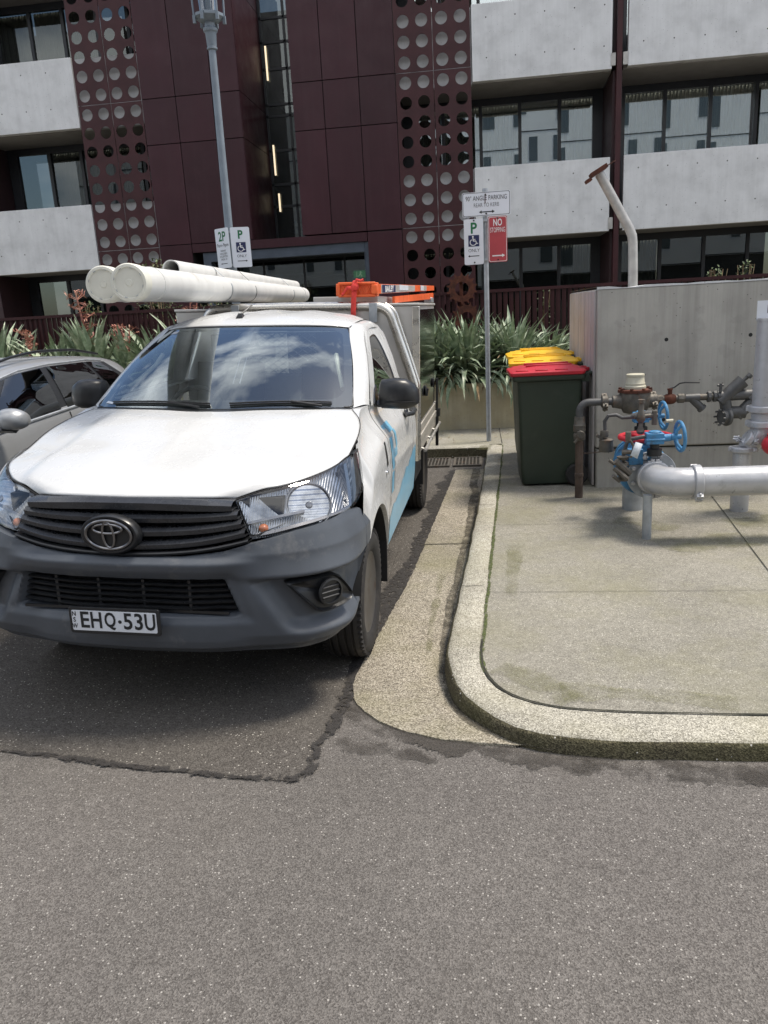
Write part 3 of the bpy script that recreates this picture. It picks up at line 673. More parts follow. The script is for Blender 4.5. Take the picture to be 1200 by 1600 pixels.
# perforated screens: one mesh per 2-column panel of 8 rows
def screen(xl, cols, zj, nrows=8, sp=0.30):
    """panel from xl[0] to xl[1] hanging below joint zj (all in facade units) with round holes"""
    mb = MB(); r = 0.098*K; n = 24; z_top = FZ(zj); h = sp*K; y = FY
    xs = [FX(xl[0])+0.006]+[FX((cols[i]+cols[i+1])/2) for i in range(len(cols)-1)]+[FX(xl[1])-0.006]
    for j in range(nrows):
        zt = z_top-j*h-(0.006 if j == 0 else 0); zb_ = z_top-(j+1)*h+(0.006 if j == nrows-1 else 0); zc = z_top-(j+0.5)*h
        for i, cx in enumerate(cols):
            xc = FX(cx); xa, xb = xs[i], xs[i+1]; inner = []; outer = []
            for k in range(n):
                a = 2*math.pi*(k+0.5)/n; c_, s_ = math.cos(a), math.sin(a)
                inner.append(Vector((xc+c_*r, y, zc+s_*r)))
                tx = (xb-xc)/c_ if c_ > 0 else (xa-xc)/c_; tz = (zt-zc)/s_ if s_ > 0 else (zb_-zc)/s_
                t = min(tx, tz); outer.append(Vector((xc+c_*t, y, zc+s_*t)))
            # corners are cut by the straight rays: snap the nearest outer points to them
            for X_, Z_ in ((xa, zt), (xb, zt), (xa, zb_), (xb, zb_)):
                q = min(range(n), key=lambda k: (outer[k]-Vector((X_, y, Z_))).length); outer[q] = Vector((X_, y, Z_))
            ring_between(mb, outer, inner)
    return mb.build('perforated_screen', M['maroon'], B, smooth=False, solid=0.012)
for zj in (3.02, 5.42, 7.82):
    screen((-6.88, -6.28), (-6.735, -6.435), zj); screen((-6.28, -5.72), (-6.145, -5.845), zj)
for zj in (3.05, 5.45, 7.85):
    screen((-1.33, -0.70), (-1.17, -0.87), zj); screen((-0.70, -0.09), (-0.55, -0.25), zj)
# parapets, slabs, windows
def parapet(x0, x1, zb_, zt, y=FY+0.0, name='balcony_parapet', seed=0, vis=None):
    o_ = MB(); o_.box(FX(x0), FX(x1), y, y+0.16, FZ(zb_), FZ(zt))
    h = o_.build(name, M['parapet'], B, smooth=False, bevel=0.006)
    mb = MB(); a, b = vis or (x0, x1)
    for z in (zb_+0.30*(zt-zb_), zb_+0.82*(zt-zb_)):
        x = FX(a)+0.28
        while x < FX(b)-0.1:
            mb.lathe([(0.0001, -0.002), (0.013, -0.002), (0.013, 0.0)], (x, y-0.0005, FZ(z)), (0, -1, 0), 10); x += 0.56
    mb.build('bolt_holes', M['hole'], h)
def slab(x0, x1, z, th=0.2):
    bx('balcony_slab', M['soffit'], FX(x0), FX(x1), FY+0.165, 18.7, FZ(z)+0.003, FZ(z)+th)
WY = 18.45
PRND = random.Random(41)
def window(xs, zb_, zt, curt=None, glass='pane'):
    """xs: mullion positions in facade units; real z range"""
    mb = MB(); X = [FX(x) for x in xs]
    mb.box(X[0]-0.12, X[-1]+0.12, WY, WY+0.10, zt-0.14, zt); mb.box(X[0]-0.12, X[-1]+0.12, WY, WY+0.10, zb_, zb_+0.1)
    for i, x in enumerate(X):
        hw = 0.12 if i in (0, len(X)-1) else 0.035
        mb.box(x-hw, x+hw, WY+0.001, WY+0.099, zb_+0.1, zt-0.14)
    f = mb.build('window_frame', M['frame'], B, smooth=False)
    for i in range(len(X)-1):
        q = MB(); q.box(X[i]+0.03, X[i+1]-0.03, WY+0.045, WY+0.055, zb_+0.1, zt-0.14); tw_, tv_ = PRND.uniform(-0.016, 0.016), PRND.uniform(-0.010, 0.010); xm, zm = (X[i]+X[i+1])/2, (zb_+zt)/2; q.v = [Vector((p.x, p.y+(p.x-xm)*tw_+(p.z-zm)*tv_, p.z)) for p in q.v]; q.build('pane', M[glass], f, smooth=False)
    if curt:
        for i in curt:
            rows = []; q = MB(); xa, xb = X[i]+0.02, X[i+1]-0.02; n = 60
            for z in (zb_+0.1, zt-0.12):
                rows.append([Vector((xa+(xb-xa)*j/n, WY+0.22+0.025*math.sin(j*1.25), z)) for j in range(n+1)])
            q.grid(rows); q.build('curtain', M['curtain'], f, solid=0.004)
parapet(-0.07, 2.13, 2.79, 3.93); parapet(-0.07, 2.13, 5.225, 6.34)
parapet(2.35, 6.6, 2.785, 3.945); parapet(2.38, 6.6, 5.25, 6.35)
parapet(-11.5, -6.90, 2.725, 3.825, vis=(-9, -6.9)); parapet(-11.5, -6.90, 5.08, 6.19, vis=(-9, -6.9))
for za, zb_ in ((2.78, 3.93), (5.22, 6.34)):
    bx('inner_parapet', M['parapet'], FX(-1.325), FX(-0.08), FY+0.16, FY+0.3, FZ(za), FZ(zb_))
for za, zb_ in ((2.72, 3.825), (5.08, 6.19)):
    bx('inner_parapet', M['parapet'], FX(-6.885), FX(-5.725), FY+0.16, FY+0.3, FZ(za), FZ(zb_))
for z in (2.80, 5.235, 7.65):
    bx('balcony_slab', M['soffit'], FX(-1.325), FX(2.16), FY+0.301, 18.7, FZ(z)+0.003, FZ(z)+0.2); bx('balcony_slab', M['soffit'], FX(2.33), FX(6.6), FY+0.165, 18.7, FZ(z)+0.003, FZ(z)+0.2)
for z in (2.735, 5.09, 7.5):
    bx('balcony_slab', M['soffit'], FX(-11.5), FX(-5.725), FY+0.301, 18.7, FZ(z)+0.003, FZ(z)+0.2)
levR = [(0.1, FZ(2.80)), (FZ(2.80)+0.2, FZ(5.235)), (FZ(5.235)+0.2, FZ(7.65))]
levL = [(0.1, FZ(2.735)), (FZ(2.735)+0.2, FZ(5.09)), (FZ(5.09)+0.2, FZ(7.5))]
for li, (a, b) in enumerate(levR):
    gl = 'pane_dark' if li == 0 else 'pane'
    window([-1.25, -0.62, 0.05, 0.74, 1.43, 2.1], a, b, curt={0: [0, 1, 4], 1: [0, 1, 2, 4], 2: [0, 1, 3]}[li], glass=gl)
    window([2.45, 3.22, 3.98, 4.73, 5.4], a, b, curt={0: [0], 1: [0, 1, 2, 3], 2: [1, 2]}[li], glass=gl)
    bx('fin_wall', M['dark_maroon'], FX(2.17), FX(2.32), FY+0.17, WY+0.1, a, b)
for li, (a, b) in enumerate(levL):
    window([-8.95, -8.2, -7.55, -6.9, -6.3, -5.8], a, b, curt={0: [2, 3], 1: [1, 2, 3, 4], 2: [0, 1, 2, 4]}[li], glass='pane_dark')
bx('balcony_end_wall', M['dark_maroon'], FX(-9.2), FX(-9.08), FY+0.3, WY+0.1, 0.1, FZ(7.5))
bx('balcony_end_wall', M['dark_maroon'], FX(5.55), FX(5.7), FY+0.3, WY+0.1, 0.1, FZ(7.6))
bx('room_back_wall', M['interior'], FX(-9.2), FX(-5.0), 20.6, 20.7, 0.1, FZ(7.6)); bx('room_back_wall', M['interior'], FX(-1.33), FX(5.6), 20.6, 20.7, 0.1, FZ(7.6))
# columns
for z0_, z1_ in ((0.1, FZ(8)),):
    bx('steel_column', M['maroon'], FX(2.205), FX(2.285), FY-0.02, FY+0.16, z0_, z1_, bevel=0.004)
    bx('steel_column', M['maroon'], FX(5.0), FX(5.08), FY+0.17, FY+0.33, z0_, z1_)
for z in (2.82, 5.27):
    for s in (-1, 1):
        bx('scupper', M['galv_warm'], FX(2.245)+(0.07 if s > 0 else -0.16), FX(2.245)+(0.16 if s > 0 else -0.07), FY-0.01, FY+0.05, FZ(z), FZ(z)+0.22)
# pale building across the street (seen only as a reflection in panes and paint)
O = thing('apartment_building', (0, -20, 0), 'white rendered apartment block across the street with rows of tall windows', 'building')
mb = MB(); mb.box(-30, 34, -26, -20, 3.6, 15.5); mb.build('wall', M['opp_white'], O)
mb = MB(); mb.box(-30, 34, -25.9, -20.4, 0, 3.6); mb.build('ground_floor', M['interior'], O)  # unseen storey made dark so the low panes facing it reflect dark
for j in range(4):
    mb = MB()
    for i in range(27):
        x = -29+i*2.3+PRND.uniform(0, 1.1); wq = PRND.choice((0.5, 0.55, 0.8)); lo = PRND.choice((4.2, 4.7, 5.0)); mb.box(x, x+wq, -20.02, -19.97, lo+j*2.9, 6.2+j*2.9)
    mb.build('window_row', M['opp_dark'], O)
mb = MB()
for j in range(4): mb.box(-30, 34, -20.03, -19.98, 3.62+j*2.9, 3.68+j*2.9)
mb.build('floor_joint', M['frame'], O)

# ================================================================ FENCE, PLANTERS
def fence(x0, x1, label):
    t = thing('steel_fence', ((x0+x1)/2, 12, 0.6), label, 'fence')
    mb = MB(); mb.box(x0, x1, 11.96, 12.04, 1.875, 1.92); mb.build('top_rail', M['maroon'], t, smooth=False)
    mb = MB(); mb.box(x0, x1, 11.98, 12.02, 0.70, 0.74); mb.build('bottom_rail', M['maroon'], t, smooth=False)
    mb = MB(); x = x0+0.03
    while x < x1-0.02:
        mb.box(x-0.028, x+0.028, 11.99, 12.0, 0.735, 1.88); mb.box(x-0.033, x-0.028, 11.975, 12.012, 0.735, 1.88); x += 0.085
    mb.build('pickets', M['maroon'], t, smooth=False)
    mb = MB(); x = x0+0.03
    while x < x1:
        mb.box(x, x+0.05, 12.021, 12.07, 0.3, 1.87); x += 2.0
    mb.build('posts', M['dark_maroon'], t, smooth=False)
fence(-0.95, 7.5, 'maroon steel picket fence behind the flax to the right of the signs')
fence(-11.5, -4.2, 'maroon steel picket fence behind the flowering flax on the far side of the grey car')
def planter(x0, x1, label):
    t = thing('planter_wall', ((x0+x1)/2, 10.7, 0.07), label, 'planter')
    mb = MB(); mb.box(x0, x1, 10.55, 10.73, 0.06, 0.69); mb.box(x0, x0+0.18, 10.731, 12.2, 0.06, 0.69); mb.box(x1-0.18, x1, 10.731, 12.2, 0.06, 0.69)
    mb.build('wall', M['planter'], t, bevel=0.012)
    mb = MB(); n = 24; rows = []
    for j in range(6):
        rows.append([Vector((x0+0.17+(x1-x0-0.34)*i/n, 10.72+1.5*j/5, 0.60+0.04*math.sin(i*1.3+j*2))) for i in range(n+1)])
    mb.grid(rows); mb.build('soil', M['soil'], t)
planter(-1.25, 5.5, 'stained concrete planter holding the flax behind the sign pole')
planter(-12, -3.6, 'concrete planter holding the flowering flax behind the grey car')

# ================================================================ PLANTS
def blade(mb, base, az, el, L_, wd, droop, rnd, n=7, fold=0.25):
    """strap leaf: starts at elevation el, curves down by droop"""
    p = Vector(base); d = Vector((math.cos(az), math.sin(az), 0)); s = Vector((-math.sin(az), math.cos(az), 0)); rows = []
    tw = rnd.uniform(-0.5, 0.5)
    for i in range(n+1):
        t = i/n; e = el-droop*t*t
        wv = wd*(0.55+1.1*t if t < 0.4 else 1.0)*(1-max(0, (t-0.5)/0.5)**1.8)+0.001
        nrm = d*(-math.sin(e))+Vector((0, 0, math.cos(e))); ss = (s*math.cos(tw*t)+nrm*math.sin(tw*t))
        rows.append([p-ss*wv/2+nrm*wv*fold, p, p+ss*wv/2+nrm*wv*fold])
        p = p+(d*math.cos(e)+Vector((0, 0, math.sin(e))))*(L_/n)
    mb.grid(rows)
def flax(seed, n=70, L0=0.85, wd=0.05, stalks=0, dead=4, droop=(0.6, 2.3)):
    rnd = random.Random(seed); t = thing('flax_plant', (0, 0, 0), 'x', 'plant')
    mb = MB()
    for i in range(n):
        az = rnd.uniform(0, 2*math.pi); u = rnd.random(); el = R(88-70*u**0.8); Lq = L0*rnd.uniform(0.65, 1.1)
        b = (math.cos(az)*0.07*rnd.random(), math.sin(az)*0.07*rnd.random(), rnd.uniform(0, 0.05))
        blade(mb, b, az, el, Lq, wd*rnd.uniform(0.7, 1.2), rnd.uniform(*droop)*(0.35+0.9*u), rnd)
    mb.build('leaves', M['leaf'], t, normals=False)
    if dead:
        mb = MB()
        for i in range(dead):
            az = rnd.uniform(0, 2*math.pi); blade(mb, (0, 0, 0), az, R(rnd.uniform(10, 60)), L0*0.8, wd*0.8, 1.8, rnd)
        mb.build('dry_leaves', M['dead_leaf'], t, normals=False)
    for q in range(stalks):
        mb = MB(); az = rnd.uniform(0, 2*math.pi); lean = rnd.uniform(0.1, 0.5); H_ = rnd.uniform(1.0, 1.35)
        P = [Vector((math.cos(az)*lean*(z**1.5), math.sin(az)*lean*(z**1.5), z*H_)) for z in (0, 0.25, 0.5, 0.75, 1.0)]
        mb.tube(P, [0.014, 0.013, 0.011, 0.009, 0.005], 6)
        S = crv(P, 30)
        for i in range(13, 30):
            for r_ in range(2):
                a2 = rnd.uniform(0, 2*math.pi)
                if i % 3 == 0:
                    tip = S[i]+Vector((math.cos(a2), math.sin(a2), 0.5))*rnd.uniform(0.08, 0.2); mb.tube([S[i], tip], [0.005, 0.003], 5)
                    for w_ in range(5): blade(mb, S[i].lerp(tip, rnd.uniform(0.4, 1)), rnd.uniform(0, 6.28), R(rnd.uniform(-30, 80)), 0.07, 0.018, 1, rnd, 3)
                else: blade(mb, S[i], a2, R(rnd.uniform(-20, 70)), rnd.uniform(0.06, 0.12), 0.02, 1.2, rnd, 3)
        mb.build('flower_stalk', M['stalk'], t, normals=False)
    return t
PR = [flax(s, n=220, L0=1.05, wd=0.072, dead=14) for s in (1, 2)]
PL = [flax(11, n=60, L0=1.05, wd=0.105, stalks=2, droop=(0.4, 1.5)), flax(12, n=60, L0=1.0, wd=0.105, stalks=0, dead=7, droop=(0.4, 1.5)), flax(13, n=60, L0=1.02, wd=0.10, stalks=1, droop=(0.4, 1.6))]
used = set()
def put_plant(src, x, y, rz, sc, label, group):
    o = src if id(src) not in used else copy_tree(src); used.add(id(src))
    o.location = (x, y, 0.63 if x > -2 else 0.74); o.rotation_euler = (0, 0, rz); o.scale = (sc, sc, sc); finish(o, label, None, group)
gR = 'grey green flax clumps in the planter by the signs'
put_plant(PR[0], -0.22, 10.98, 0.4, 1.0, 'big arching grey green flax spilling over the planter just left of the sign pole', gR)
put_plant(PR[1], 0.42, 11.05, 1.4, 0.95, 'arching flax clump directly right of the sign pole, above the yellow bin lids', gR)
put_plant(PR[0], 0.95, 11.45, 2.5, 0.75, 'smaller flax clump at the fence between the sign pole and the concrete wall', gR)
put_plant(PR[0], -0.60, 10.92, 2.1, 0.92, 'front flax clump hanging over the planter edge between the ute and the sign pole', gR)
put_plant(PR[1], -0.85, 11.1, 3.3, 0.95, 'flax clump rising beside the polished toolbox of the ute', gR)
put_plant(PR[0], 0.15, 11.55, 4.0, 0.88, 'flax clump at the foot of the picket fence, behind the sign pole', gR)
put_plant(PR[1], -0.55, 11.6, 5.0, 0.85, 'rear flax clump below the rusty gears', gR)
gL = 'broad leaved flax clumps behind the grey car'
names = ['at the far left edge of the frame', 'second from the left edge of the frame', 'under the leftmost balcony window', 'above the roof of the grey car near its front', 'above the middle of the grey car roof', 'behind the rear of the grey car roof', 'below the capped ends of the white pipes', 'just left of the ute windscreen pillar', 'hidden mostly behind the ute cab']
for i, nm in enumerate(names):
    x = -8.3+i*0.52
    for row in range(2):
        src = PL[(i+row) % 3]
        put_plant(src, x+row*0.26, 10.98+0.42*row, i*1.3+row, 1.0+0.12*((i*7+row) % 3-1), ('front row' if row == 0 else 'back row')+' flax clump '+nm, gL)
def shrub(x, y, z, r, h, n, label, seed, leaf=0.06):
    rnd = random.Random(seed); t = thing('shrub', (x, y, z), label, 'shrub')
    mb = MB()
    for k in range(7):
        a = rnd.uniform(0, 6.28); q = rnd.uniform(0.2, 0.8)*r
        mb.tube([(x, y, z), (x+math.cos(a)*q*0.4, y+math.sin(a)*q*0.4, z+h*0.5), (x+math.cos(a)*q, y+math.sin(a)*q, z+h*0.95)], [0.018, 0.012, 0.004], 5)
    mb.build('stems', M['dead_leaf'], t)
    mb = MB()
    for k in range(n):
        a = rnd.uniform(0, 6.28); q = r*math.sqrt(rnd.random())*rnd.uniform(0.6, 1.1); zz = z+h*(0.35+0.65*rnd.random()**0.7)*(1-0.3*(q/r)**2)
        blade(mb, (x+math.cos(a)*q, y+math.sin(a)*q, zz), rnd.uniform(0, 6.28), R(rnd.uniform(-20, 70)), leaf*rnd.uniform(0.7, 1.3), leaf*0.45, 0.8, rnd, 3)
    mb.build('leaves', M['leaf_dark'], t, normals=False)
shrub(-5.25, 12.6, 0.6, 0.42, 2.15, 650, 'leafy green shrub against the maroon screen behind the white pipes', 1)
shrub(-4.3, 12.7, 0.6, 0.5, 1.45, 500, 'low green shrub under the white pipes above the ute cab', 6)
shrub(-6.4, 12.5, 0.6, 0.25, 1.5, 350, 'bright small shrub in front of the ground floor window on the left', 5, 0.08)
shrub(3.45, 12.45, 0.6, 0.2, 1.5, 260, 'small shrub showing over the fence above the concrete wall, nearer the bent pipe', 2)
shrub(3.85, 12.45, 0.6, 0.2, 1.55, 260, 'small shrub showing over the fence above the concrete wall, nearer the right edge', 3)
shrub(0.95, 12.5, 0.6, 0.15, 1.36, 120, 'tiny sprig above the fence rail right of the red no stopping sign', 4)

# ================================================================ GEAR SCULPTURE
gs = thing('gear_sculpture', (-0.3, 11.87, 0.6), 'rusty stack of cut steel gear wheels fixed to the fence above the flax', 'sculpture')
def gear(mb, c, ro, ri, nt_=14, y0=16.70, th=0.05, ph=0):
    out_ = []; inn = []
    for k in range(nt_):
        for f, r_ in ((0.0, ro), (0.28, ro*1.02), (0.45, ro*1.26), (0.56, ro*1.22), (0.72, ro*1.01)):
            a = 2*math.pi*(k+f)/nt_+ph; out_.append(Vector((c[0]+math.cos(a)*r_, y0, c[1]+math.sin(a)*r_)))
            inn.append(Vector((c[0]+math.cos(a)*ri, y0, c[1]+math.sin(a)*ri)))
    n = len(out_); o2 = [p+Vector((0, th, 0)) for p in out_]; i2 = [p+Vector((0, th, 0)) for p in inn]
    ring_between(mb, out_, inn); ring_between(mb, o2, i2); ring_between(mb, out_, o2); ring_between(mb, inn, i2)
for c, ro, ri, ph, yy in (((-0.285, 1.95), 0.185, 0.10, 0, 11.83), ((-0.22, 1.53), 0.185, 0.09, 0.2, 11.77), ((-0.50, 1.22), 0.20, 0.13, 0.1, 11.83), ((-0.08, 1.14), 0.17, 0.09, 0.3, 11.83), ((-0.36, 0.85), 0.2, 0.1, 0.3, 11.77)):
    mb = MB(); gear(mb, c, ro, ri, ph=ph, y0=yy); mb.build('gear_wheel', M['rust'], gs, smooth=False)
mb = MB(); mb.box(-0.32, -0.27, 11.885, 11.925, 0.6, 2.1); mb.build('support_bar', M['rust'], gs)

# ================================================================ SIGNS AND LAMP
def sign_plate(parent, name, cx, y, cz, wd, h, mats, items, label=None, rz=0.0, border=None, tilt=0.0, corner=0.018):
    """flat plate facing -Y, items are (kind, ...) in plate coords (origin at centre)"""
    T = Matrix.Translation((cx, y, cz)) @ Matrix.Rotation(rz, 4, 'Z') @ Matrix.Rotation(tilt, 4, 'Y')
    mb = MB(); loop = rrect(-wd/2, wd/2, -h/2, h/2, corner)
    mb.prism([T @ Vector((a, 0, b)) for a, b in loop], (T.to_3x3() @ Vector((0, 0.003, 0))))
    o = mb.build(name, mats, parent, smooth=False)
    if label: o['label'] = label
    if border:
        q = MB(); A = rrect(-wd/2+0.006, wd/2-0.006, -h/2+0.006, h/2-0.006, corner); Bq = rrect(-wd/2+0.011, wd/2-0.011, -h/2+0.011, h/2-0.011, corner)
        ring_between(q, [T @ Vector((a, -0.0012, b)) for a, b in A], [T @ Vector((a, -0.0012, b)) for a, b in Bq]); q.build('border_line', border, o, smooth=False)
    F = Matrix(((1, 0, 0, 0), (0, 0, 1, 0), (0, 1, 0, 0), (0, 0, 0, 1)))     # text XY -> plate XZ
    groups = {}
    for it in items:
        groups.setdefault(it[1], []).append(it)
    for col, its in groups.items():
        q = MB(); zoff = -0.0014 if col not in ('letter_white_top',) else -0.0026
        for it in its:
            k = it[0]
            if k == 'text':
                _, _, s, size, xs, x, z, bold = it
                me = text_mesh(s, size, xs, bold, 0.0); q.mesh(me, T @ Matrix.Translation((x, zoff, z)) @ F); bpy.data.meshes.remove(me)
            elif k == 'rect':
                _, _, x0, x1, z0, z1 = it; q.add([T @ Vector(p) for p in ((x0, zoff, z0), (x1, zoff, z0), (x1, zoff, z1), (x0, zoff, z1))], [(0, 1, 2, 3)])
            elif k == 'arrow':
                _, _, xa, xb, z, s, both = it; d = 1 if xb > xa else -1; hd = 2.6*s
                q.add([T @ Vector(p) for p in ((xa+(d*hd if both else 0), zoff, z-s/2), (xb-d*hd, zoff, z-s/2), (xb-d*hd, zoff, z+s/2), (xa+(d*hd if both else 0), zoff, z+s/2))], [(0, 1, 2, 3)])
                q.add([T @ Vector(p) for p in ((xb-d*hd, zoff, z-1.5*s), (xb, zoff, z), (xb-d*hd, zoff, z+1.5*s))], [(0, 1, 2)])
                if both: q.add([T @ Vector(p) for p in ((xa+d*hd, zoff, z-1.5*s), (xa, zoff, z), (xa+d*hd, zoff, z+1.5*s))], [(0, 1, 2)])
            elif k == 'wheelchair':
                _, _, x, z, s = it; y_ = zoff-0.0012
                def P(a, b): return T @ Vector((x+a*s, y_, z+b*s))
                def seg(a, b, w_):
                    dx, dz = b[0]-a[0], b[1]-a[1]; L_ = math.hypot(dx, dz); nx, nz_ = -dz/L_*w_, dx/L_*w_
                    q.add([P(a[0]+nx, a[1]+nz_), P(b[0]+nx, b[1]+nz_), P(b[0]-nx, b[1]-nz_), P(a[0]-nx, a[1]-nz_)], [(0, 1, 2, 3)])
                q.add([P(-0.08+0.085*math.cos(a*math.pi/6), 0.38+0.085*math.sin(a*math.pi/6)) for a in range(12)], [tuple(range(12))])
                seg((-0.08, 0.30), (-0.05, 0.0), 0.05); seg((-0.07, 0.13), (0.16, 0.13), 0.035); seg((-0.06, -0.02), (0.20, -0.02), 0.045); seg((0.18, 0.0), (0.30, -0.30), 0.04); seg((0.29, -0.28), (0.42, -0.23), 0.035)
                A = [(-0.06+0.30*math.cos(R(a)), -0.14+0.28*math.sin(R(a))) for a in range(115, 361, 12)]
                for a, b in zip(A, A[1:]): seg(a, b, 0.038)
        q.build({'sign_black': 'lettering', 'sign_green': 'parking_letter', 'sign_blue': 'symbol_panel', 'letter_white': 'white_lettering', 'rust': 'rust_stain'}[col], M[col], o, smooth=False, weld=False, normals=False)
    return o
def bolts(parent, pts):
    mb = MB()
    for x, y, z in pts: mb.lathe([(0.009, 0), (0.009, 0.006), (0.0001, 0.008)], (x, y, z), (0, -1, 0), 10)
    mb.build('bolts', M['hole'], parent)
sp = thing('sign_post', (0.05, 9.53, PZ), 'galvanised post behind the drain grate with two white parking signs and a red one', 'sign post')
mb = MB(); mb.tube([(0.053, 9.53, PZ-0.03), (0.06, 9.53, 1.5), (0.066, 9.53, 2.985)], 0.029, 20); mb.lathe([(0.033, 0), (0.033, 0.03), (0.0001, 0.036)], (0.066, 9.53, 2.955), (0, 0, 1), 20); mb.build('pole', M['galv'], sp)
mb = MB()
for z in (2.90, 2.71, 2.64, 2.21): mb.box(-0.12 if z < 2.7 else 0.0, 0.22 if z < 2.7 else 0.13, 9.485, 9.50, z-0.012, z+0.012); mb.lathe([(0.034, -0.014), (0.034, 0.014)], (0.064, 9.53, z), (0, 0, 1), 20)
mb.build('brackets', M['galv'], sp)
HC = lambda x, z, s: [('rect', 'sign_blue', x-s/2, x+s/2, z-s/2, z+s/2), ('wheelchair', 'letter_white', x, z, s*0.95)]
sign_plate(sp, 'sign_plate', 0.076, 9.475, 2.815, 0.545, 0.262, M['sign_white'], [
    ('text', 'sign_black', '90\u00b0 ANGLE PARKING', 0.072, 0.70, 0, 0.062, 0.0), ('text', 'sign_black', 'REAR TO KERB', 0.062, 0.70, 0, -0.012, -0.0006),
    ('arrow', 'sign_black', -0.085, 0.095, -0.085, 0.012, True), ('rect', 'rust', -0.018, -0.008, 0.005, 0.10), ('rect', 'rust', 0.0, 0.008, -0.115, -0.105)], 'white 90 degree angle parking rear to kerb sign plate', border=M['sign_black'])
sign_plate(sp, 'sign_plate', -0.075, 9.478, 2.412, 0.222, 0.50, M['sign_white'], [('text', 'sign_green', 'P', 0.165, 0.9, 0.0, 0.145, 0.004)]+HC(0.0, 0.012, 0.125)+[
    ('text', 'sign_black', 'ONLY', 0.052, 0.95, 0, -0.095, -0.0004), ('arrow', 'sign_black', 0.06, -0.07, -0.155, 0.009, False)], 'white disabled parking plate with arrow to the left')
sign_plate(sp, 'sign_plate', 0.200, 9.478, 2.425, 0.215, 0.50, M['sign_red'], [('text', 'letter_white', 'NO', 0.105, 0.62, 0.0, 0.18, 0.002), ('text', 'letter_white', 'STOPPING', 0.076, 0.49, 0.0, 0.10, 0.0),
    ('arrow', 'letter_white', -0.065, 0.08, -0.18, 0.013, False)], 'red no stopping plate', border=M['letter_white'])
bolts(sp, [(0.068, 9.474, 2.915), (0.072, 9.474, 2.712), (-0.07, 9.477, 2.645), (-0.07, 9.477, 2.185), (0.20, 9.477, 2.655), (0.20, 9.477, 2.20)])

lp = thing('street_lamp', (-2.98, 9.5, PZ), 'tall grey street lamp with lantern head and parking signs, behind the ute cab', 'street lamp')
mb = MB(); mb.tube([(-2.985, 9.5, 0.05), (-2.985, 9.5, 2.2), (-2.98, 9.5, 3.5), (-2.972, 9.5, 4.70)], [0.060, 0.050, 0.045, 0.040], 24); mb.build('pole', M['lamp_grey'], lp)
mb = MB(); c = (-2.97, 9.5, 4.66)
mb.lathe([(0.04, 0), (0.058, 0.01), (0.058, 0.03), (0.052, 0.035), (0.055, 0.05), (0.062, 0.17), (0.066, 0.18), (0.078, 0.19), (0.082, 0.215), (0.07, 0.23), (0.06, 0.235), (0.058, 0.30)], c, (0, 0, 1), 28); mb.build('collar', M['lamp_grey'], lp)
LZ = 4.96; lh = MB()
lh.lathe([(0.08, -0.02), (0.11, -0.01), (0.165, 0.03), (0.165, 0.06), (0.12, 0.06)], (-2.97, 9.5, LZ), (0, 0, 1), 8)
for i in range(6):
    a = 2*math.pi*i/6+0.35; cx, cy = -2.97+math.cos(a)*0.165, 9.5+math.sin(a)*0.165
    lh.box(cx-0.016, cx+0.016, cy-0.016, cy+0.016, LZ-0.03, LZ+0.05); lh.tube([(cx, cy, LZ), (cx+math.cos(a)*0.02, cy+math.sin(a)*0.02, LZ+0.55)], 0.011, 8)
lh.lathe([(0.20, 0.54), (0.22, 0.57), (0.18, 0.68), (0.10, 0.80), (0.05, 0.84), (0.03, 0.92), (0.0001, 0.95)], (-2.97, 9.5, LZ), (0, 0, 1), 24)
lh.build('lantern_frame', M['lamp_grey'], lp)
mb = MB(); mb.lathe([(0.10, 0.06), (0.125, 0.54)], (-2.97, 9.5, LZ), (0, 0, 1), 24); mb.build('lantern_glass', M['lamp_glass'], lp)
mb = MB(); mb.lathe([(0.035, 0.05), (0.035, 0.40), (0.001, 0.42)], (-2.97, 9.5, LZ), (0, 0, 1), 16); mb.build('bulb', M['lamp_grey'], lp)
sign_plate(lp, 'sign_plate', -3.055, 9.425, 2.525, 0.225, 0.455, M['sign_white'], [('text', 'sign_green', '2P', 0.15, 0.8, 0, 0.13, 0.003), ('text', 'sign_black', '9am-9pm', 0.055, 0.95, 0, 0.035, 0),
    ('text', 'sign_black', 'PERMIT', 0.03, 0.95, 0, -0.03, 0), ('text', 'sign_black', 'HOLDERS', 0.03, 0.95, 0, -0.062, 0), ('text', 'sign_black', 'EXCEPTED', 0.03, 0.95, 0, -0.094, 0), ('text', 'sign_black', 'AREA 33', 0.03, 0.95, 0, -0.126, 0),
    ('arrow', 'sign_black', 0.05, -0.06, -0.175, 0.007, False)], 'white two hour parking plate', rz=R(-28), tilt=R(-1))
sign_plate(lp, 'sign_plate', -2.835, 9.435, 2.525, 0.225, 0.455, M['sign_white'], [('text', 'sign_green', 'P', 0.13, 0.9, 0, 0.14, 0.004)]+HC(0.0, 0.0, 0.115)+[
    ('text', 'sign_black', 'ONLY', 0.045, 0.95, 0, -0.10, 0), ('arrow', 'sign_black', -0.055, 0.065, -0.155, 0.008, False)], 'white disabled parking plate with arrow to the right', rz=R(18))
mb = MB()
for z in (2.71, 2.33): mb.box(-3.06, -2.82, 9.445, 9.46, z-0.012, z+0.012)
mb.build('brackets', M['galv'], lp)

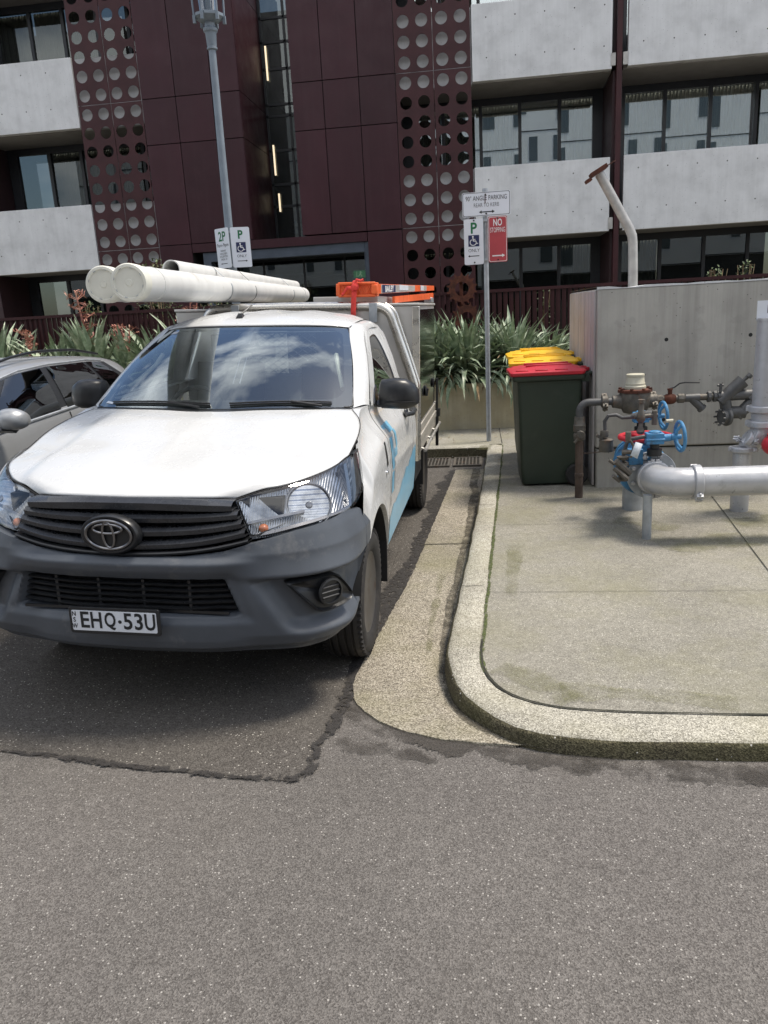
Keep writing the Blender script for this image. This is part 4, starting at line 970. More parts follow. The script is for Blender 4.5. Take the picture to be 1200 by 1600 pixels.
# ================================================================ CONCRETE WALL, BENT PIPE
wl_ = thing('concrete_wall', (2.5, 7.8, PZ), 'streaked grey concrete wall behind the fire hydrant pipework', 'wall')
mb = MB(); mb.box(0.965, 6.0, 6.86, 8.9, 0.43, 1.775); mb.build('upper_wall', M['wallc'], wl_, bevel=0.012)
mb = MB(); mb.box(0.975, 6.0, 6.875, 8.9, 0.06, 0.415); mb.build('lower_wall', M['wallc'], wl_, bevel=0.01)
mb = MB(); mb.box(0.99, 5.9, 6.89, 8.8, 0.4, 0.44); mb.build('shadow_joint', M['joint'], wl_, smooth=False)
mb = MB()
for i in range(9): y = 6.93+i*0.215; mb.box(0.948-0.003*(i % 2), 0.9645, y, y+0.20, 0.08, 1.765)
mb.build('board_facing', M['wallside'], wl_, bevel=0.004)
mb = MB()
n = 50; rows = []
rnd = random.Random(2)
top = [rnd.uniform(-0.006, 0.010) for _ in range(n)]
for yy in (6.855, 8.905): rows.append([Vector((0.955+(5.045)*i/(n-1), yy, 1.782+top[i])) for i in range(n)])
rows = [[p-Vector((0, 0, 0.012+top[i])) for i, p in enumerate(rows[0])]]+rows
mb.grid(rows); mb.build('coping', M['parapet'], wl_)
mb = MB()
for x, z in ((1.53, 1.335), (2.20, 1.34), (2.19, 0.665), (1.53, 0.66)):
    mb.lathe([(0.0001, 0.0005), (0.016, 0.0005), (0.016, 0.0)], (x, 6.8595, z), (0, -1, 0), 14)
mb.build('tie_holes', M['hole'], wl_)
bp = thing('bent_pipe', (1.50, 8.2, 1.78), 'bent galvanised pipe with a rusty flange rising behind the top of the concrete wall', 'pipe')
mb = MB(); P = [Vector((1.495, 8.2, 1.5)), Vector((1.485, 8.2, 2.0)), Vector((1.478, 8.2, 2.20)), Vector((1.470, 8.2, 2.275)), Vector((1.445, 8.2, 2.335)), Vector((1.15, 8.2, 2.86))]
mb.tube(P, 0.045, 20); mb.build('tube', M['galv_warm'], bp)
mb = MB(); T = Matrix.Translation((1.145, 8.2, 2.875)) @ Matrix.Rotation(R(-29), 4, 'Y')
mb.box(-0.085, 0.085, -0.08, 0.08, -0.008, 0.030, T); mb.box(0.05, 0.18, -0.02, 0.02, 0.004, 0.012, T); mb.box(-0.15, -0.09, -0.05, 0.05, -0.03, 0.0, T)
mb.build('flange_plate', M['rust'], bp, bevel=0.003)

# ================================================================ BINS
def wheelie(lidmat, label, x, y, rz=0.0, group='wheelie bins in a row beside the concrete wall'):
    """origin on the ground; handle and wheels at +x; long side along x"""
    t = thing('wheelie_bin', (x, y, PZ), label, 'bin', group, rz)
    # body rings (x0,x1,halfy) by height
    def ring(x0, x1, hy, z, r=0.035, n=6):
        pts = []
        for cx, cy, a0 in ((x1-r, -hy+r, -90), (x1-r, hy-r, 0), (x0+r, hy-r, 90), (x0+r, -hy+r, 180)):
            for i in range(n): a = R(a0+90*i/(n-1)); pts.append(Vector((cx+r*math.cos(a), cy+r*math.sin(a), z)))
        return pts
    mb = MB()
    mb.loft([ring(-0.245, 0.20, 0.205, 0.02, 0.04), ring(-0.25, 0.205, 0.21, 0.045), ring(-0.262, 0.215, 0.215, 0.16), ring(-0.262, 0.255, 0.217, 0.24), ring(-0.285, 0.275, 0.245, 0.90), ring(-0.29, 0.278, 0.25, 0.945),
             ring(-0.325, 0.30, 0.275, 0.955), ring(-0.33, 0.302, 0.28, 0.965), ring(-0.33, 0.302, 0.28, 0.995), ring(-0.30, 0.28, 0.25, 0.998)])
    mb.build('body', M['bin_green'], t, local=True)
    mb = MB(); mb.tube([(0.29, -0.21, 0.985), (0.355, -0.2, 1.0), (0.365, 0, 1.0), (0.355, 0.2, 1.0), (0.29, 0.21, 0.985)], 0.016, 8)
    for yy in (-0.23, 0.23): mb.box(0.27, 0.335, yy-0.012, yy+0.012, 0.93, 1.0)
    mb.build('handle', M['bin_green'], t, local=True)
    mb = MB()
    mb.loft([ring(-0.345, 0.29, 0.285, 0.998), ring(-0.35, 0.295, 0.29, 1.004), ring(-0.35, 0.31, 0.29, 1.03), ring(-0.33, 0.30, 0.27, 1.040), ring(-0.315, 0.285, 0.25, 1.043), ring(-0.24, 0.23, 0.20, 1.063), ring(-0.10, 0.20, 0.16, 1.074)])
    for k in range(3):
        x0 = -0.30+k*0.17; mb.box(x0, x0+0.11, -0.262, -0.225, 1.035, 1.052); mb.box(x0, x0+0.11, 0.225, 0.262, 1.035, 1.052)
    mb.box(-0.20, 0.20, -0.13, -0.09, 1.06, 1.085); mb.box(-0.20, 0.20, 0.09, 0.13, 1.06, 1.085); mb.box(0.28, 0.36, -0.10, -0.06, 1.01, 1.04); mb.box(0.28, 0.36, 0.06, 0.10, 1.01, 1.04)
    mb.build('lid', M[lidmat], t, local=True, bevel=0.006)
    for yy in (-1, 1):
        q = MB(); q.lathe([(0.055, -0.022), (0.085, -0.024), (0.10, -0.014), (0.10, 0.014), (0.085, 0.024), (0.055, 0.022)], (0.235, yy*0.235, 0.10), (0, 1, 0), 28)
        wo = q.build('wheel', M['rubber'], t, local=True)
        q = MB(); q.lathe([(0.001, -0.012), (0.02, -0.02), (0.02, -0.008), (0.056, -0.008), (0.056, 0.008), (0.02, 0.008), (0.001, 0.012)], (0.235, yy*0.235, 0.10), (0, 1, 0), 20); q.build('hub', M['black_plastic'], wo, local=True)
    mb = MB(); mb.tube([(0.235, -0.235, 0.10), (0.235, 0.235, 0.10)], 0.011, 8); mb.build('axle', M['black_plastic'], t, local=True)
    return t
wheelie('bin_red', 'dark green wheelie bin with a red lid, nearest in the row beside the hydrant pipes', 0.575, 7.20, R(2))
wheelie('bin_yellow', 'wheelie bin with a yellow lid right behind the red lidded bin', 0.60, 7.86, R(-1.5)).scale = (1.0, 1.0, 1.035)
wheelie('bin_yellow', 'wheelie bin with a yellow lid at the back of the row, closest to the planter', 0.60, 8.50, R(1)).scale = (1.0, 1.0, 1.06)

# ================================================================ PIPEWORK
def coupling(mb, c, ax, r, wd=0.05):
    ax = Vector(ax).normalized(); c = Vector(c)
    mb.lathe([(r+0.002, -wd/2), (r+0.014, -wd/2), (r+0.020, -wd/2+0.006), (r+0.020, wd/2-0.006), (r+0.014, wd/2), (r+0.002, wd/2)], c, ax, 28)
    s = ax.orthogonal().normalized()
    if abs(ax.z) < 0.5: s = Vector((0, -0.75, -0.66)); s = (s-ax*s.dot(ax)).normalized()
    else: s = Vector((0.85, -0.5, 0))
    for q in (-1, 1):
        d = s*q*(r+0.022)
        T = Matrix.Translation(c+d)
        u = ax; v_ = s; w_ = u.cross(v_)
        Rm = Matrix((u, v_, w_)).transposed().to_4x4()
        mb.box(-wd/2*0.8, wd/2*0.8, -0.012, 0.022, -0.028, -0.004, T @ Rm); mb.box(-wd/2*0.8, wd/2*0.8, -0.012, 0.022, 0.004, 0.028, T @ Rm)
        mb.tube([c+d+v_*q*0.0+v_*0.008-w_*0.045, c+d+v_*0.008+w_*0.045], 0.008, 8)
def arc(c, a, b, r, a0, a1, n=10):
    c = Vector(c); a = Vector(a); b = Vector(b); return [c+(a*math.cos(R(a0+(a1-a0)*i/n))+b*math.sin(R(a0+(a1-a0)*i/n)))*r for i in range(n+1)]
# silver main
H_ = thing('hydrant_pipe', (1.17, 5.3, PZ), 'thick horizontal silver pipe with blue valves, blue handwheels, a paper tag and a red handwheel', 'pipework')
AX, AY, AZ = 1.165, 5.26, 0.472; rP = 0.098
def tb(name, mat, f, parent=H_, **k):
    mb = MB(); f(mb); return mb.build(name, M[mat], parent, **k)
tb('main_pipe', 'pipe_grey', lambda m_: m_.tube([(AX+0.20, AY, AZ), (5.0, AY+0.1, AZ)], rP, 36))
tb('elbow', 'pipe_grey', lambda m_: (m_.tube([(AX, AY+0.26, AZ)]+arc((AX+0.15, AY+0.15, AZ), (-1, 0, 0), (0, -1, 0), 0.15, 0, 90, 12)+[(AX+0.22, AY, AZ)], rP+0.002, 32), m_.lathe([(rP+0.012, -0.012), (rP+0.012, 0.012)], (AX, AY+0.20, AZ), (0, 1, 0), 30)))
tb('coupling', 'pipe_grey', lambda m_: coupling(m_, (AX+0.235, AY, AZ), (1, 0, 0), rP, 0.055), bevel=0.003)
tb('coupling', 'pipe_grey', lambda m_: coupling(m_, (AX, AY+0.17, AZ), (0, 1, 0), rP, 0.05), bevel=0.003)
def fl(m_):
    m_.lathe([(rP, 0), (0.168, 0), (0.171, 0.004), (0.171, 0.024), (0.168, 0.028), (rP, 0.028)], (AX, AY+0.25, AZ), (0, 1, 0), 44)
fo = tb('flange', 'galv', fl)
def flb(m_):
    for i in range(8):
        a = 2*math.pi*(i+0.5)/8; x, z = AX+math.cos(a)*0.138, AZ+math.sin(a)*0.138
        m_.lathe([(0.017, 0), (0.017, 0.016), (0.012, 0.018), (0.012, 0.026), (0.0001, 0.027)], (x, AY+0.25, z), (0, -1, 0), 6)
tb('flange_bolts', 'pipe_grey', flb, fo)
tb('valve_body', 'valve_blue', lambda m_: (m_.lathe([(0.10, 0), (0.175, 0.001), (0.182, 0.03), (0.168, 0.04), (0.172, 0.09), (0.160, 0.16), (0.135, 0.26), (0.14, 0.30), (0.16, 0.305), (0.16, 0.335), (0.1, 0.336)], (AX-0.05, AY+0.281, AZ+0.03), (0, 1, 0), 40), m_.box(AX-0.10, AX-0.02, AY+0.30, AY+0.36, AZ+0.08, AZ+0.19)), bevel=0.002)
tb('feed_pipe', 'pipe_grey', lambda m_: (m_.tube([(AX-0.02, AY+0.61, AZ+0.01), (AX-0.02, AY+0.95, AZ+0.01)], 0.098, 28)))
tb('riser_stub', 'galv', lambda m_: m_.tube([(1.155, 6.12, PZ-0.02), (1.155, 6.12, AZ-0.02)], 0.082, 28))
tb('support_leg', 'galv', lambda m_: m_.tube([(1.098, 5.30, PZ-0.01), (1.098, 5.30, AZ-0.09)], 0.031, 20))
# gearbox and handwheel (front)
def gearbox(c, r_wheel, first):
    cx, cy, cz = c
    g1 = tb('gearbox', 'valve_blue', lambda m_: (m_.box(cx-0.062, cx+0.055, cy-0.045, cy+0.045, cz-0.038, cz+0.038), m_.box(cx-0.067, cx+0.06, cy-0.052, cy+0.052, cz-0.012, cz+0.002), m_.lathe([(0.042, 0.038), (0.042, 0.048), (0.02, 0.052), (0.0001, 0.052)], (cx, cy, cz), (0, 0, 1), 24), m_.lathe([(0.026, 0.0), (0.026, 0.05), (0.018, 0.055), (0.018, 0.12)], (cx+0.055, cy-0.01, cz), (1, 0, 0.05), 16)), bevel=0.005)
    tb('gearbox_neck', 'black_plastic', lambda m_: m_.lathe([(0.05, -0.12), (0.05, -0.075), (0.032, -0.07), (0.032, -0.038)], (cx, cy, cz), (0, 0, 1), 20))
    def wh(m_):
        cw = Vector((cx+0.165, cy-0.01, cz+0.008)); ax = Vector((1, 0.10, 0.05)).normalized(); u = Vector((0, 0, 1)); u = (u-ax*u.dot(ax)).normalized(); v_ = ax.cross(u)
        m_.tube([cw+(u*math.cos(2*math.pi*i/36)+v_*math.sin(2*math.pi*i/36))*r_wheel for i in range(36)], 0.012, 10, closed=True)
        hub = cw-ax*0.03
        m_.lathe([(0.024, -0.03), (0.024, 0.01), (0.0001, 0.012)], hub, ax, 14)
        for k in range(3):
            a = 2*math.pi*k/3+0.5; m_.tube([hub, hub+(u*math.cos(a)+v_*math.sin(a))*r_wheel*0.5, cw+(u*math.cos(a)+v_*math.sin(a))*r_wheel], [0.014, 0.011, 0.010], 8)
    tb('handwheel', 'valve_blue', wh)
gearbox((1.165, AY+0.20, 0.745), 0.100, True)
gearbox((1.225, 6.25, 0.778), 0.105, False)
def redw(m_):
    c = Vector((1.155, 5.72, 0.712)); m_.tube([c+Vector((0.175*math.cos(2*math.pi*i/36), 0.16*math.sin(2*math.pi*i/36), 0.0)) for i in range(36)], 0.020, 10, closed=True)
    for k in range(4):
        a = math.pi/2*k+0.5; m_.tube([c-Vector((0, 0, 0.012)), c+Vector((0.175*math.cos(a), 0.16*math.sin(a), 0))], [0.02, 0.013], 8)
    m_.lathe([(0.035, -0.03), (0.035, 0.015), (0.0001, 0.018)], c, (0, 0, 1), 14)
tb('red_handwheel', 'valve_red', redw)
tb('valve_cover', 'valve_blue', lambda m_: (m_.lathe([(0.12, 0), (0.125, 0.02), (0.09, 0.05), (0.06, 0.10), (0.055, 0.14)], (1.10, 5.62, 0.58), (0, 0, 1), 24), m_.box(1.0, 1.10, 5.50, 5.62, 0.55, 0.66)), bevel=0.004)
tb('valve_cover_bolts', 'pipe_old', lambda m_: [m_.lathe([(0.013, 0), (0.013, 0.02), (0.0001, 0.022)], (1.10+0.105*math.cos(a*0.785), 5.62+0.105*math.sin(a*0.785), 0.60), (0, 0, 1), 6) for a in range(8)])
tb('pressure_gauge_line', 'pipe_old', lambda m_: (m_.tube([(1.0, 5.42, 0.62), (1.02, 5.42, 0.70), (0.98, 5.42, 0.76)], 0.010, 8), m_.tube([(0.98, 5.42, 0.74), (0.98, 5.42, 0.80)], 0.02, 10), m_.tube([(0.94, 5.42, 0.66), (1.0, 5.42, 0.66)], 0.016, 8)))
tb('valve_bonnet', 'valve_blue', lambda m_: (m_.lathe([(0.02, 0.26), (0.03, 0.20), (0.06, 0.17), (0.10, 0.16), (0.105, 0.11), (0.08, 0.10), (0.075, 0)], (1.155, 5.72, 0.45), (0, 0, 1), 28), m_.lathe([(0.10, -0.09), (0.145, -0.085), (0.145, -0.06), (0.11, -0.05), (0.11, 0.09), (0.145, 0.1), (0.145, 0.125), (0.10, 0.13)], (1.14, 5.95, AZ+0.03), (0, 1, 0), 30)))
# small bore bypass, left
def bypass(m_):
    m_.tube([(0.97, 5.50, 0.52), (0.965, 5.50, 0.62), (0.985, 5.50, 0.71), (1.02, 5.48, 0.74), (1.09, 5.47, 0.755), (1.12, 5.47, 0.75)], 0.014, 10)
tb('bypass_tube', 'pipe_dark', bypass)
tb('bypass_tube', 'pipe_dark', lambda m_: (m_.tube([(0.905, 5.95, 0.72), (0.90, 5.95, 0.80), (0.925, 5.93, 0.845), (0.98, 5.92, 0.85), (1.02, 5.9, 0.83), (1.11, 5.88, 0.835)], 0.014, 10), m_.tube([(1.09, 5.88, 0.84), (1.15, 5.86, 0.86), (1.22, 5.86, 0.86)], 0.022, 10)))
def fit(m_):
    rnd = random.Random(9)
    for z in (0.50, 0.535, 0.57, 0.61): m_.lathe([(0.042-rnd.uniform(0, 0.012), -0.012), (0.046-rnd.uniform(0, 0.012), 0.012)], (0.955, 5.46, z), (0, 0, 1), 6)
    m_.tube([(0.90, 5.42, 0.60), (1.0, 5.44, 0.50)], 0.024, 8); m_.tube([(0.89, 5.42, 0.55), (0.98, 5.40, 0.47)], 0.018, 8); m_.tube([(0.86, 5.45, 0.60), (0.90, 5.45, 0.57)], 0.012, 6)
    m_.tube([(0.96, 5.46, 0.45), (0.96, 5.46, 0.48)], 0.035, 10); m_.tube([(0.88, 5.40, 0.50), (0.93, 5.42, 0.455)], 0.014, 8)
def fit2(m_):
    m_.lathe([(0.05, 0), (0.055, 0.02), (0.05, 0.07), (0.055, 0.09), (0.03, 0.1)], (0.915, 5.95, 0.57), (0, 0, 1), 14); m_.tube([(0.84, 5.93, 0.70), (0.90, 5.94, 0.66)], 0.012, 6)
    m_.lathe([(0.03, 0), (0.034, 0.015), (0.03, 0.05)], (0.90, 5.95, 0.68), (0, 0, 1), 10)
tb('bypass_fittings', 'pipe_old', fit); tb('bypass_fittings', 'pipe_old', fit2)
def stem(m_):
    m_.lathe([(0.018, 0), (0.03, 0.02), (0.018, 0.05), (0.014, 0.08), (0.03, 0.10), (0.034, 0.13), (0.02, 0.16), (0.02, 0.22), (0.026, 0.225), (0.026, 0.25), (0.0001, 0.252)], (1.115, 5.70, 0.735), (0, 0, 1), 12)
    m_.tube([(1.07, 5.70, 0.86), (1.23, 5.70, 0.87)], 0.017, 8); m_.tube([(1.21, 5.7, 0.80), (1.21, 5.7, 0.90)], 0.02, 8)
tb('stem_fittings', 'pipe_old', stem)
def tagf(m_): m_.add([(1.02, 5.36, 0.74), (1.065, 5.355, 0.725), (1.03, 5.345, 0.625), (0.985, 5.35, 0.65)], [(0, 1, 2, 3)])
tb('paper_tag', 'tag', tagf, solid=0.001)
tb('warning_cap', 'cream', lambda m_: m_.tube([(1.37, 6.05, 0.77), (1.42, 6.05, 0.772)], 0.014, 8))

# water meter line on the wall
Wm = thing('water_meter', (0.79, 6.53, PZ), 'weathered bronze water meter with a cream cap on a dark pipe beside the bins', 'water meter')
tw = lambda name, mat, f, **k: tb(name, mat, f, Wm, **k)
WY_ = 6.53
tw('riser', 'pipe_brown', lambda m_: (m_.tube([(0.785, WY_, PZ-0.02), (0.785, WY_, 0.62)], 0.033, 20), m_.lathe([(0.034, 0), (0.037, 0.004), (0.037, 0.03), (0.034, 0.034)], (0.785, WY_, 0.25), (0, 0, 1), 20)))
tw('union', 'pipe_old', lambda m_: (m_.lathe([(0.036, 0), (0.046, 0.01), (0.05, 0.05), (0.046, 0.06), (0.04, 0.07), (0.05, 0.08), (0.052, 0.13), (0.045, 0.14), (0.042, 0.2)], (0.785, WY_, 0.56), (0, 0, 1), 16), m_.lathe([(0.03, -0.075), (0.034, -0.07), (0.034, -0.045), (0.022, -0.04)], (0.785, WY_, 0.62), (0, 1, 0), 8), m_.tube([(0.74, WY_-0.05, 0.55), (0.81, WY_-0.07, 0.64)], 0.012, 6)))
tw('bend', 'pipe_dark', lambda m_: m_.tube([(0.785, WY_, 0.75)]+arc((0.86, WY_, 0.80), (-1, 0, 0), (0, 0, 1), 0.075, 0, 90, 8)+[(1.07, WY_, 0.876)], 0.031, 18))
tw('coupling', 'pipe_old', lambda m_: coupling(m_, (0.985, WY_, 0.876), (1, 0, 0), 0.032, 0.05))
mx_ = 1.225
tw('meter_body', 'pipe_old', lambda m_: (m_.lathe([(0.05, -0.115), (0.09, -0.105), (0.115, -0.06), (0.125, 0.0), (0.122, 0.05), (0.118, 0.06)], (mx_, WY_, 0.885), (0, 0, 1), 32), m_.lathe([(0.045, -0.18), (0.05, -0.175), (0.05, -0.16), (0.06, -0.12), (0.06, 0.12), (0.05, 0.16), (0.05, 0.175), (0.045, 0.18)], (mx_, WY_, 0.872), (1, 0, 0), 24)))
def mf(m_):
    m_.lathe([(0.118, 0), (0.138, 0.001), (0.138, 0.022), (0.10, 0.028)], (mx_, WY_, 0.945), (0, 0, 1), 8)
    for i in range(8): a = 2*math.pi*(i+0.5)/8; m_.lathe([(0.014, 0), (0.014, 0.014), (0.0001, 0.015)], (mx_+0.12*math.cos(a), WY_+0.12*math.sin(a), 0.968), (0, 0, 1), 6)
tw('meter_flange', 'rust', mf, smooth=False)
tw('register_cap', 'cream', lambda m_: (m_.lathe([(0.085, 0), (0.086, 0.02), (0.078, 0.03), (0.078, 0.045), (0.074, 0.05), (0.068, 0.10), (0.072, 0.102), (0.072, 0.116), (0.066, 0.12), (0.0001, 0.121)], (mx_, WY_, 0.972), (0, 0, 1), 28)))
tw('coupling', 'pipe_old', lambda m_: coupling(m_, (1.375, WY_, 0.876), (1, 0, 0), 0.032, 0.05))
tw('line_pipe', 'pipe_old', lambda m_: (m_.tube([(1.38, WY_, 0.876), (1.96, WY_, 0.885)], 0.026, 16), m_.lathe([(0.034, 0), (0.038, 0.004), (0.038, 0.04), (0.034, 0.044)], (1.40, WY_, 0.876), (1, 0, 0), 8), m_.lathe([(0.034, 0), (0.038, 0.004), (0.038, 0.05), (0.034, 0.054)], (1.56, WY_, 0.878), (1, 0, 0), 8)))
tw('ball_valve', 'rust', lambda m_: (m_.lathe([(0.03, -0.045), (0.04, -0.03), (0.044, 0), (0.04, 0.03), (0.03, 0.045)], (1.50, WY_, 0.877), (1, 0, 0), 18), m_.lathe([(0.018, 0.035), (0.018, 0.07), (0.022, 0.072), (0.022, 0.085)], (1.50, WY_, 0.877), (0, 0, 1), 10)))
tw('valve_lever', 'black_plastic', lambda m_: m_.tube([(1.49, WY_, 0.96), (1.53, WY_, 0.968), (1.57, WY_-0.01, 1.0), (1.61, WY_-0.02, 1.008), (1.72, WY_-0.03, 1.003)], 0.006, 8))
tw('strainer', 'pipe_dark', lambda m_: (m_.lathe([(0.032, -0.06), (0.034, 0.05)], (1.68, WY_, 0.88), (1, 0, 0), 18), m_.tube([(1.665, WY_, 0.88), (1.76, WY_, 0.785)], 0.032, 16), m_.lathe([(0.038, 0), (0.038, 0.022)], (1.745, WY_, 0.80), (0.7, 0, -0.7), 8)))
tw('union_nuts', 'pipe_dark', lambda m_: [m_.lathe([(0.04, 0), (0.045, 0.004), (0.045, 0.026), (0.04, 0.03)], (x, WY_, 0.884), (1, 0, 0), 8) for x in (1.79, 1.835, 1.90)])
DX = -0.075
def sh(P): return [(a+DX, b-0.01, c) for a, b, c in P]
tw('dual_check_valve', 'pipe_dark', lambda m_: (
    m_.tube(sh([(1.96, WY_, 0.84), (2.13, WY_, 1.0)]), [0.05, 0.056], 20), m_.tube(sh([(2.19, WY_, 0.85), (2.37, WY_, 1.02)]), [0.05, 0.056], 20), m_.tube(sh([(1.94, WY_, 0.885), (2.6, WY_, 0.90)]), 0.042, 18),
    m_.tube(sh([(2.30, WY_, 0.92), (2.10, WY_, 0.72)]), [0.05, 0.045], 18), m_.tube(sh([(2.0, WY_, 0.86), (2.02, WY_, 0.76)]), 0.045, 16), m_.tube(sh([(2.03, WY_, 0.75), (2.16, WY_, 0.75)]), 0.05, 16),
    m_.tube(sh([(2.13, WY_, 1.0), (2.18, WY_, 1.045)]), 0.015, 10), m_.tube(sh([(2.165, WY_-0.01, 1.03), (2.185, WY_-0.01, 1.05)]), 0.022, 8), m_.tube(sh([(2.37, WY_, 1.02), (2.41, WY_, 1.06)]), 0.015, 10),
    m_.tube(sh([(1.955, WY_-0.03, 0.92), (1.955, WY_-0.03, 0.99)]), 0.012, 8), m_.tube(sh([(1.93, WY_-0.03, 0.975), (1.975, WY_-0.03, 0.975)]), 0.010, 6)))
def bf(m_):
    m_.lathe([(0.052, -0.03), (0.075, -0.028), (0.075, -0.008), (0.06, 0.0), (0.06, 0.03)], (2.0+DX, WY_-0.03, 0.72), (-1, -0.35, 0), 20)
    for i in range(8):
        a = 2*math.pi*i/8; u = Vector((0.33, -0.94, 0)); p = Vector((1.965+DX, WY_-0.055, 0.72))+Vector((0, 0, 1))*math.sin(a)*0.06+u*math.cos(a)*0.06
        m_.tube([p, p+Vector((-0.02, -0.01, 0))], 0.008, 6)
tw('blind_flange', 'pipe_dark', bf)
def wi(m_):
    m_.tube(sh([(0.815, WY_, 0.60), (0.86, WY_+0.05, 0.50), (0.93, WY_+0.22, 0.41), (0.99, 6.83, 0.395), (1.07, 6.845, 0.40), (1.3, 6.845, 0.425)]), 0.005, 6)
tw('earth_wire', 'pipe_brown', wi)

# vertical booster pipe at the right edge
Vp = thing('riser_pipe', (2.05, 6.0, PZ), 'upright silver pipe with clamps and a red valve in front of the concrete wall', 'pipe')
tv = lambda name, mat, f, **k: tb(name, mat, f, Vp, **k)
VX, VY = 2.055, 6.0
tv('standpipe', 'pipe_grey', lambda m_: (m_.tube([(VX, VY, 0.66), (VX, VY, 1.485)], [0.088, 0.088], 36), m_.lathe([(0.094, 0), (0.094, 0.02), (0.0001, 0.021)], (VX, VY, 1.478), (0, 0, 1), 30)))
for z in (0.845, 0.735): tv('clamp', 'pipe_grey', lambda m_: coupling(m_, (VX, VY, z), (0, 0, 1), 0.090, 0.05), bevel=0.003)
tv('tee', 'pipe_grey', lambda m_: (m_.tube([(VX, VY, 0.74), (VX-0.01, VY, 0.64), (VX-0.06, VY, 0.60), (VX-0.12, VY, 0.56)], [0.086, 0.085, 0.07, 0.06], 26), m_.tube([(VX-0.0, VY, 0.62), (VX+0.2, VY-0.03, 0.60)], 0.075, 24)))
tv('clamp', 'pipe_grey', lambda m_: coupling(m_, (VX-0.105, VY, 0.62), (-0.8, 0, 0.5), 0.055, 0.045), bevel=0.003)
tv('clamp', 'pipe_grey', lambda m_: coupling(m_, (VX-0.05, VY, 0.655), (-0.9, 0, 0.35), 0.062, 0.045), bevel=0.003)
tv('clamp', 'pipe_grey', lambda m_: coupling(m_, (VX-0.135, VY, 0.545), (0, 0, 1), 0.064, 0.04), bevel=0.003)
tv('stub', 'pipe_grey', lambda m_: m_.tube([(VX-0.135, VY, PZ-0.02), (VX-0.135, VY, 0.55)], 0.066, 28))
tv('red_valve', 'valve_red', lambda m_: (m_.ball((VX+0.055, VY-0.16, 0.60), 0.10, 20, (1.1, 1, 0.85)), m_.lathe([(0.07, 0), (0.075, 0.03), (0.05, 0.05)], (VX+0.055, VY-0.16, 0.65), (0, 0, 1), 20)))
tv('clamp', 'pipe_grey', lambda m_: coupling(m_, (VX+0.115, VY-0.20, 0.56), (0.9, -0.2, -0.1), 0.07, 0.045), bevel=0.003)
def vv(m_):
    m_.tube([(VX+0.03, VY-0.19, 0.55), (VX+0.05, VY-0.21, 0.42)], 0.03, 12); m_.tube([(VX+0.02, VY-0.23, 0.48), (VX+0.10, VY-0.23, 0.48)], 0.02, 10)
tv('drain_fittings', 'pipe_old', vv)
hs = tv('sign_plate', 'sign_white', lambda m_: m_.box(VX-0.10, VX+0.62, VY-0.012, VY-0.008, 1.49, 1.62), smooth=False)
q = MB(); F_ = Matrix(((1, 0, 0, 0), (0, 0, 1, 0), (0, 1, 0, 0), (0, 0, 0, 1)))
me = text_mesh('HYDRANT', 0.085, 0.85, 0.0, 0.0, 'LEFT'); q.mesh(me, Matrix.Translation((VX-0.035, VY-0.0135, 1.557)) @ F_); q.build('lettering', M['sign_black'], hs, smooth=False, weld=False, normals=False)
tv('sign_stay', 'galv', lambda m_: m_.box(VX+0.05, VX+0.07, VY-0.008, VY+0.0, 1.40, 1.60))

# fallen leaves and debris
rnd = random.Random(77); mb = MB()
for i in range(60):
    a = rnd.uniform(0, 6.28)
    x, y, z = (rnd.uniform(-0.6, 0.9), rnd.uniform(9.35, 10.5), PZ+0.004) if i < 40 else (rnd.uniform(0.1, 0.6), rnd.uniform(7.9, 9.0), PZ+0.004)
    blade(mb, (x, y, z), a, 0.05, rnd.uniform(0.015, 0.04), 0.012, 0.3, rnd, 3)
finish(mb.build('leaf_litter', M['dead_leaf'], normals=False), 'scattered pale dry leaves on the footpath by the planter', 'leaves', kind='stuff')

# ================================================================ WHITE UTE (local: x right, y back from the nose, z up)
TH, TT = R(1.3), R(2.2)
Rz = Matrix(((math.cos(TH), math.sin(TH), 0), (-math.sin(TH), math.cos(TH), 0), (0, 0, 1)))
ex = Rz @ Vector((math.cos(TT), 0, -math.sin(TT))); ez = Rz @ Vector((math.sin(TT), 0, math.cos(TT))); ey = Rz @ Vector((0, 1, 0))
UM = Matrix((ex, ey, ez)).transposed().to_4x4(); UM.translation = Vector((-1.47, 2.88, -0.02))-ey*1.8+Vector((0, 1.8, 0))
U = thing('utility_truck', (0, 0, 0), 'white single cab ute with grey bumper and steel tray, parked beside the curved kerb', 'ute', mat=UM)
def ub(name, mat, f, parent=None, sides=(1,), **k):
    """build in truck space; sides (1,-1) makes one mesh per side"""
    res = []
    for s in sides:
        mb = MB(); f(mb)
        if s < 0: mb.mirror()
        res.append(mb.build(name, M[mat] if isinstance(mat, str) else [M[q] for q in mat], parent or U, local=True, **k))
    return res[0] if len(res) == 1 else res
def both(P): return [Vector((-p[0], p[1], p[2])) for p in P[:0:-1]]+[Vector(p) for p in P]

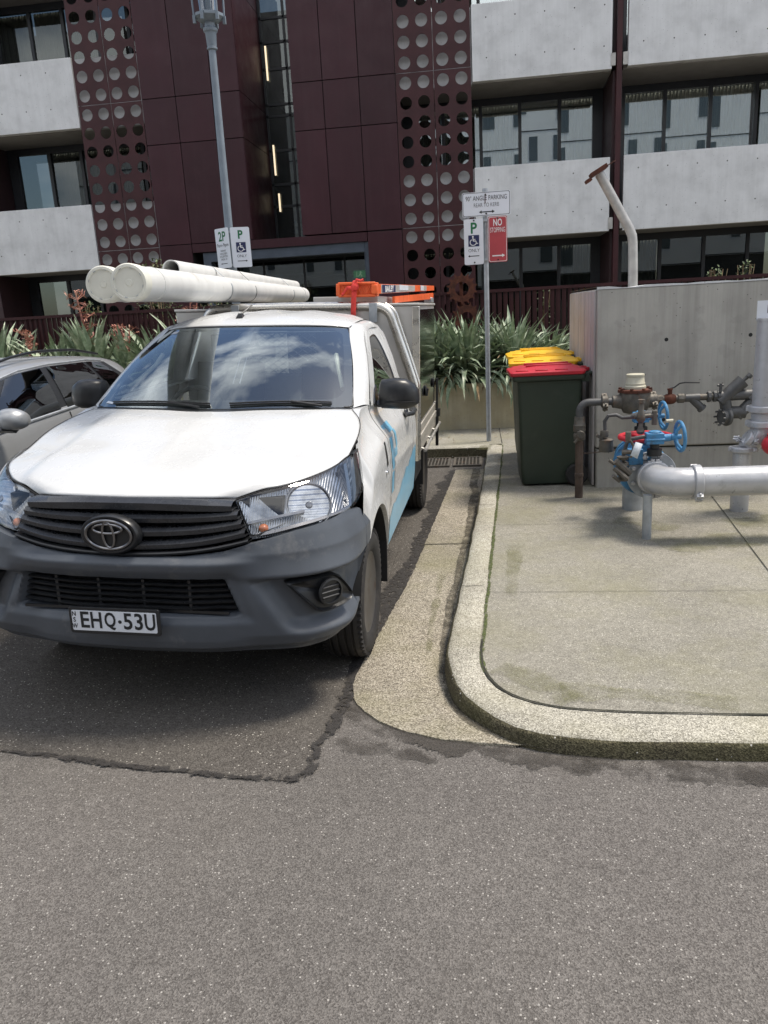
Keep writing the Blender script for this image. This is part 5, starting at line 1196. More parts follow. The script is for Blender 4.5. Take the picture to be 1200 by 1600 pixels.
# --- bumper: wrapped surface
PLAN = crv([(0, -0.02, 0), (0.3, -0.005, 0), (0.48, 0.035, 0), (0.63, 0.090, 0), (0.75, 0.162, 0), (0.835, 0.265, 0), (0.876, 0.385, 0), (0.892, 0.50, 0), (0.897, 0.60, 0)], 200)
PL_ = [0]
for i in range(1, 200): PL_.append(PL_[-1]+(PLAN[i]-PLAN[i-1]).length)
def plan(s):
    sg = -1 if s < 0 else 1; a = min(abs(s), PL_[-1]-1e-6); t = a/PL_[-1]*199; i = min(int(t), 198); p = PLAN[i].lerp(PLAN[i+1], t-i)
    d = (PLAN[min(i+2, 199)]-PLAN[max(i-1, 0)]).normalized(); n = Vector((d.y, -d.x, 0))
    return Vector((sg*p.x, p.y, 0)), Vector((sg*n.x, n.y, 0))
def sx(x):
    a = abs(x); i = 0
    while i < 198 and PLAN[i+1].x < a: i += 1
    return math.copysign(PL_[i]+(a-PLAN[i].x), x)
S_END = PL_[-1]
def zt(s): return interp(abs(s), [(0, 0.795), (0.25, 0.80), (0.42, 0.815), (0.52, 0.845), (0.72, 0.882), (0.95, 0.905), (1.02, 0.912), (S_END-0.09, 0.885), (S_END, 0.80)])
def zb(s): return interp(abs(s), [(0, 0.345), (0.5, 0.346), (0.72, 0.346), (0.86, 0.348), (0.98, 0.362), (S_END-0.098, 0.40), (S_END-0.088, 0.62), (S_END, 0.735)])
def bd(s, z):
    a = abs(s); ai = abs(s+0.045); t = (z-zb(s))/(zt(s)-zb(s))
    c = interp(z, [(0.33, -0.035), (0.38, -0.012), (0.42, 0.0), (0.50, 0.006), (0.535, 0.0), (0.69, 0.006), (0.72, 0.020), (0.765, 0.034), (0.775, 0.032), (0.80, 0.004), (0.815, -0.01)])
    e = interp(z, [(0.33, -0.04), (0.40, -0.02), (0.44, 0.0), (0.50, 0.004), (0.675, 0.012), (0.71, 0.032), (0.80, 0.030), (0.87, 0.006), (0.91, -0.012)])
    k = sstep(0.40, 0.58, a); d = c*(1-k)+e*k
    d -= 0.04*sstep(0.10, 0.0, t)
    # chamfered frame and intake
    hw = 0.452+(0.69-z)/0.155*0.055
    inx = sstep(hw+0.012, hw-0.012, ai); inz = sstep(0.528, 0.545, z)*sstep(0.70, 0.683, z)
    d -= 0.085*inx*inz
    fx = sstep(hw+0.075, hw+0.03, ai); fz_ = sstep(0.49, 0.53, z)*sstep(0.745, 0.70, z); d -= 0.012*fx*fz_
    # fog cavity, crease above it
    xl = 0.50+(0.70-z)*0.62
    d -= 0.062*sstep(xl-0.02, xl+0.09, a)*sstep(0.703, 0.668, z)*sstep(0.42, 0.50, z)*sstep(S_END-0.02, S_END-0.22, a)
    return d
def boxy(s, z): a = abs(s); return 0.045*sstep(0.80, 0.62, z)*sstep(0.42, 0.78, a)*sstep(1.18, 0.92, a)
def bp_(s, z, off=0):
    p, n = plan(s); q = p+n*(bd(s, z)+off+boxy(s, z)); return Vector((q.x, q.y, z))
NS, NZ = 260, 90
def bump_f(mb):
    rows = []
    for j in range(NZ+1):
        row = []
        for i in range(NS+1):
            s = -S_END+2*S_END*i/NS; z = zb(s)+(zt(s)-zb(s))*j/NZ; row.append(bp_(s, z))
        rows.append(row)
    # return lip underneath and on top
    low = [p+Vector((0, 0.10, 0.02)) for p in rows[0]]; hi = [p+Vector((-0.02 if p.x > 0.5 else (0.02 if p.x < -0.5 else 0), 0.05, -0.01)) for p in rows[-1]]
    mb.grid([low]+rows+[hi])
bo = ub('front_bumper', 'grey_plastic', bump_f, angle=60)
def intake_f(mb):
    rows = []
    for j in range(9):
        z = 0.542+0.144*j/8; hw = 0.452+(0.69-z)/0.155*0.055-0.012; rows.append([Vector((-0.045-hw+2*hw*i/40, plan(sx(-0.045-hw+2*hw*i/40))[0].y+0.062, z)) for i in range(41)])
    mb.grid(rows)
ub('intake_backing', 'black_matte', intake_f, bo)
def intake_slats(mb):
    for z in (0.562, 0.588, 0.614, 0.640, 0.666):
        hw = 0.452+(0.69-z)/0.155*0.055-0.008; r0, r1, r2, r3 = [], [], [], []
        for i in range(61):
            x = -0.045-hw+2*hw*i/60; p = plan(sx(x))[0]; dz = 0.0012*math.sin(abs(x)*21)
            y = p.y+0.035; r0.append(Vector((x, y, z+0.008+dz))); r1.append(Vector((x, y-0.012, z+0.003+dz))); r2.append(Vector((x, y-0.006, z-0.006+dz))); r3.append(Vector((x, y+0.03, z+0.002+dz)))
        mb.grid([r3, r0, r1, r2])
    for x in (-0.345, -0.145, 0.055, 0.255):
        p = plan(sx(x))[0]; mb.box(x-0.006, x+0.006, p.y+0.03, p.y+0.055, 0.545, 0.685)
    p = plan(0)[0]; mb.box(-0.50, 0.42, p.y+0.04, p.y+0.05, 0.540, 0.552)
ub('intake_slats', 'black_plastic', intake_slats, bo)
# fog light bezels
def fog(mb):
    V = [(0.660, 0.664), (0.675, 0.672), (0.845, 0.680), (0.875, 0.674), (0.90, 0.655), (0.985, 0.550), (0.982, 0.532), (0.965, 0.523), (0.835, 0.512), (0.80, 0.517), (0.775, 0.530)]
    c = (0.85, 0.598); A = [(c[0]+(a-c[0]), b) for a, b in V]
    P = resample([Vector((a, 0, b)) for a, b in V]+[Vector((V[0][0], 0, V[0][1]))], 111)[:-1]
    ringO = [fp_(p.x, p.z, -0.012) for p in P]; ringI = [fp_(c[0]+(p.x-c[0])*0.92, c[1]+(p.z-c[1])*0.9, -0.004) for p in P]; ringJ = [fp_(c[0]+(p.x-c[0])*0.86, c[1]+(p.z-c[1])*0.82, -0.018) for p in P]; ring_between(mb, [fp_(p.x, p.z, -0.07) for p in P], ringO)
    ring_between(mb, ringO, ringI); ring_between(mb, ringI, ringJ)
    cc = fp_(c[0], c[1], -0.02); mb.add(ringJ+[cc], [(i, (i+1) % len(P), len(P)) for i in range(len(P))])
def fp_(s, z, o): p, n = plan(s); q = p+n*(o+boxy(s, z)); return Vector((q.x, q.y, z))
fg = ub('fog_light_bezel', 'black_plastic', fog, bo, sides=(1, -1), angle=45)
def foglamp(mb):
    c, n = plan(0.84); n = Vector((n.x, n.y, 0)).normalized(); c = fp_(0.84, 0.602, -0.016); ax = -n
    mb.lathe([(0.062, -0.012), (0.060, -0.020), (0.052, -0.022), (0.050, -0.008), (0.0001, -0.006)], c, ax, 32)
    u = Vector((-n.y, n.x, 0))
    for k in (-1, 0, 1):
        w_ = 0.046*math.sqrt(1-(k*0.4)**2); p = c+n*0.013+Vector((0, 0, k*0.022)); mb.tube([p-u*w_, p+u*w_], 0.006, 8)
ub('fog_light_blank', 'black_plastic', foglamp, bo, sides=(1, -1))
# --- number plate
def plate_f(mb): mb.prism([Vector((a-0.045, -0.062-0.008, b)) for a, b in rrect(-0.200, 0.200, 0.468, 0.586, 0.012)], (0, 0.012, 0))
pl = ub('number_plate', 'black_plastic', plate_f, smooth=False, bevel=0.003)
ub('plate_face', 'sign_white', lambda mb: mb.prism([Vector((a-0.045, -0.0725, b)) for a, b in rrect(-0.186, 0.186, 0.483, 0.572, 0.006)], (0, 0.002, 0)), pl, smooth=False)
def plate_txt(mb):
    F = Matrix(((1, 0, 0, 0), (0, 0, 1, 0), (0, 1, 0, 0), (0, 0, 0, 1)))
    for s, x, size, b, xsq, z in (('E', -0.130, 0.100, 0.002, 0.88, 0.5275), ('H', -0.078, 0.100, 0.002, 0.78, 0.5275), ('Q', -0.017, 0.090, 0.002, 0.70, 0.531), ('5', 0.062, 0.100, 0.002, 0.9, 0.5275), ('3', 0.109, 0.100, 0.002, 0.9, 0.5275), ('U', 0.158, 0.100, 0.002, 0.74, 0.5275),
                          ('N', -0.175, 0.028, 0.0006, 0.9, 0.556), ('S', -0.175, 0.028, 0.0006, 0.9, 0.529), ('W', -0.175, 0.028, 0.0006, 0.8, 0.502)):
        me = text_mesh(s, size, xsq, b); mb.mesh(me, Matrix.Translation((x-0.045, -0.0737, z)) @ F); bpy.data.meshes.remove(me)
    mb.add([Vector((0.026-0.045+0.008*math.cos(a*0.5236), -0.0737, 0.5275+0.008*math.sin(a*0.5236))) for a in range(12)], [tuple(range(12))])
ub('plate_lettering', 'sign_black', plate_txt, pl, smooth=False, weld=False, normals=False)

# --- grille
GX = 0.465
def gy(x): return plan(sx(x))[0].y
def gz(x, zc, ze): return zc+(ze-zc)*(abs(x)/GX)**2.2
def bar(mb, zc, ze, h, y0, y1, hw=GX, slope=0.012, n=60, endh=1.0, lip=0.006):
    rows = [[], [], [], [], []]
    for i in range(n+1):
        x = -hw+2*hw*i/n; z = gz(x, zc, ze); hh = h*(1-(1-endh)*(abs(x)/hw)**4); y = gy(x)
        rows[0].append(Vector((x, y+y1, z+hh/2))); rows[1].append(Vector((x, y+y0+slope, z+hh/2))); rows[2].append(Vector((x, y+y0, z+hh/2-hh*0.35))); rows[3].append(Vector((x, y+y0+lip, z-hh/2))); rows[4].append(Vector((x, y+y1, z-hh/2)))
    mb.grid(rows)
go = ub('grille', 'black_matte', lambda mb: mb.grid([[Vector((-0.49+0.98*i/40, gy(-0.49+0.98*i/40)+0.075+(z-0.8)*0.3, z)) for i in range(41)] for z in (0.78, 0.86, 0.94, 1.02)]))
ub('grille_top_bar', 'grille_plastic', lambda mb: bar(mb, 1.008, 0.992, 0.046, 0.03, 0.12, 0.448, slope=0.025, endh=0.75), go, angle=30)
def slats(mb):
    bar(mb, 0.947, 0.958, 0.030, 0.024, 0.09, 0.470, slope=0.018); bar(mb, 0.892, 0.920, 0.030, 0.014, 0.09, 0.485, slope=0.018); bar(mb, 0.838, 0.880, 0.030, 0.004, 0.09, 0.50, slope=0.018)
ub('grille_slats', 'grille_plastic', slats, go, angle=30)
ub('grille_lower_lip', 'black_plastic', lambda mb: bar(mb, 0.806, 0.846, 0.014, -0.008, 0.06, 0.515, slope=0.004), go, angle=30)
def badge_base(mb):
    c = Vector((-0.042, -0.035, 0.893)); ax = Vector((0, -1, 0.12)).normalized()
    def er(rx, rz, h): return [c+Vector((rx*math.cos(2*math.pi*k/44), 0, rz*math.sin(2*math.pi*k/44)))+ax*h for k in range(44)]
    mb.loft([er(0.128, 0.085, -0.03), er(0.126, 0.083, 0.0), er(0.118, 0.077, 0.010), er(0.108, 0.070, 0.010), er(0.104, 0.066, 0.003)])
bb = ub('badge', 'black_plastic', badge_base, go)
def badge_ring(mb):
    c = Vector((-0.042, -0.045, 0.8945))
    def ell(cx, cz, rx, rz, r, n=44): mb.tube([c+Vector((cx+rx*math.cos(2*math.pi*k/n), -0.002+0.12*(-(cz+rz*math.sin(2*math.pi*k/n))), cz+rz*math.sin(2*math.pi*k/n))) for k in range(n)], r, 8, closed=True)
    ell(0, 0, 0.098, 0.062, 0.0068); ell(0, 0.0, 0.024, 0.056, 0.006); ell(0, 0.026, 0.062, 0.020, 0.006)
ub('emblem', 'dark_chrome', badge_ring, bb)

# --- bonnet
HS = [(0.438, 0.135, 1.012), (0.53, 0.19, 1.035), (0.66, 0.285, 1.055), (0.775, 0.45, 1.082), (0.822, 0.66, 1.105), (0.828, 0.88, 1.165), (0.80, 1.06, 1.208), (0.735, 1.21, 1.243)]
hood_rows = coons([(0, 0.045, 1.035), (0.2, 0.06, 1.033), (0.35, 0.09, 1.026), (0.438, 0.135, 1.012)], [(0, 1.06, 1.258), (0.3, 1.09, 1.258), (0.55, 1.15, 1.253), (0.735, 1.21, 1.243)],
                  [(0, 0.045, 1.035), (0, 0.12, 1.058), (0, 0.28, 1.096), (0, 0.55, 1.155), (0, 0.8, 1.207), (0, 1.06, 1.258)], HS, 56, 60)
def hood_pt(u, v):
    p = sample(hood_rows, u, v).copy(); a = p.x
    rise = 0.013*sstep(0.60, 0.52, a-0.06*v*0)*sstep(0, 0.25, v)*sstep(1.0, 0.8, v)
    belly = 0.035*math.sin(math.pi*min(max(v, 0), 1))*math.sin(math.pi*u)**1.0*sstep(0, 0.4, u)
    p.z += rise+belly*0.35
    return p
def hood_f(mb):
    rows = []
    for j in range(61):
        row = [hood_pt(i/56, j/60) for i in range(57)]
        row2 = [Vector((-p.x, p.y, p.z)) for p in row[:0:-1]]+row
        rows.append(row2)
    mb.grid(rows)
ub('bonnet', 'white_paint', hood_f, angle=70, solid=0.012)

# --- body side (shared surface)
def ztop(y): return interp(y, [(0.50, 0.875), (0.58, 0.93), (0.68, 1.00), (0.76, 1.055), (0.785, 1.135), (0.88, 1.165), (1.06, 1.208), (1.21, 1.243), (1.38, 1.246), (1.6, 1.235), (2.0, 1.25), (2.72, 1.275)])
def xe(y): return sum(xe0(y+d) for d in (-0.12, -0.08, -0.04, 0, 0.04, 0.08, 0.12))/7 if y > 0.79 else xe0(y)
def xe0(y): return interp(y, [(0.5, 0.912), (0.62, 0.895), (0.70, 0.86), (0.785, 0.832), (0.88, 0.831), (1.06, 0.803), (1.21, 0.77), (1.38, 0.803), (1.6, 0.808), (2.0, 0.812), (2.72, 0.80)])
def xb(y, z): 
    b = interp(z, [(0.35, 0.872), (0.42, 0.892), (0.60, 0.908), (0.78, 0.915), (0.95, 0.918), (1.05, 0.905), (1.15, 0.870), (1.3, 0.82)])
    fl_ = 0.012*math.exp(-((math.hypot(y-0.88, z-0.35)-0.44)/0.05)**2)   # flare round the arch
    cr = 0.006*math.exp(-((z-0.86)/0.035)**2)*sstep(1.1, 1.4, y)
    return b+fl_+cr
def side(y, z, off=0.0):
    d = ztop(y)-z; k = sstep(0, 0.20, d); return Vector((xe(y)*(1-k)+xb(y, z)*k+off, y, z))
def zarch(y, r=0.445):
    if abs(y-0.88) < r: return 0.352+math.sqrt(r*r-(y-0.88)**2)
    return 0.0
def zlow(y): return min(max(interp(y, [(0.5, 0.86), (0.60, 0.80), (0.605, 0.47), (1.2, 0.43), (1.4, 0.43), (2.72, 0.46)]), zarch(y)), ztop(y)-0.01)
def side_f(y0, y1, ny, nz=34):
    def f(mb):
        rows = []
        for i in range(ny+1):
            y = y0+(y1-y0)*i/ny; a, b = zlow(y), ztop(y); col = [side(y, a+(b-a)*j/nz) for j in range(nz+1)]
            rows.append([col[0]+Vector((-0.06, 0, 0.0)), col[0]+Vector((-0.012, 0, -0.003))]+col+[col[-1]+Vector((-0.010*sstep(0.79, 0.9, y)-0.05*sstep(1.0, 1.2, y), 0, -0.001))])
        mb.grid(rows)
    return f
ub('fender', 'white_paint', side_f(0.515, 1.375, 90), sides=(1, -1), angle=70)
dr = ub('door', 'white_paint', side_f(1.385, 2.53, 50), sides=(1, -1), angle=70)
ub('cab_corner', 'white_paint', side_f(2.54, 2.74, 10), sides=(1, -1), angle=70)
ub('sill', 'black_matte', lambda mb: (mb.box(0.70, 0.855, 1.36, 2.7, 0.36, 0.47), mb.box(0.50, 0.60, 0.45, 0.55, 0.40, 0.9), mb.box(0.78, 0.80, 0.5, 1.32, 0.72, 1.05)), sides=(1, -1))
def liner(mb):
    rows = []
    for x in (0.90, 0.86, 0.60): rows.append([Vector((x, 0.88+0.44*math.cos(R(a)), 0.352+0.44*math.sin(R(a)))) for a in range(-10, 165, 6)])
    mb.grid(rows); mb.add([Vector((0.6, 0.88+0.445*math.cos(R(a)), 0.352+0.445*math.sin(R(a)))) for a in range(-10, 165, 6)], [tuple(range(30))])
    mb.box(0.66, 0.90, 1.30, 1.315, 0.24, 0.62)
ub('wheel_liner', 'black_matte', liner, sides=(1, -1))
ub('chassis', 'black_matte', lambda mb: (mb.box(-0.60, 0.60, 0.40, 4.7, 0.32, 0.62), mb.box(-0.62, 0.62, 0.16, 0.9, 0.46, 0.80), mb.box(-0.62, 0.62, 0.20, 1.0, 0.62, 1.0)))
ub('panel_gap', 'black_matte', lambda mb: (mb.grid([[side(y, zlow(y)+0.01+(ztop(y)-zlow(y)-0.02)*j/20, -0.007) for y in (1.36, 1.38, 1.40)] for j in range(21)]), mb.grid([[side(y, zlow(y)+0.01+(ztop(y)-zlow(y)-0.02)*j/20, -0.007) for y in (2.51, 2.535, 2.56)] for j in range(21)])), sides=(1, -1))
# door seams, handle, badge
def seam(mb, pts, w_=0.0045):
    P = crv([(0, a, b) for a, b in pts], 40); A = []; 
    for i, p in enumerate(P):
        t = (P[min(i+1, 39)]-P[max(i-1, 0)]).normalized(); s = Vector((0, -t.z, t.y))*w_/2
        A.append([side(p.y+s.y, p.z+s.z, 0.001), side(p.y-s.y, p.z-s.z, 0.001)])
    mb.grid(A)
ub('door_handle', 'black_plastic', lambda mb: (mb.tube([(0.915, 2.17, 1.085), (0.955, 2.20, 1.09), (0.955, 2.34, 1.095), (0.918, 2.38, 1.095)], 0.015, 10), mb.ball((0.905, 2.24, 1.09), 0.05, 12, (0.3, 1, 0.7))), dr[0])
ub('fender_badge', 'black_plastic', lambda mb: mb.grid([[side(y, z, 0.004) for y in (1.235, 1.255, 1.275)] for z in (0.93, 0.98, 1.06)]))
ub('side_indicator', 'chrome', lambda mb: mb.ball(tuple(side(1.215, 0.90, 0.004)), 0.016, 10, (0.5, 1, 0.8)))
# livery on the kerb side
def liv(mb):
    rows = []
    for i in range(61):
        y = 1.39+(2.72-1.39)*i/60; top = interp(y, [(1.39, 0.60), (1.55, 0.64), (1.75, 0.64), (1.95, 0.69), (2.15, 0.735), (2.3, 0.73), (2.5, 0.78), (2.73, 0.80)])+0.006*math.sin(y*30); lo = zlow(y)+0.004
        if 2.526 < y < 2.544: continue
        rows.append([side(y, lo+(top-lo)*j/10, 0.0025) for j in range(11)])
    mb.grid(rows)
ub('blue_graphic', 'livery', liv, dr[0], angle=70)
def logo(mb):
    def q(y0, y1, z0, z1, sk=0.0):
        mb.grid([[side(y0+(y1-y0)*i/4+sk*(z-0.8), z, 0.003) for i in range(5)] for z in [z0+(z1-z0)*j/5 for j in range(6)]])
    q(1.43, 1.52, 0.73, 1.12); q(1.52, 1.66, 1.07, 1.12); q(1.63, 1.69, 0.97, 1.07); q(1.52, 1.66, 0.92, 0.97)
ub('letter_graphic', 'livery', logo, dr[0], angle=70)
ub('small_lettering', 'sign_black', lambda mb: (mb.grid([[side(y, z, 0.004) for y in (1.535, 1.55)] for z in (0.73, 0.80, 0.90)]), mb.grid([[side(y, z, 0.004) for y in (1.40, 1.412)] for z in (0.66, 0.72)])), dr[0])

# --- headlamps
def lamp_rows(nu, nv):
    top = [(0.445, 0.118, 1.004), (0.53, 0.172, 1.028), (0.66, 0.266, 1.048), (0.775, 0.432, 1.076), (0.828, 0.61, 1.100), (0.840, 0.775, 1.112)]
    bot = [(0.515, 0.070, 0.862), (0.60, 0.105, 0.872), (0.70, 0.165, 0.888), (0.80, 0.255, 0.903), (0.878, 0.40, 0.915), (0.898, 0.56, 0.955)]
    return coons(bot, top, [bot[0], (0.485, 0.09, 0.92), top[0]], [bot[-1], (0.878, 0.67, 1.01), top[-1]], nu, nv)
LR = lamp_rows(41, 21)
def lnorm(u, v):
    e = 0.02; a = sample(LR, u+e, v)-sample(LR, u-e, v); b = sample(LR, u, v+e)-sample(LR, u, v-e); n = a.cross(b).normalized()
    return n if n.y < 0.3 else -n
def lp_(u, v, off):
    return sample(LR, u, v)+lnorm(min(max(u, 0.05), 0.95), 0.5)*off
def bulge(u, v): return 0.016*math.sin(math.pi*u)**0.5*math.sin(math.pi*v)**0.7 if 0 < u < 1 and 0 < v < 1 else 0
hl = ub('headlight', 'black_plastic', lambda mb: ring_between(mb, [lp_(a, b, 0.004) for a, b in rrect(0, 1, 0, 1, 0.02, 8, 0.01)], [lp_(a, b, 0.010) for a, b in rrect(0.012, 0.955, 0.05, 0.965, 0.06, 8, 0.03)]), sides=(1, -1))
for s, par in ((1, hl[0]), (-1, hl[1])):
    ub('housing', 'facets', lambda mb: mb.grid([[lp_(0.01+0.93*i/40, 0.0+1.0*j/20, -0.034-0.008*math.sin(8*i/40)) for i in range(41)] for j in range(21)]), par, sides=(s,))
    ub('lens', 'lens', lambda mb: mb.grid([[lp_(i/40, j/20, 0.006+bulge(i/40, j/20)) for i in range(41)] for j in range(21)]), par, sides=(s,))
    ub('housing_tip', 'black_plastic', lambda mb: mb.grid([[lp_(0.80+0.19*i/10, 0.05+0.9*j/10, -0.004) for i in range(11)] for j in range(11)]), par, sides=(s,))
    ub('divider', 'dark_chrome', lambda mb: (mb.grid([[lp_(0.02+0.34*i/20, v+0.18*(i/20)**3*-0.2, o) for i in range(21)] for v, o in ((0.36, -0.045), (0.36, -0.008), (0.42, -0.008), (0.42, -0.045))]), mb.grid([[lp_(u, 0.03+0.9*j/10, o) for j in range(11)] for u, o in ((0.735, -0.05), (0.74, -0.01), (0.78, -0.01), (0.785, -0.05))]), mb.grid([[lp_(0.04+0.7*i/20, v, o) for i in range(21)] for v, o in ((0.02, -0.005), (0.10, -0.01), (0.10, -0.04))])), par, sides=(s,))
    def bowl(mb):
        c = lp_(0.40, 0.47, -0.022); n = (lnorm(0.4, 0.5)+Vector((-0.15, -0.5, 0))).normalized(); ax = -n
        mb.lathe([(0.094, -0.006), (0.089, -0.010), (0.085, 0.0), (0.068, 0.020), (0.038, 0.032), (0.0001, 0.036)], c, ax, 36)
        for k in range(10):
            a = 2*math.pi*k/10; u_ = ax.orthogonal().normalized(); v_ = ax.cross(u_); r1 = u_*math.cos(a)+v_*math.sin(a); mb.tube([c+ax*0.030+r1*0.02, c+ax*0.005+r1*0.072], 0.003, 5)
    ub('reflector_bowl', 'bowl', bowl, par, sides=(s,))
    def bowl_ring(mb):
        c = lp_(0.40, 0.47, -0.020); n = (lnorm(0.4, 0.5)+Vector((-0.15, -0.5, 0))).normalized()
        mb.lathe([(0.092, 0.0), (0.095, 0.008), (0.100, 0.008), (0.102, 0.0)], c, n, 40, close=True); mb.lathe([(0.018, -0.02), (0.018, 0.002), (0.012, 0.008), (0.0001, 0.009)], c, n, 16)
        c2 = lp_(0.22, 0.66, -0.04); mb.lathe([(0.022, 0.0), (0.022, 0.012), (0.016, 0.006), (0.0001, 0.004)], c2, lnorm(0.22, 0.66), 16)
    ub('bowl_ring', 'dark_chrome', bowl_ring, par, sides=(s,))
    ub('indicator', 'amber', lambda mb: (mb.lathe([(0.020, 0.0), (0.020, 0.008), (0.012, 0.018), (0.0001, 0.022)], lp_(0.10, 0.20, -0.028), lnorm(0.2, 0.3), 20)), par, sides=(s,))
def gap_f(mb):
    mb.tube([Vector(p)+Vector((0.0, -0.006, -0.006)) for p in crv(HS[:5], 30)], 0.004, 8)
ub('bonnet_gap', 'black_matte', gap_f, sides=(1, -1))
def cutline(mb):
    P = crv(HS[4:], 30); mb.tube([p+Vector((0.003, 0, -0.001)) for p in P], 0.0026, 6)
ub('bonnet_cut', 'black_matte', cutline, sides=(1, -1))

# --- cab: windscreen, pillars, roof
WB = [(0, 1.055, 1.262), (0.35, 1.10, 1.261), (0.6, 1.175, 1.256), (0.735, 1.25, 1.248)]
WT = [(0, 1.84, 1.668), (0.3, 1.87, 1.665), (0.48, 1.92, 1.658), (0.582, 1.98, 1.648)]
wr = coons(both(WB), both(WT), [(-0.735, 1.25, 1.248), (-0.668, 1.62, 1.458), (-0.582, 1.98, 1.648)], [(0.735, 1.25, 1.248), (0.668, 1.62, 1.458), (0.582, 1.98, 1.648)], 61, 31)
def wp(u, v, o=0): 
    p = sample(wr, u, v); return p+Vector((0, -0.45, 0.89))*(o+0.02*math.sin(math.pi*v))
fo_ = rrect(0.0, 1.0, 0.0, 1.0, 0.06, 14, 0.04); fi_ = rrect(0.035, 0.965, 0.085, 0.955, 0.10, 14, 0.06)
wso = ub('windscreen', 'screen', lambda mb: mb.grid([[wp(i/60, j/30, 0.001) for i in range(61)] for j in range(31)]), angle=80)
def frit(mb):
    n = len(fo_)
    def dens(L_, k=4):
        o = []
        for i in range(n):
            a, b = L_[i], L_[(i+1) % n]
            for q in range(k): o.append((a[0]+(b[0]-a[0])*q/k, a[1]+(b[1]-a[1])*q/k))
        return o
    ring_between(mb, [wp(a, b, -0.003) for a, b in dens(fo_)], [wp(a, b, -0.003) for a, b in dens(fi_)])
ub('windscreen_border', 'black_matte', frit, wso)
ub('windscreen_seal', 'black_plastic', lambda mb: mb.tube([wp(a, b, 0.0) for a, b in rrect(-0.003, 1.003, 0.0, 1.004, 0.04, 10, 0.03)], 0.006, 6, closed=True), wso)
def wiper(mb):
    for x0, x1 in ((-0.60, 0.0), (0.10, 0.62)):
        P = [wp(0.5+(x0+(x1-x0)*t)/1.47, 0.030+0.012*math.sin(math.pi*t), 0.016) for t in [i/10 for i in range(11)]]
        mb.tube(P, 0.0045, 6); mb.tube([p-Vector((0, -0.006, 0.010)) for p in P], 0.004, 6)
        mb.tube([wp(0.5+(x1-0.05)/1.47, -0.02, 0.014), P[6]], 0.007, 6)
ub('wipers', 'black_plastic', wiper)
ub('cowl', 'black_plastic', lambda mb: mb.grid([[Vector((p.x*k, p.y+dy, p.z+dz)) for p in crv(both(WB), 41)] for dy, dz, k in ((0.03, 0.004, 1.0), (-0.012, -0.004, 1.0), (-0.035, -0.012, 1.0), (-0.06, -0.03, 1.0))]), angle=60)
roof_in = [(0.590, 1.975, 1.652), (0.610, 2.15, 1.682), (0.615, 2.4, 1.688), (0.60, 2.74, 1.66)]
rr_ = coons(both([(0, 1.835, 1.674), (0.3, 1.865, 1.672), (0.48, 1.915, 1.665), (0.590, 1.975, 1.652)]), both([(0, 2.78, 1.72), (0.3, 2.775, 1.712), (0.5, 2.76, 1.695), (0.60, 2.74, 1.66)]), [(-a, b, c) for a, b, c in roof_in], roof_in, 61, 31)
def roof_f(mb):
    rows = []
    for j in range(31):
        v = j/30; row = []
        for i in range(61):
            u = i/60; p = rr_[j][i].copy(); w_ = math.sin(math.pi*v)**0.8*(1-abs(2*u-1)**2.5)
            p.z += 0.028*w_+0.004*math.cos((u-0.5)*28)*w_*sstep(0.2, 0.5, v); row.append(p)
        rows.append(row)
    mb.grid(rows)
ub('roof', 'white_paint', roof_f, angle=70, solid=0.006)
# pillar / cant rail
inner = [(0.738, 1.248, 1.247), (0.672, 1.62, 1.456), (0.588, 1.978, 1.649), (0.612, 2.15, 1.680), (0.617, 2.4, 1.686), (0.602, 2.74, 1.658)]
outer = [(0.802, 1.385, 1.244), (0.757, 1.68, 1.425), (0.692, 2.0, 1.598), (0.676, 2.17, 1.634), (0.678, 2.4, 1.640), (0.665, 2.74, 1.618)]
ub('roof_pillar', 'white_paint', lambda mb: mb.grid([[p+Vector((0.6, -0.05, 0.5))*0.018*math.sin(math.pi*j/8) for p in crv([Vector(a).lerp(Vector(b), j/8) for a, b in zip(inner, outer)], 60)] for j in range(9)]), sides=(1, -1), angle=70)
ub('roof_ditch', 'black_matte', lambda mb: mb.tube([Vector(p)+Vector((0.002, 0, 0.001)) for p in crv(inner[2:], 30)], 0.004, 6), sides=(1, -1))
# upper side with window
belt = [(0.803, 1.39, 1.243), (0.808, 1.6, 1.236), (0.812, 2.0, 1.251), (0.80, 2.74, 1.276)]
us = coons(belt, outer, [belt[0], outer[0]], [belt[-1], (0.75, 2.745, 1.45), outer[-1]], 61, 31)
# window outline in (y,z) on the inclined side plane
def up(y, z, off=0.0):
    t = (z-1.243)/(1.64-1.243); x = 0.812+(0.668-0.812)*t+0.012*math.sin(math.pi*min(max(t, 0), 1)); return Vector((x+off, y, z))
WIN = [(1.60, 1.262), (2.0, 1.272), (2.42, 1.288), (2.455, 1.31), (2.40, 1.50), (2.345, 1.575), (2.28, 1.598), (2.13, 1.592), (2.05, 1.575), (1.85, 1.458), (1.62, 1.315), (1.575, 1.275)]
OUTL = [(1.42, 1.238), (2.0, 1.25), (2.62, 1.262), (2.70, 1.33), (2.72, 1.50), (2.725, 1.60), (2.5, 1.642), (2.2, 1.642), (1.98, 1.61), (1.75, 1.482), (1.55, 1.36), (1.40, 1.262)]
def loopc(L_, n=96):
    P = [(0, a, b) for a, b in L_]; P = P[-2:]+P+P[:2]
    c = crv(P, 400); L2 = [p for p in c]
    # cut to one turn: between first and last copies
    a0 = min(range(200), key=lambda i: (c[i]-Vector(P[2])).length); a1 = min(range(200, 400), key=lambda i: (c[i]-Vector(P[2])).length)
    return resample(c[a0:a1+1], n+1)[:-1]
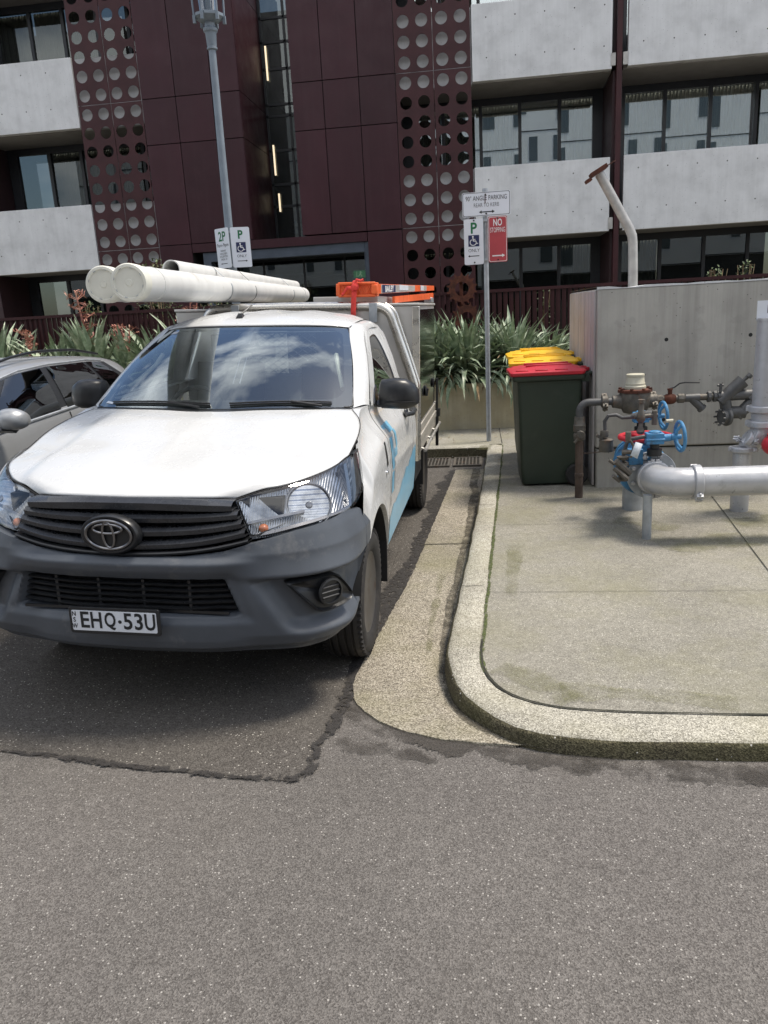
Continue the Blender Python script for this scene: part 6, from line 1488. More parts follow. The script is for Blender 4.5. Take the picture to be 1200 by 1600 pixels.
def ang_loop(L_, c=(2.05, 1.42), n=96):
    P = loopc(L_, 400); out_ = []
    A = [(math.atan2((p.z-c[1])*1.8, p.y-c[0]) % (2*math.pi), p) for p in P]
    for k in range(n):
        a = 2*math.pi*k/n; out_.append(min(A, key=lambda q: min(abs(q[0]-a), 2*math.pi-abs(q[0]-a)))[1])
    return out_
wi_ = ang_loop(WIN); wo_ = ang_loop(OUTL)
ub('window_surround', 'white_paint', lambda mb: ring_between(mb, [up(p.y, p.z, 0.0) for p in wo_], [up(p.y, p.z, 0.004) for p in wi_]), dr[0], angle=80)
ub('window_surround', 'white_paint', lambda mb: ring_between(mb, [up(p.y, p.z, 0.0) for p in wo_], [up(p.y, p.z, 0.004) for p in wi_]), dr[1], sides=(-1,), angle=80)
def trim(mb):
    c = Vector((0, 2.05, 1.43)); ring_between(mb, [up(p.y, p.z, 0.006) for p in wi_], [up(c.y+(p.y-c.y)*0.945, c.z+(p.z-c.z)*0.93, 0.0) for p in wi_])
def glass_(mb):
    c = Vector((0, 2.05, 1.43)); L_ = [up(c.y+(p.y-c.y)*0.95, c.z+(p.z-c.z)*0.94, -0.001) for p in wi_]; mb.add(L_+[up(c.y, c.z, -0.001)], [(i, (i+1) % len(L_), len(L_)) for i in range(len(L_))])
for s, par in ((1, dr[0]), (-1, dr[1])):
    ub('window_seal', 'black_plastic', trim, par, sides=(s,)); ub('window', 'side_glass', glass_, par, sides=(s,), angle=80)
ub('belt_seal', 'black_plastic', lambda mb: mb.tube([(0.815, 1.50, 1.240), (0.82, 1.7, 1.243), (0.822, 2.0, 1.255), (0.815, 2.5, 1.268)], 0.009, 6), sides=(1, -1))
# cab rear wall with window opening
def rearwall(mb):
    A = [(-0.80, 1.276), (-0.80, 0.47), (0.80, 0.47), (0.80, 1.276), (0.665, 1.618), (0.60, 1.66), (0, 1.715), (-0.60, 1.66), (-0.665, 1.618)]
    Bq = [(-0.52, 1.36), (-0.52, 1.30), (0.52, 1.30), (0.52, 1.36), (0.50, 1.56), (0.45, 1.60), (0, 1.62), (-0.45, 1.60), (-0.50, 1.56)]
    ring_between(mb, [Vector((a, 2.74+0.03*(b > 1.6), b)) for a, b in A], [Vector((a, 2.75, b)) for a, b in Bq])
ub('cab_rear_wall', 'white_paint', rearwall, smooth=False, solid=0.01)
ub('rear_window', 'side_glass', lambda mb: mb.add([Vector((a, 2.747, b)) for a, b in ((-0.53, 1.29), (0.53, 1.29), (0.51, 1.60), (0, 1.63), (-0.51, 1.60))], [(0, 1, 2, 3, 4)]))
def guard(mb):
    for k in range(-9, 10):
        for sg in (1, -1):
            P = []
            for t in range(13):
                z = 1.30+0.30*t/12; x = k*0.075+sg*0.075*(0.5-abs((t/2.0) % 2-1)); P.append((x, 2.80, z))
            if abs(k*0.075) < 0.48: mb.tube(P, 0.004, 5)
    mb.tube([(-0.52, 2.8, 1.30), (0.52, 2.8, 1.30), (0.52, 2.8, 1.60), (-0.52, 2.8, 1.60)], 0.007, 6, closed=True)
ub('window_guard', 'galv', guard)
# interior
io = ub('dashboard', 'dash', lambda mb: (mb.grid([[Vector((x, y, z)) for x in (-0.70, -0.35, 0, 0.35, 0.70)] for y, z in ((1.15, 1.225), (1.45, 1.20), (1.55, 1.17), (1.60, 1.05), (1.60, 0.7))]), mb.box(-0.60, -0.25, 1.48, 1.62, 1.16, 1.215), mb.box(-0.12, 0.12, 1.50, 1.62, 0.9, 1.20)), smooth=True)
ub('steering_wheel', 'black_plastic', lambda mb: (mb.tube([Vector((-0.36, 1.72, 1.14))+Vector((0.18*math.cos(2*math.pi*i/30), 0.09*math.sin(2*math.pi*i/30), 0.16*math.sin(2*math.pi*i/30))) for i in range(30)], 0.014, 8, closed=True), mb.ball((-0.36, 1.70, 1.12), 0.06, 12), mb.tube([(-0.53, 1.72, 1.13), (-0.19, 1.72, 1.13)], 0.014, 6)))
def seat_f(mb):
    for x in (-0.38, 0.38):
        mb.box(x-0.24, x+0.24, 1.95, 2.45, 0.80, 0.95); T = Matrix.Translation((x, 2.47, 1.15)) @ Matrix.Rotation(R(-14), 4, 'X'); mb.box(-0.23, 0.23, -0.06, 0.06, -0.28, 0.26, T)
        mb.box(x-0.13, x+0.13, 2.50, 2.60, 1.42, 1.60); mb.tube([(x-0.06, 2.55, 1.36), (x-0.06, 2.55, 1.44)], 0.008, 6); mb.tube([(x+0.06, 2.55, 1.36), (x+0.06, 2.55, 1.44)], 0.008, 6)
ub('seats', 'seat', seat_f, bevel=0.03, seg=3)
ub('cabin_floor', 'black_matte', lambda mb: (mb.box(-0.78, 0.78, 1.1, 2.7, 0.55, 0.60), mb.box(-0.70, 0.70, 1.05, 1.10, 0.6, 1.2)))
ub('headlining', 'dash', lambda mb: mb.grid([[Vector((x, y, z)) for x in (-0.58, 0, 0.58)] for y, z in ((1.95, 1.635), (2.3, 1.665), (2.73, 1.645))]))
ub('rear_view_mirror', 'black_plastic', lambda mb: (mb.box(-0.10, 0.12, 1.93, 1.95, 1.48, 1.545), mb.prism([wp(a, b, -0.012) for a, b in ((0.455, 0.74), (0.54, 0.74), (0.525, 0.95), (0.47, 0.95))], (0, 0.05, -0.03)), mb.tube([(0.0, 1.90, 1.60), (0.01, 1.94, 1.53)], 0.012, 6)), bevel=0.01)
ub('dash_camera', 'cream', lambda mb: (mb.box(-0.075, 0.005, 1.79, 1.82, 1.485, 1.512)), bevel=0.006)
ub('dash_camera_stalk', 'galv', lambda mb: (mb.tube([(-0.06, 1.8, 1.49), (-0.06, 1.62, 1.34)], 0.003, 5), mb.tube([(-0.02, 1.8, 1.49), (-0.025, 1.64, 1.34)], 0.003, 5)))
ub('grab_handle', 'cream', lambda mb: (mb.tube([wp(0.045, 0.30, -0.06), wp(0.06, 0.42, -0.08), wp(0.085, 0.60, -0.08), wp(0.085, 0.72, -0.06)], 0.013, 8), mb.tube([wp(0.955, 0.28, -0.06), wp(0.945, 0.40, -0.08), wp(0.93, 0.60, -0.08), wp(0.925, 0.70, -0.06)], 0.013, 8)))
ub('rego_sticker', 'sign_white', lambda mb: (mb.add([wp(0.07, 0.90, 0.003), wp(0.11, 0.90, 0.003), wp(0.113, 0.94, 0.003), wp(0.075, 0.94, 0.003)], [(0, 1, 2, 3)]), mb.add([wp(0.04, 0.035, 0.004), wp(0.085, 0.025, 0.004), wp(0.085, 0.045, 0.004), wp(0.045, 0.055, 0.004)], [(0, 1, 2, 3)])))
# antenna, mirrors
ub('antenna', 'black_plastic', lambda mb: (mb.loft([[Vector((-0.115+a*k, 2.0+b*k2, z)) for a, b in ((-0.022, -0.03), (0.022, -0.03), (0.022, 0.05), (-0.022, 0.05))] for k, k2, z in ((1.1, 1.1, 1.695), (1, 1, 1.715), (0.4, 0.5, 1.745))]), mb.tube([(-0.115, 2.0, 1.735), (-0.075, 2.12, 1.795)], 0.006, 8)))
def mirror_f(mb):
    rings = []
    for x, zc, hz, yc, hy in ((0.838, 1.285, 0.06, 1.56, 0.05), (0.850, 1.288, 0.082, 1.555, 0.066), (0.93, 1.292, 0.088, 1.545, 0.075), (0.99, 1.288, 0.085, 1.55, 0.072), (1.035, 1.28, 0.066, 1.565, 0.058), (1.06, 1.268, 0.035, 1.58, 0.035)):
        rings.append([Vector((x, yc+math.copysign(abs(math.cos(a))**0.7, math.cos(a))*hy, zc+math.copysign(abs(math.sin(a))**0.7, math.sin(a))*hz)) for a in [2*math.pi*k/24 for k in range(24)]])
    mb.loft(rings)
mo = ub('door_mirror', 'black_plastic', mirror_f, sides=(1, -1), angle=60)
ub('mirror_arm', 'black_plastic', lambda mb: (mb.loft([[Vector((x, y+dy*k, z+dz*k)) for dy, dz in ((-0.05, 0), (-0.02, 0.022), (0.04, 0.02), (0.05, 0), (0.02, -0.018), (-0.03, -0.016))] for x, y, z, k in ((0.795, 1.56, 1.235, 1.0), (0.84, 1.56, 1.228, 0.9), (0.90, 1.56, 1.222, 0.85), (0.985, 1.56, 1.215, 0.6))]), mb.prism([up(1.45, 1.247, 0.004), up(1.62, 1.25, 0.004), up(1.66, 1.33, 0.004), up(1.58, 1.31, 0.004)], (0.008, 0, 0))), sides=(1, -1), angle=50)
ub('mirror_groove', 'black_matte', lambda mb: mb.tube([(0.87, 1.478, 1.245), (0.93, 1.466, 1.25), (1.0, 1.47, 1.25), (1.05, 1.50, 1.25)], 0.0035, 5), mo[0])

# --- wheels
def wheel(name_, cx, cy, cz=0.335, r=0.338, wdt=0.21, sides=(1, -1)):
    for s in sides:
        def tyre(mb):
            pr = [(0.205, -0.085), (0.225, -0.100), (0.27, -0.110), (0.305, -0.106), (r-0.014, -0.092)]
            pr += [(r-0.004, -0.080)]
            for g in (-0.055, -0.019, 0.019, 0.055): pr += [(r, g-0.008), (r-0.008, g-0.004), (r-0.008, g+0.004), (r, g+0.008)]
            pr += [(r-0.004, 0.080), (r-0.014, 0.092), (0.305, 0.106), (0.27, 0.110), (0.225, 0.100), (0.205, 0.085)]
            mb.lathe(pr, (cx, cy, cz), (1, 0, 0), 60)
            for k in range(60):
                a = 2*math.pi*k/60
                for sgn in (-1, 1):
                    d = Vector((0, math.cos(a), math.sin(a))); p = Vector((cx+sgn*0.094, cy, cz))+d*(r-0.012)
                    T = Matrix.Translation(p) @ Matrix.Rotation(a, 4, 'X'); mb.box(-0.010, 0.010, -0.012, 0.006, -0.008, 0.008, T)
        t_ = ub('wheel', 'rubber', tyre, sides=(s,), angle=35)
        def rimf(mb):
            mb.lathe([(0.203, 0.088), (0.212, 0.092), (0.215, 0.084), (0.20, 0.072), (0.192, 0.0), (0.185, -0.005), (0.165, 0.015), (0.12, 0.030), (0.09, 0.020), (0.075, 0.025), (0.055, 0.055), (0.035, 0.06), (0.0001, 0.06)], (cx, cy, cz), (1, 0, 0), 48)
            for k in range(6): a = 2*math.pi*k/6; mb.lathe([(0.012, 0), (0.012, 0.02), (0.0001, 0.022)], (cx+0.022, cy+0.068*math.cos(a), cz+0.068*math.sin(a)), (1, 0, 0), 6)
        ub('rim', 'rim', rimf, t_, sides=(s,))
        def holes(mb):
            for k in range(12):
                a = 2*math.pi*k/12; d = Vector((0, math.cos(a), math.sin(a))); e = Vector((0, -math.sin(a), math.cos(a))); c = Vector((cx+0.0275, cy, cz))+d*0.14
                mb.add([c+d*0.014*math.cos(q*0.785)+e*0.02*math.sin(q*0.785) for q in range(8)], [tuple(range(8))])
        ub('rim_holes', 'black_matte', holes, t_, sides=(s,), normals=False)
wheel('front', 0.775, 0.885); wheel('rear', 0.76, 3.96)
# --- tray, hoop, headboard, toolboxes
ub('tray_floor', 'alu', lambda mb: (mb.box(-0.90, 0.90, 3.0, 4.75, 0.70, 0.78), mb.box(-0.86, 0.86, 3.02, 4.7, 0.62, 0.70)), smooth=False)
ub('tray_side_rail', 'alu_warm', lambda mb: (mb.box(0.88, 0.915, 3.06, 4.75, 0.66, 0.735), mb.box(0.885, 0.922, 3.06, 4.75, 0.74, 0.80), mb.box(0.88, 0.912, 3.06, 4.75, 0.805, 0.87)), sides=(1, -1), bevel=0.006)
def rope(mb):
    mb.tube([(0.945, 3.15, 0.665), (0.945, 4.7, 0.665)], 0.011, 10)
    for y in (3.2, 3.75, 4.2, 4.65): mb.tube([(0.905, y, 0.68), (0.945, y, 0.665)], 0.010, 6); mb.lathe([(0.016, -0.02), (0.016, 0.02)], (0.945, y, 0.665), (0, 1, 0), 10)
ub('rope_rail', 'galv_warm', rope, sides=(1, -1))
ub('tray_latch', 'black_plastic', lambda mb: (mb.box(0.915, 0.935, 4.6, 4.66, 0.8, 1.10), mb.box(0.915, 0.955, 4.58, 4.68, 0.74, 0.81), mb.box(0.912, 0.94, 4.61, 4.65, 0.45, 0.75)))
def hoop_path(y, ins=0.0):
    P = [(0.875-ins, y, 0.62), (0.885-ins, y, 1.17)]+arcpts((0.885-ins, 1.17), (0.70-ins*1.1, 1.66), y)+[(0.52, y, 1.785-ins), (0, y, 1.795-ins)]
    return P
def arcpts(a, b, y): return [(a[0]-0.018, y, a[1]+0.08), (b[0]+0.03, y, b[1]-0.08), (b[0]-0.01, y, b[1]+0.02), (b[0]-0.07, y, b[1]+0.09)]
def hoop(mb):
    half = [(0.885, 2.98, 0.62), (0.887, 2.98, 0.9), (0.888, 2.98, 1.15), (0.872, 2.98, 1.24), (0.74, 2.98, 1.62), (0.705, 2.98, 1.715), (0.65, 2.98, 1.762), (0.57, 2.98, 1.775), (0.3, 2.98, 1.778), (0, 2.98, 1.78)]
    P = [Vector((-a, b, c)) for a, b, c in half]+[Vector(p) for p in half[-2::-1]]
    mb.tube(crv(P, 140), 0.034, 18)
ho = ub('headboard_hoop', 'steel', hoop)
def hoop2(mb):
    half = [(0.905, 3.03, 0.62), (0.907, 3.03, 1.16), (0.893, 3.03, 1.25), (0.765, 3.03, 1.64), (0.73, 3.03, 1.735), (0.66, 3.03, 1.785)]
    mb.tube(crv(half, 60), 0.020, 12)
ub('hoop_trim_tube', 'steel', hoop2, sides=(1, -1))
ub('hoop_bracket', 'galv', lambda mb: (mb.box(0.555, 0.615, 2.935, 2.945, 1.66, 1.80),), bevel=0.002)
ub('hoop_bracket', 'galv', lambda mb: (mb.box(-0.50, -0.44, 2.935, 2.945, 1.68, 1.80),), bevel=0.002)
def hb(mb):
    A = [(0.86, 0.62), (0.872, 1.15), (0.858, 1.23), (0.725, 1.62), (0.69, 1.70), (0.64, 1.745), (0.56, 1.76)]
    B_ = [(0.62, 0.62), (0.62, 1.1), (0.62, 1.2), (0.58, 1.3), (0.56, 1.5), (0.54, 1.62), (0.53, 1.64)]
    mb.grid([[Vector((a, 2.985, b)) for a, b in A], [Vector((a, 2.985, b)) for a, b in B_]])
ub('headboard_sheet', 'alu', hb, sides=(1, -1), solid=0.003, smooth=False)
ub('headboard_sheet', 'alu', lambda mb: (mb.box(-0.62, 0.62, 2.983, 2.987, 0.62, 1.28), mb.box(-0.55, 0.55, 2.983, 2.987, 1.64, 1.745)), smooth=False)
tbx = ub('toolbox', 'alu', lambda mb: mb.box(0.42, 0.905, 3.06, 4.50, 0.875, 1.775), bevel=0.006)
ub('toolbox_door', 'mirror_steel', lambda mb: mb.box(0.9065, 0.914, 3.10, 4.46, 0.90, 1.75), tbx, bevel=0.003)
ub('toolbox_corner', 'steel', lambda mb: mb.box(0.862, 0.917, 3.045, 3.085, 0.62, 1.77), tbx, bevel=0.003)
ub('toolbox_latch', 'black_plastic', lambda mb: (mb.ball((0.922, 3.5, 1.10), 0.035, 12, (0.3, 1, 1.3)), mb.tube([(0.925, 3.5, 1.06), (0.935, 3.5, 1.12)], 0.012, 8)), tbx)
ub('toolbox_latch', 'black_plastic', lambda mb: mb.ball((0.922, 4.2, 1.10), 0.035, 12, (0.3, 1, 1.3)), tbx)
ub('toolbox_lid', 'alu', lambda mb: (mb.box(0.40, 0.915, 3.05, 4.51, 1.777, 1.795), mb.box(0.10, 0.60, 3.10, 4.3, 1.795, 1.85)), tbx, bevel=0.004)
tb2 = ub('toolbox', 'alu', lambda mb: mb.box(-0.99, -0.50, 3.06, 4.5, 0.875, 1.755), bevel=0.006)
ub('toolbox_lid', 'alu', lambda mb: mb.box(-1.0, -0.48, 3.05, 4.51, 1.757, 1.775), tb2, bevel=0.004)
ub('mud_flap', 'black_matte', lambda mb: mb.box(0.66, 0.89, 3.55, 3.565, 0.30, 0.62), sides=(1, -1))
ub('rear_guard', 'black_matte', lambda mb: mb.box(0.60, 0.88, 3.02, 3.5, 0.45, 0.62), sides=(1, -1))

# ================================================================ LOAD ON THE UTE (things of their own)
def W(p): return UM @ Vector(p)
def load(name, base, label, cat, group=None):
    return thing(name, tuple(W(base)), label, cat, group)
def pipe_thing(f, b, r, label, capped=True):
    t = load('drain_pipe', f, label, 'pipe', 'white plastic pipes tied over the ute cab')
    F, Bk = W(f), W(b); ax = (Bk-F).normalized()
    mb = MB()
    if capped: mb.lathe([(r-0.004, 0.01), (r, 0.012), (r, 0.30), (r+0.003, 0.301), (r+0.003, 0.305), (r, 0.306), (r, (Bk-F).length)], F, ax, 48)
    else: mb.lathe([(r-0.006, 0.4), (r-0.006, 0.0), (r, 0.0), (r, (Bk-F).length)], F, ax, 40)
    mb.build('tube', M['pvc'], t)
    if capped:
        mb = MB(); mb.lathe([(r+0.006, 0.075), (r+0.007, 0.0), (r+0.002, -0.008), (r-0.010, -0.010), (r-0.014, -0.003), (0.018, -0.002), (0.015, -0.006), (0.0001, -0.006)], F, ax, 48)
        mb.build('end_cap', M['pvc_cap'], t)
        mb = MB(); u = ax.orthogonal().normalized(); v_ = ax.cross(u)
        for k in range(8):
            a0 = 2*math.pi*k/8+0.2
            P = [F-ax*0.0100+(u*math.cos(a0+q*0.045)+v_*math.sin(a0+q*0.045))*(r-0.013) for q in range(5)]
            mb.tube(P, 0.0018, 5)
        mb.build('cap_slots', M['galv'], t)
        mb = MB()
        for k in range(2):
            me = text_mesh('150' if k == 0 else 'DWV', 0.022, 1, 0); T = Matrix((u, v_, -ax)).transposed().to_4x4(); 
            if T.determinant() < 0: T = Matrix((-u, v_, -ax)).transposed().to_4x4()
            T.translation = F-ax*0.0035; bpy.data.meshes.remove(me)
        mb2 = MB(); mb2.lathe([(r+0.0045, -0.012), (r+0.0055, -0.010), (r+0.0055, 0.010), (r+0.0045, 0.012)], F+ax*5.55, ax, 40); mb2.build('socket_ring', M['pvc'], t)
    return t, F, ax
p1, F1, A1 = pipe_thing((-0.525, 1.06, 1.905), (-1.09, 6.90, 1.93), 0.087, 'large capped white pipe on the outer left of the bundle over the ute cab')
p2, F2, A2 = pipe_thing((-0.335, 0.96, 1.908), (-0.91, 6.80, 1.93), 0.087, 'large capped white pipe on the right of the bundle, in front of the other cap')
p3, F3, A3 = pipe_thing((-0.515, 1.92, 2.018), (-0.985, 6.75, 2.040), 0.055, 'thinner open ended white pipe lying on top of the two big pipes', capped=False)
# tape round the bundle
tp = load('strap', (-0.5, 2.9, 1.9), 'grey tie strap wound round the white pipe bundle above the windscreen', 'strap', 'ties around the white pipes')
def wrap_(t, par_y, mat, w_=0.014):
    mb = MB()
    c1, c2, c3 = F1+A1*par_y, F2+A2*(par_y+0.1), F3+A3*(par_y-0.86)
    X_ = (c2-c1).normalized(); Zv = Vector((0, 0, 1)); pts = []
    for a in range(110, 271, 16): pts.append(c1+X_*math.cos(R(a))*0.091+Zv*math.sin(R(a))*0.091)
    for a in range(270, 391, 16): pts.append(c2+X_*math.cos(R(a))*0.091+Zv*math.sin(R(a))*0.091)
    for a in range(30, 150, 16): pts.append(c3+X_*math.cos(R(a))*0.059+Zv*math.sin(R(a))*0.059)
    ax = A1; A = [p-ax*w_ for p in pts]; Bq = [p+ax*w_ for p in pts]; n = len(pts)
    mb.add(A+Bq, [(i, (i+1) % n, n+(i+1) % n, n+i) for i in range(n)]); mb.build('band', M[mat], t, solid=0.002)
wrap_(tp, 1.75, 'galv')
tp2 = load('strap', (-0.7, 5.0, 1.9), 'grey tie strap round the far end of the white pipe bundle', 'strap', 'ties around the white pipes'); wrap_(tp2, 4.6, 'galv', 0.012)
tp3 = load('strap', (-0.6, 3.5, 1.9), 'thin dark cord round the middle of the white pipe bundle', 'strap', 'ties around the white pipes'); wrap_(tp3, 2.6, 'pipe_dark', 0.005)
# ladder
ld = load('step_ladder', (0.5, 3.0, 1.86), 'orange fibreglass step ladder lying on the ute toolbox', 'ladder')
def wb(name, mat, f, par, **k):
    mb = MB(); f(mb); mb.v = [W(p) for p in mb.v]; return mb.build(name, M[mat] if isinstance(mat, str) else mat, par, **k)
def ladx(t): return (0.60+0.17*t, 3.05+2.9*t)      # along the visible rail
def rail(mb, off, z0, z1, th=0.018):
    (xa, ya), (xb_, yb) = ladx(0), ladx(1); d = Vector((xb_-xa, yb-ya, 0)).normalized(); s = Vector((-d.y, d.x, 0))
    A = [Vector((xa, ya, z0))+s*off, Vector((xa, ya, z1))+s*off, Vector((xb_, yb, z1+0.05))+s*off, Vector((xb_, yb, z0+0.07))+s*off]
    mb.prism(A, -s*th)
wb('side_rail', 'orange', lambda mb: rail(mb, 0.0, 1.865, 1.935), ld, smooth=False, bevel=0.003)
wb('side_rail', 'orange', lambda mb: rail(mb, 0.26, 1.865, 1.935), ld, smooth=False, bevel=0.003)
def railface(mb, t0, t1):
    P = []
    for t, top in ((t0, 0), (t1, 0), (t1, 1), (t0, 1)):
        x, y = ladx(t); z = (1.868+0.07*t) if not top else (1.932+0.05*t); P.append(Vector((x+0.0215, y, z)))
    mb.prism(P, (-0.003, 0, 0))
wb('grey_bands', 'alu', lambda mb: [railface(mb, a, b) for a, b in ((0.02, 0.55), (0.72, 0.80))], ld, smooth=False)
wb('label_panel', 'sign_blue', lambda mb: (lambda P: mb.prism(P, (-0.002, 0, 0)))([Vector((ladx(t)[0]+0.0245, ladx(t)[1], z)) for t, z in ((0.03, 1.874), (0.21, 1.886), (0.21, 1.940), (0.03, 1.932))]), ld, smooth=False)
def bai(mb):
    me = text_mesh('BAILEY', 0.06, 1.85, 0.0025); x, y = ladx(0.12)
    d = Vector((0.17, 2.9, 0.1)).normalized(); T = Matrix((d, Vector((0, 0, 1)), Vector((1, 0, 0)))).transposed().to_4x4(); T.translation = Vector((x+0.0262, y, 1.906)); mb.mesh(me, T)
wb('label_lettering', 'letter_white', bai, ld, smooth=False, weld=False, normals=False)
for a_, b_ in ((0.27, 0.42), (0.66, 0.73)): wb('label_panel', 'sign_white', lambda mb: [(lambda P: mb.prism(P, (-0.002, 0, 0)))([Vector((ladx(t)[0]+0.0245, ladx(t)[1], z)) for t, z in ((a, 1.892+0.04*a), (b, 1.892+0.04*b), (b, 1.935+0.05*a), (a, 1.935+0.05*a))]) for a, b in ((a_, b_),)], ld, smooth=False)
def steps(mb):
    for t in (0.2, 0.35, 0.5, 0.65, 0.8, 0.95):
        x, y = ladx(t); mb.box(x-0.26, x-0.01, y-0.04, y+0.04, 1.88+0.06*t, 1.90+0.06*t)
wb('steps', 'alu', steps, ld, smooth=False)
wb('top_cap', 'orange', lambda mb: (mb.box(0.325, 0.615, 2.99, 3.05, 1.845, 1.945), mb.box(0.305, 0.335, 2.97, 3.10, 1.85, 1.94), mb.box(0.32, 0.60, 2.97, 2.99, 1.93, 1.950), mb.box(0.32, 0.60, 2.97, 2.99, 1.842, 1.862), mb.box(0.57, 0.615, 2.965, 2.99, 1.862, 1.93)), ld, bevel=0.006)
def capx(mb):
    for k in range(6):
        x = 0.35+k*0.036
        mb.tube([(x, 2.985, 1.862), (x+0.035, 2.985, 1.93)], 0.0035, 5); mb.tube([(x+0.035, 2.985, 1.862), (x, 2.985, 1.93)], 0.0035, 5)
wb('cap_ribs', 'orange', capx, ld)
l2 = load('step_ladder', (0.45, 4.5, 1.85), 'second smaller orange ladder lying under the long one, behind the grey lid', 'ladder')
wb('side_rail', 'orange', lambda mb: mb.prism([(0.66, 3.6, 1.80), (0.66, 3.6, 1.85), (0.80, 5.7, 1.905), (0.80, 5.7, 1.845)], (-0.02, 0, 0)), l2, smooth=False)
wb('foot', 'galv', lambda mb: (mb.box(0.72, 0.80, 5.5, 5.74, 1.80, 1.86)), l2, bevel=0.01)
# red strap
rs = load('strap', (0.44, 2.95, 1.75), 'red webbing strap tying the orange ladder down to the steel hoop', 'strap')
def strapf(mb):
    P = [(0.440, 2.93, 1.66), (0.440, 2.925, 1.74), (0.442, 2.93, 1.80), (0.447, 2.935, 1.86), (0.452, 2.955, 1.95), (0.455, 3.02, 1.965)]
    q = crv(P, 24); mb.grid([[p+Vector((-0.019, 0, 0)) for p in q], [p+Vector((0.019, 0, 0)) for p in q]])
    q = crv([(0.447, 2.93, 1.89), (0.40, 2.94, 1.91), (0.36, 2.95, 1.865), (0.35, 2.95, 1.86)], 14); mb.grid([[p+Vector((0, 0, -0.013)) for p in q], [p+Vector((0, 0, 0.013)) for p in q]])
wb('webbing', 'red_strap', strapf, rs, solid=0.003)
wb('knot', 'red_strap', lambda mb: (mb.ball((0.455, 2.93, 1.915), 0.028, 10, (1.1, 0.8, 1)), mb.tube([(0.45, 2.93, 1.93), (0.47, 2.93, 1.965), (0.50, 2.93, 1.955), (0.52, 2.935, 1.965)], 0.010, 6)), rs)

# ================================================================ GREY HATCHBACK (world coords, side plane x = -3.1)
G = thing('parked_car', (-4.0, 5.2, 0), 'silver grey hatchback with dark windows parked to the left of the white ute', 'car')
CX = -4.0
def gw(y): return interp(y, [(3.0, 0.70), (3.3, 0.80), (3.9, 0.87), (4.6, 0.895), (6.2, 0.895), (6.9, 0.87), (7.2, 0.80)])
def gbelt(y): return interp(y, [(3.0, 0.70), (3.3, 0.88), (4.2, 1.0), (4.5, 1.045), (5.0, 1.075), (6.0, 1.12), (6.6, 1.17), (6.95, 1.16), (7.2, 1.0)])
def groof(y): return interp(y, [(3.0, 0.72), (3.3, 0.92), (3.9, 1.02), (4.2, 1.07), (4.6, 1.27), (4.95, 1.42), (5.3, 1.485), (5.7, 1.505), (6.3, 1.492), (6.8, 1.44), (7.0, 1.36), (7.12, 1.20), (7.2, 1.04)])
def gre(y):   # half width of roof edge
    return interp(y, [(3.0, 0.5), (4.2, 0.66), (4.6, 0.63), (5.0, 0.60), (5.7, 0.60), (6.6, 0.61), (7.0, 0.64), (7.2, 0.66)])
def gsec(y):
    w_, b, r_, e = gw(y), gbelt(y), groof(y), gre(y); ze = b+(r_-b)*0.86
    pts = [(w_-0.10, 0.22), (w_-0.03, 0.30), (w_-0.005, 0.50), (w_, 0.72), (w_-0.004, 0.86), (w_-0.045, b-0.02), (w_-0.07, b), (e+0.03, ze), (e-0.05, ze+(r_-ze)*0.75), (e*0.5, r_-0.004), (0, r_)]
    return pts
def gbody(mb):
    ys = [3.0, 3.1, 3.3, 3.6, 3.9, 4.2, 4.4, 4.6, 4.8, 5.0, 5.3, 5.7, 6.1, 6.5, 6.8, 6.95, 7.05, 7.15, 7.22]
    rows = []
    for y in ys:
        s = gsec(y); full = [Vector((CX+a, y, b)) for a, b in s]+[Vector((CX-a, y, b)) for a, b in s[-2::-1]]; rows.append(full)
    mb.grid(rows); mb.add(rows[0], [tuple(range(len(rows[0])))]); mb.add(rows[-1], [tuple(range(len(rows[0])))])
mb = MB(); gbody(mb); gb = mb.build('body', M['silver_paint'], G, sub=2, angle=180)
def gs(y, t, off=0.0):
    """greenhouse side: t=0 belt, 1 roof edge"""
    w_, b, r_, e = gw(y), gbelt(y), groof(y), gre(y); ze = b+(r_-b)*0.86
    x = (w_-0.07)*(1-t)+(e+0.03)*t+0.012*math.sin(math.pi*t); return Vector((CX+x+off, y, b*(1-t)+ze*t))
def gpatch(top, bot, n=30, off=0.008):
    """between bottom y-range and top y-range, t from 0.06 to 0.93"""
    def f(mb):
        rows = []
        for j in range(11):
            t = j/10; rows.append([gs((bot[0]+(bot[1]-bot[0])*i/n)*(1-t)+(top[0]+(top[1]-top[0])*i/n)*t, 0.03+0.88*t, off) for i in range(n+1)])
        mb.grid(rows)
    return f
for nm, bot, top in (('front_door_window', (4.50, 5.50), (5.12, 5.58)), ('rear_door_window', (5.60, 6.35), (5.67, 6.22)), ('quarter_window', (6.40, 6.78), (6.28, 6.50))):
    mb = MB(); gpatch(top, bot)(mb); mb.build(nm, M['tint_glass'], G)
mb = MB(); gpatch((4.98, 6.60), (4.36, 6.90), off=0.002)(mb); mb.build('window_surround', M['black_plastic'], G)
mb = MB(); mb.tube([gs(4.45+2.4*i/30, 0.0, 0.012) for i in range(31)], 0.011, 6); mb.tube([gs(4.6+2.1*i/30 if i else 4.6, 0.96, 0.006) for i in range(3, 29)], 0.008, 6); mb.build('chrome_trim', M['galv'], G)
mb = MB(); P = [Vector((CX-0.02+q*0.70, y, z)) for q, y, z in ((-1, 4.35, 1.09), (1, 4.35, 1.09))]
mb.grid([[Vector((CX+x*0.86, 4.28+0.10*x*x, 1.085)) for x in [i/10-0.8 for i in range(17)]], [Vector((CX+x*0.70, 4.98+0.10*x*x, 1.435)) for x in [i/10-0.8 for i in range(17)]]]); mb.build('windscreen', M['tint_glass'], G)
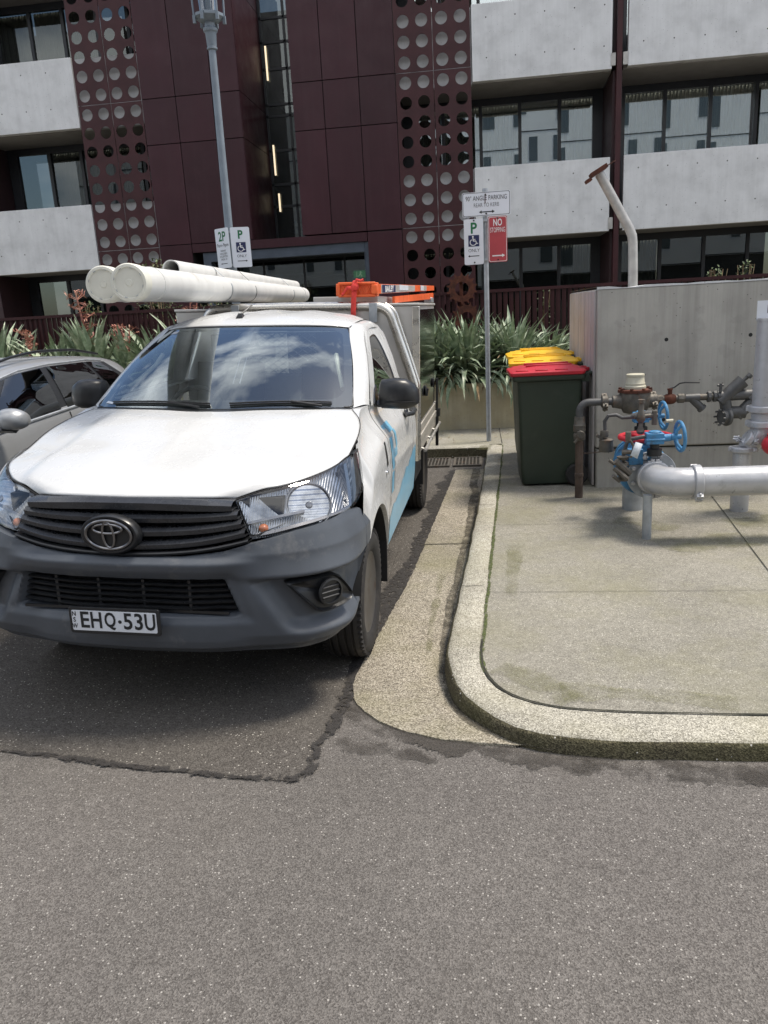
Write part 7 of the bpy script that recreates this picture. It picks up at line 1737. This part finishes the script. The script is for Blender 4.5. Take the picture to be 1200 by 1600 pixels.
def gside(y, z, off=0.003):
    s = gsec(y)
    for (a, b), (c, d) in zip(s, s[1:]):
        if b <= z <= d: t = (z-b)/(d-b); return Vector((CX+a+(c-a)*t+off, y, z))
    return Vector((CX+s[0][0]+off, y, z))
mb = MB()
for y in (4.42, 5.56, 6.45): mb.tube([gside(y+0.02*(z > 0.9), z, -0.001) for z in (0.42, 0.55, 0.7, 0.85, 0.98, gbelt(y)-0.02)], 0.004, 5)
mb.build('door_gaps', M['black_matte'], G)
mb = MB(); mb.tube([gside(y, 0.92+0.01*(y-5), 0.006) for y in (5.28, 5.34, 5.44, 5.48)], 0.016, 8); mb.tube([gside(y, 0.96, 0.006) for y in (6.22, 6.28, 6.36, 6.40)], 0.016, 8); mb.build('door_handles', M['silver_paint'], G)
mb = MB()
rings = []
for x, zc, hz, yc, hy in ((0.0, 1.15, 0.05, 4.62, 0.05), (0.03, 1.15, 0.068, 4.615, 0.075), (0.09, 1.15, 0.075, 4.61, 0.085), (0.15, 1.145, 0.066, 4.62, 0.075), (0.19, 1.14, 0.035, 4.64, 0.045)):
    rings.append([Vector((-3.10+x, yc+math.cos(a)*hy, zc+math.sin(a)*hz)) for a in [2*math.pi*k/20 for k in range(20)]])
mb.loft(rings); gm = mb.build('door_mirror', M['silver_paint'], G, angle=60, sub=1)
mb = MB(); mb.loft([[Vector((x, 4.62+dy, z+dz)) for dy, dz in ((-0.05, 0.0), (0, 0.025), (0.05, 0), (0, -0.022))] for x, z in ((-3.22, 1.09), (-3.12, 1.085), (-3.0, 1.08))]); mb.build('mirror_foot', M['black_plastic'], gm)
for sx_ in (0.56, -0.56):
    mb = MB(); mb.tube([Vector((CX+sx_, y, groof(y)*1.0+0.012+0.02*math.sin(math.pi*(y-5.1)/1.6))) for y in [5.1+1.6*i/12 for i in range(13)]], 0.011, 6); mb.build('roof_rail', M['black_plastic'], G)
mb = MB(); mb.grid([[Vector((CX+x, 5.05+0.5*t, groof(5.05+0.5*t)+0.004)) for x in (-0.35, 0, 0.35)] for t in (0, 0.5, 1)]); mb.build('sunroof', M['tint_glass'], G)
for yy in (3.75, 6.35):
    for sgn in (1, -1):
        mb = MB(); mb.lathe([(0.19, -0.09), (0.29, -0.10), (0.315, -0.07), (0.315, 0.07), (0.29, 0.10), (0.19, 0.09)], (CX+sgn*0.80, yy, 0.315), (1, 0, 0), 40); wo2 = mb.build('wheel', M['rubber'], G)
        mb = MB(); mb.lathe([(0.192, -0.08), (0.192, 0.08), (0.15, 0.06), (0.05, 0.085), (0.0001, 0.085)] if sgn > 0 else [(0.192, 0.08), (0.192, -0.08), (0.15, -0.06), (0.05, -0.085), (0.0001, -0.085)], (CX+sgn*0.80, yy, 0.315), (1, 0, 0), 30); mb.build('rim', M['rim'], wo2)
        mb = MB(); mb.lathe([(0.345, -0.02), (0.345, 0.02), (0.0001, 0.02)] if sgn > 0 else [(0.345, 0.02), (0.345, -0.02), (0.0001, -0.02)], (CX+sgn*0.868, yy, 0.33), (1, 0, 0), 40); mb.build('wheel_arch', M['black_matte'], G)
mb = MB(); mb.grid([[gside(y, z, 0.004) for y in (6.98, 7.05, 7.12)] for z in (0.82, 0.95, 1.0)]); mb.build('tail_light', M['valve_red'], G)
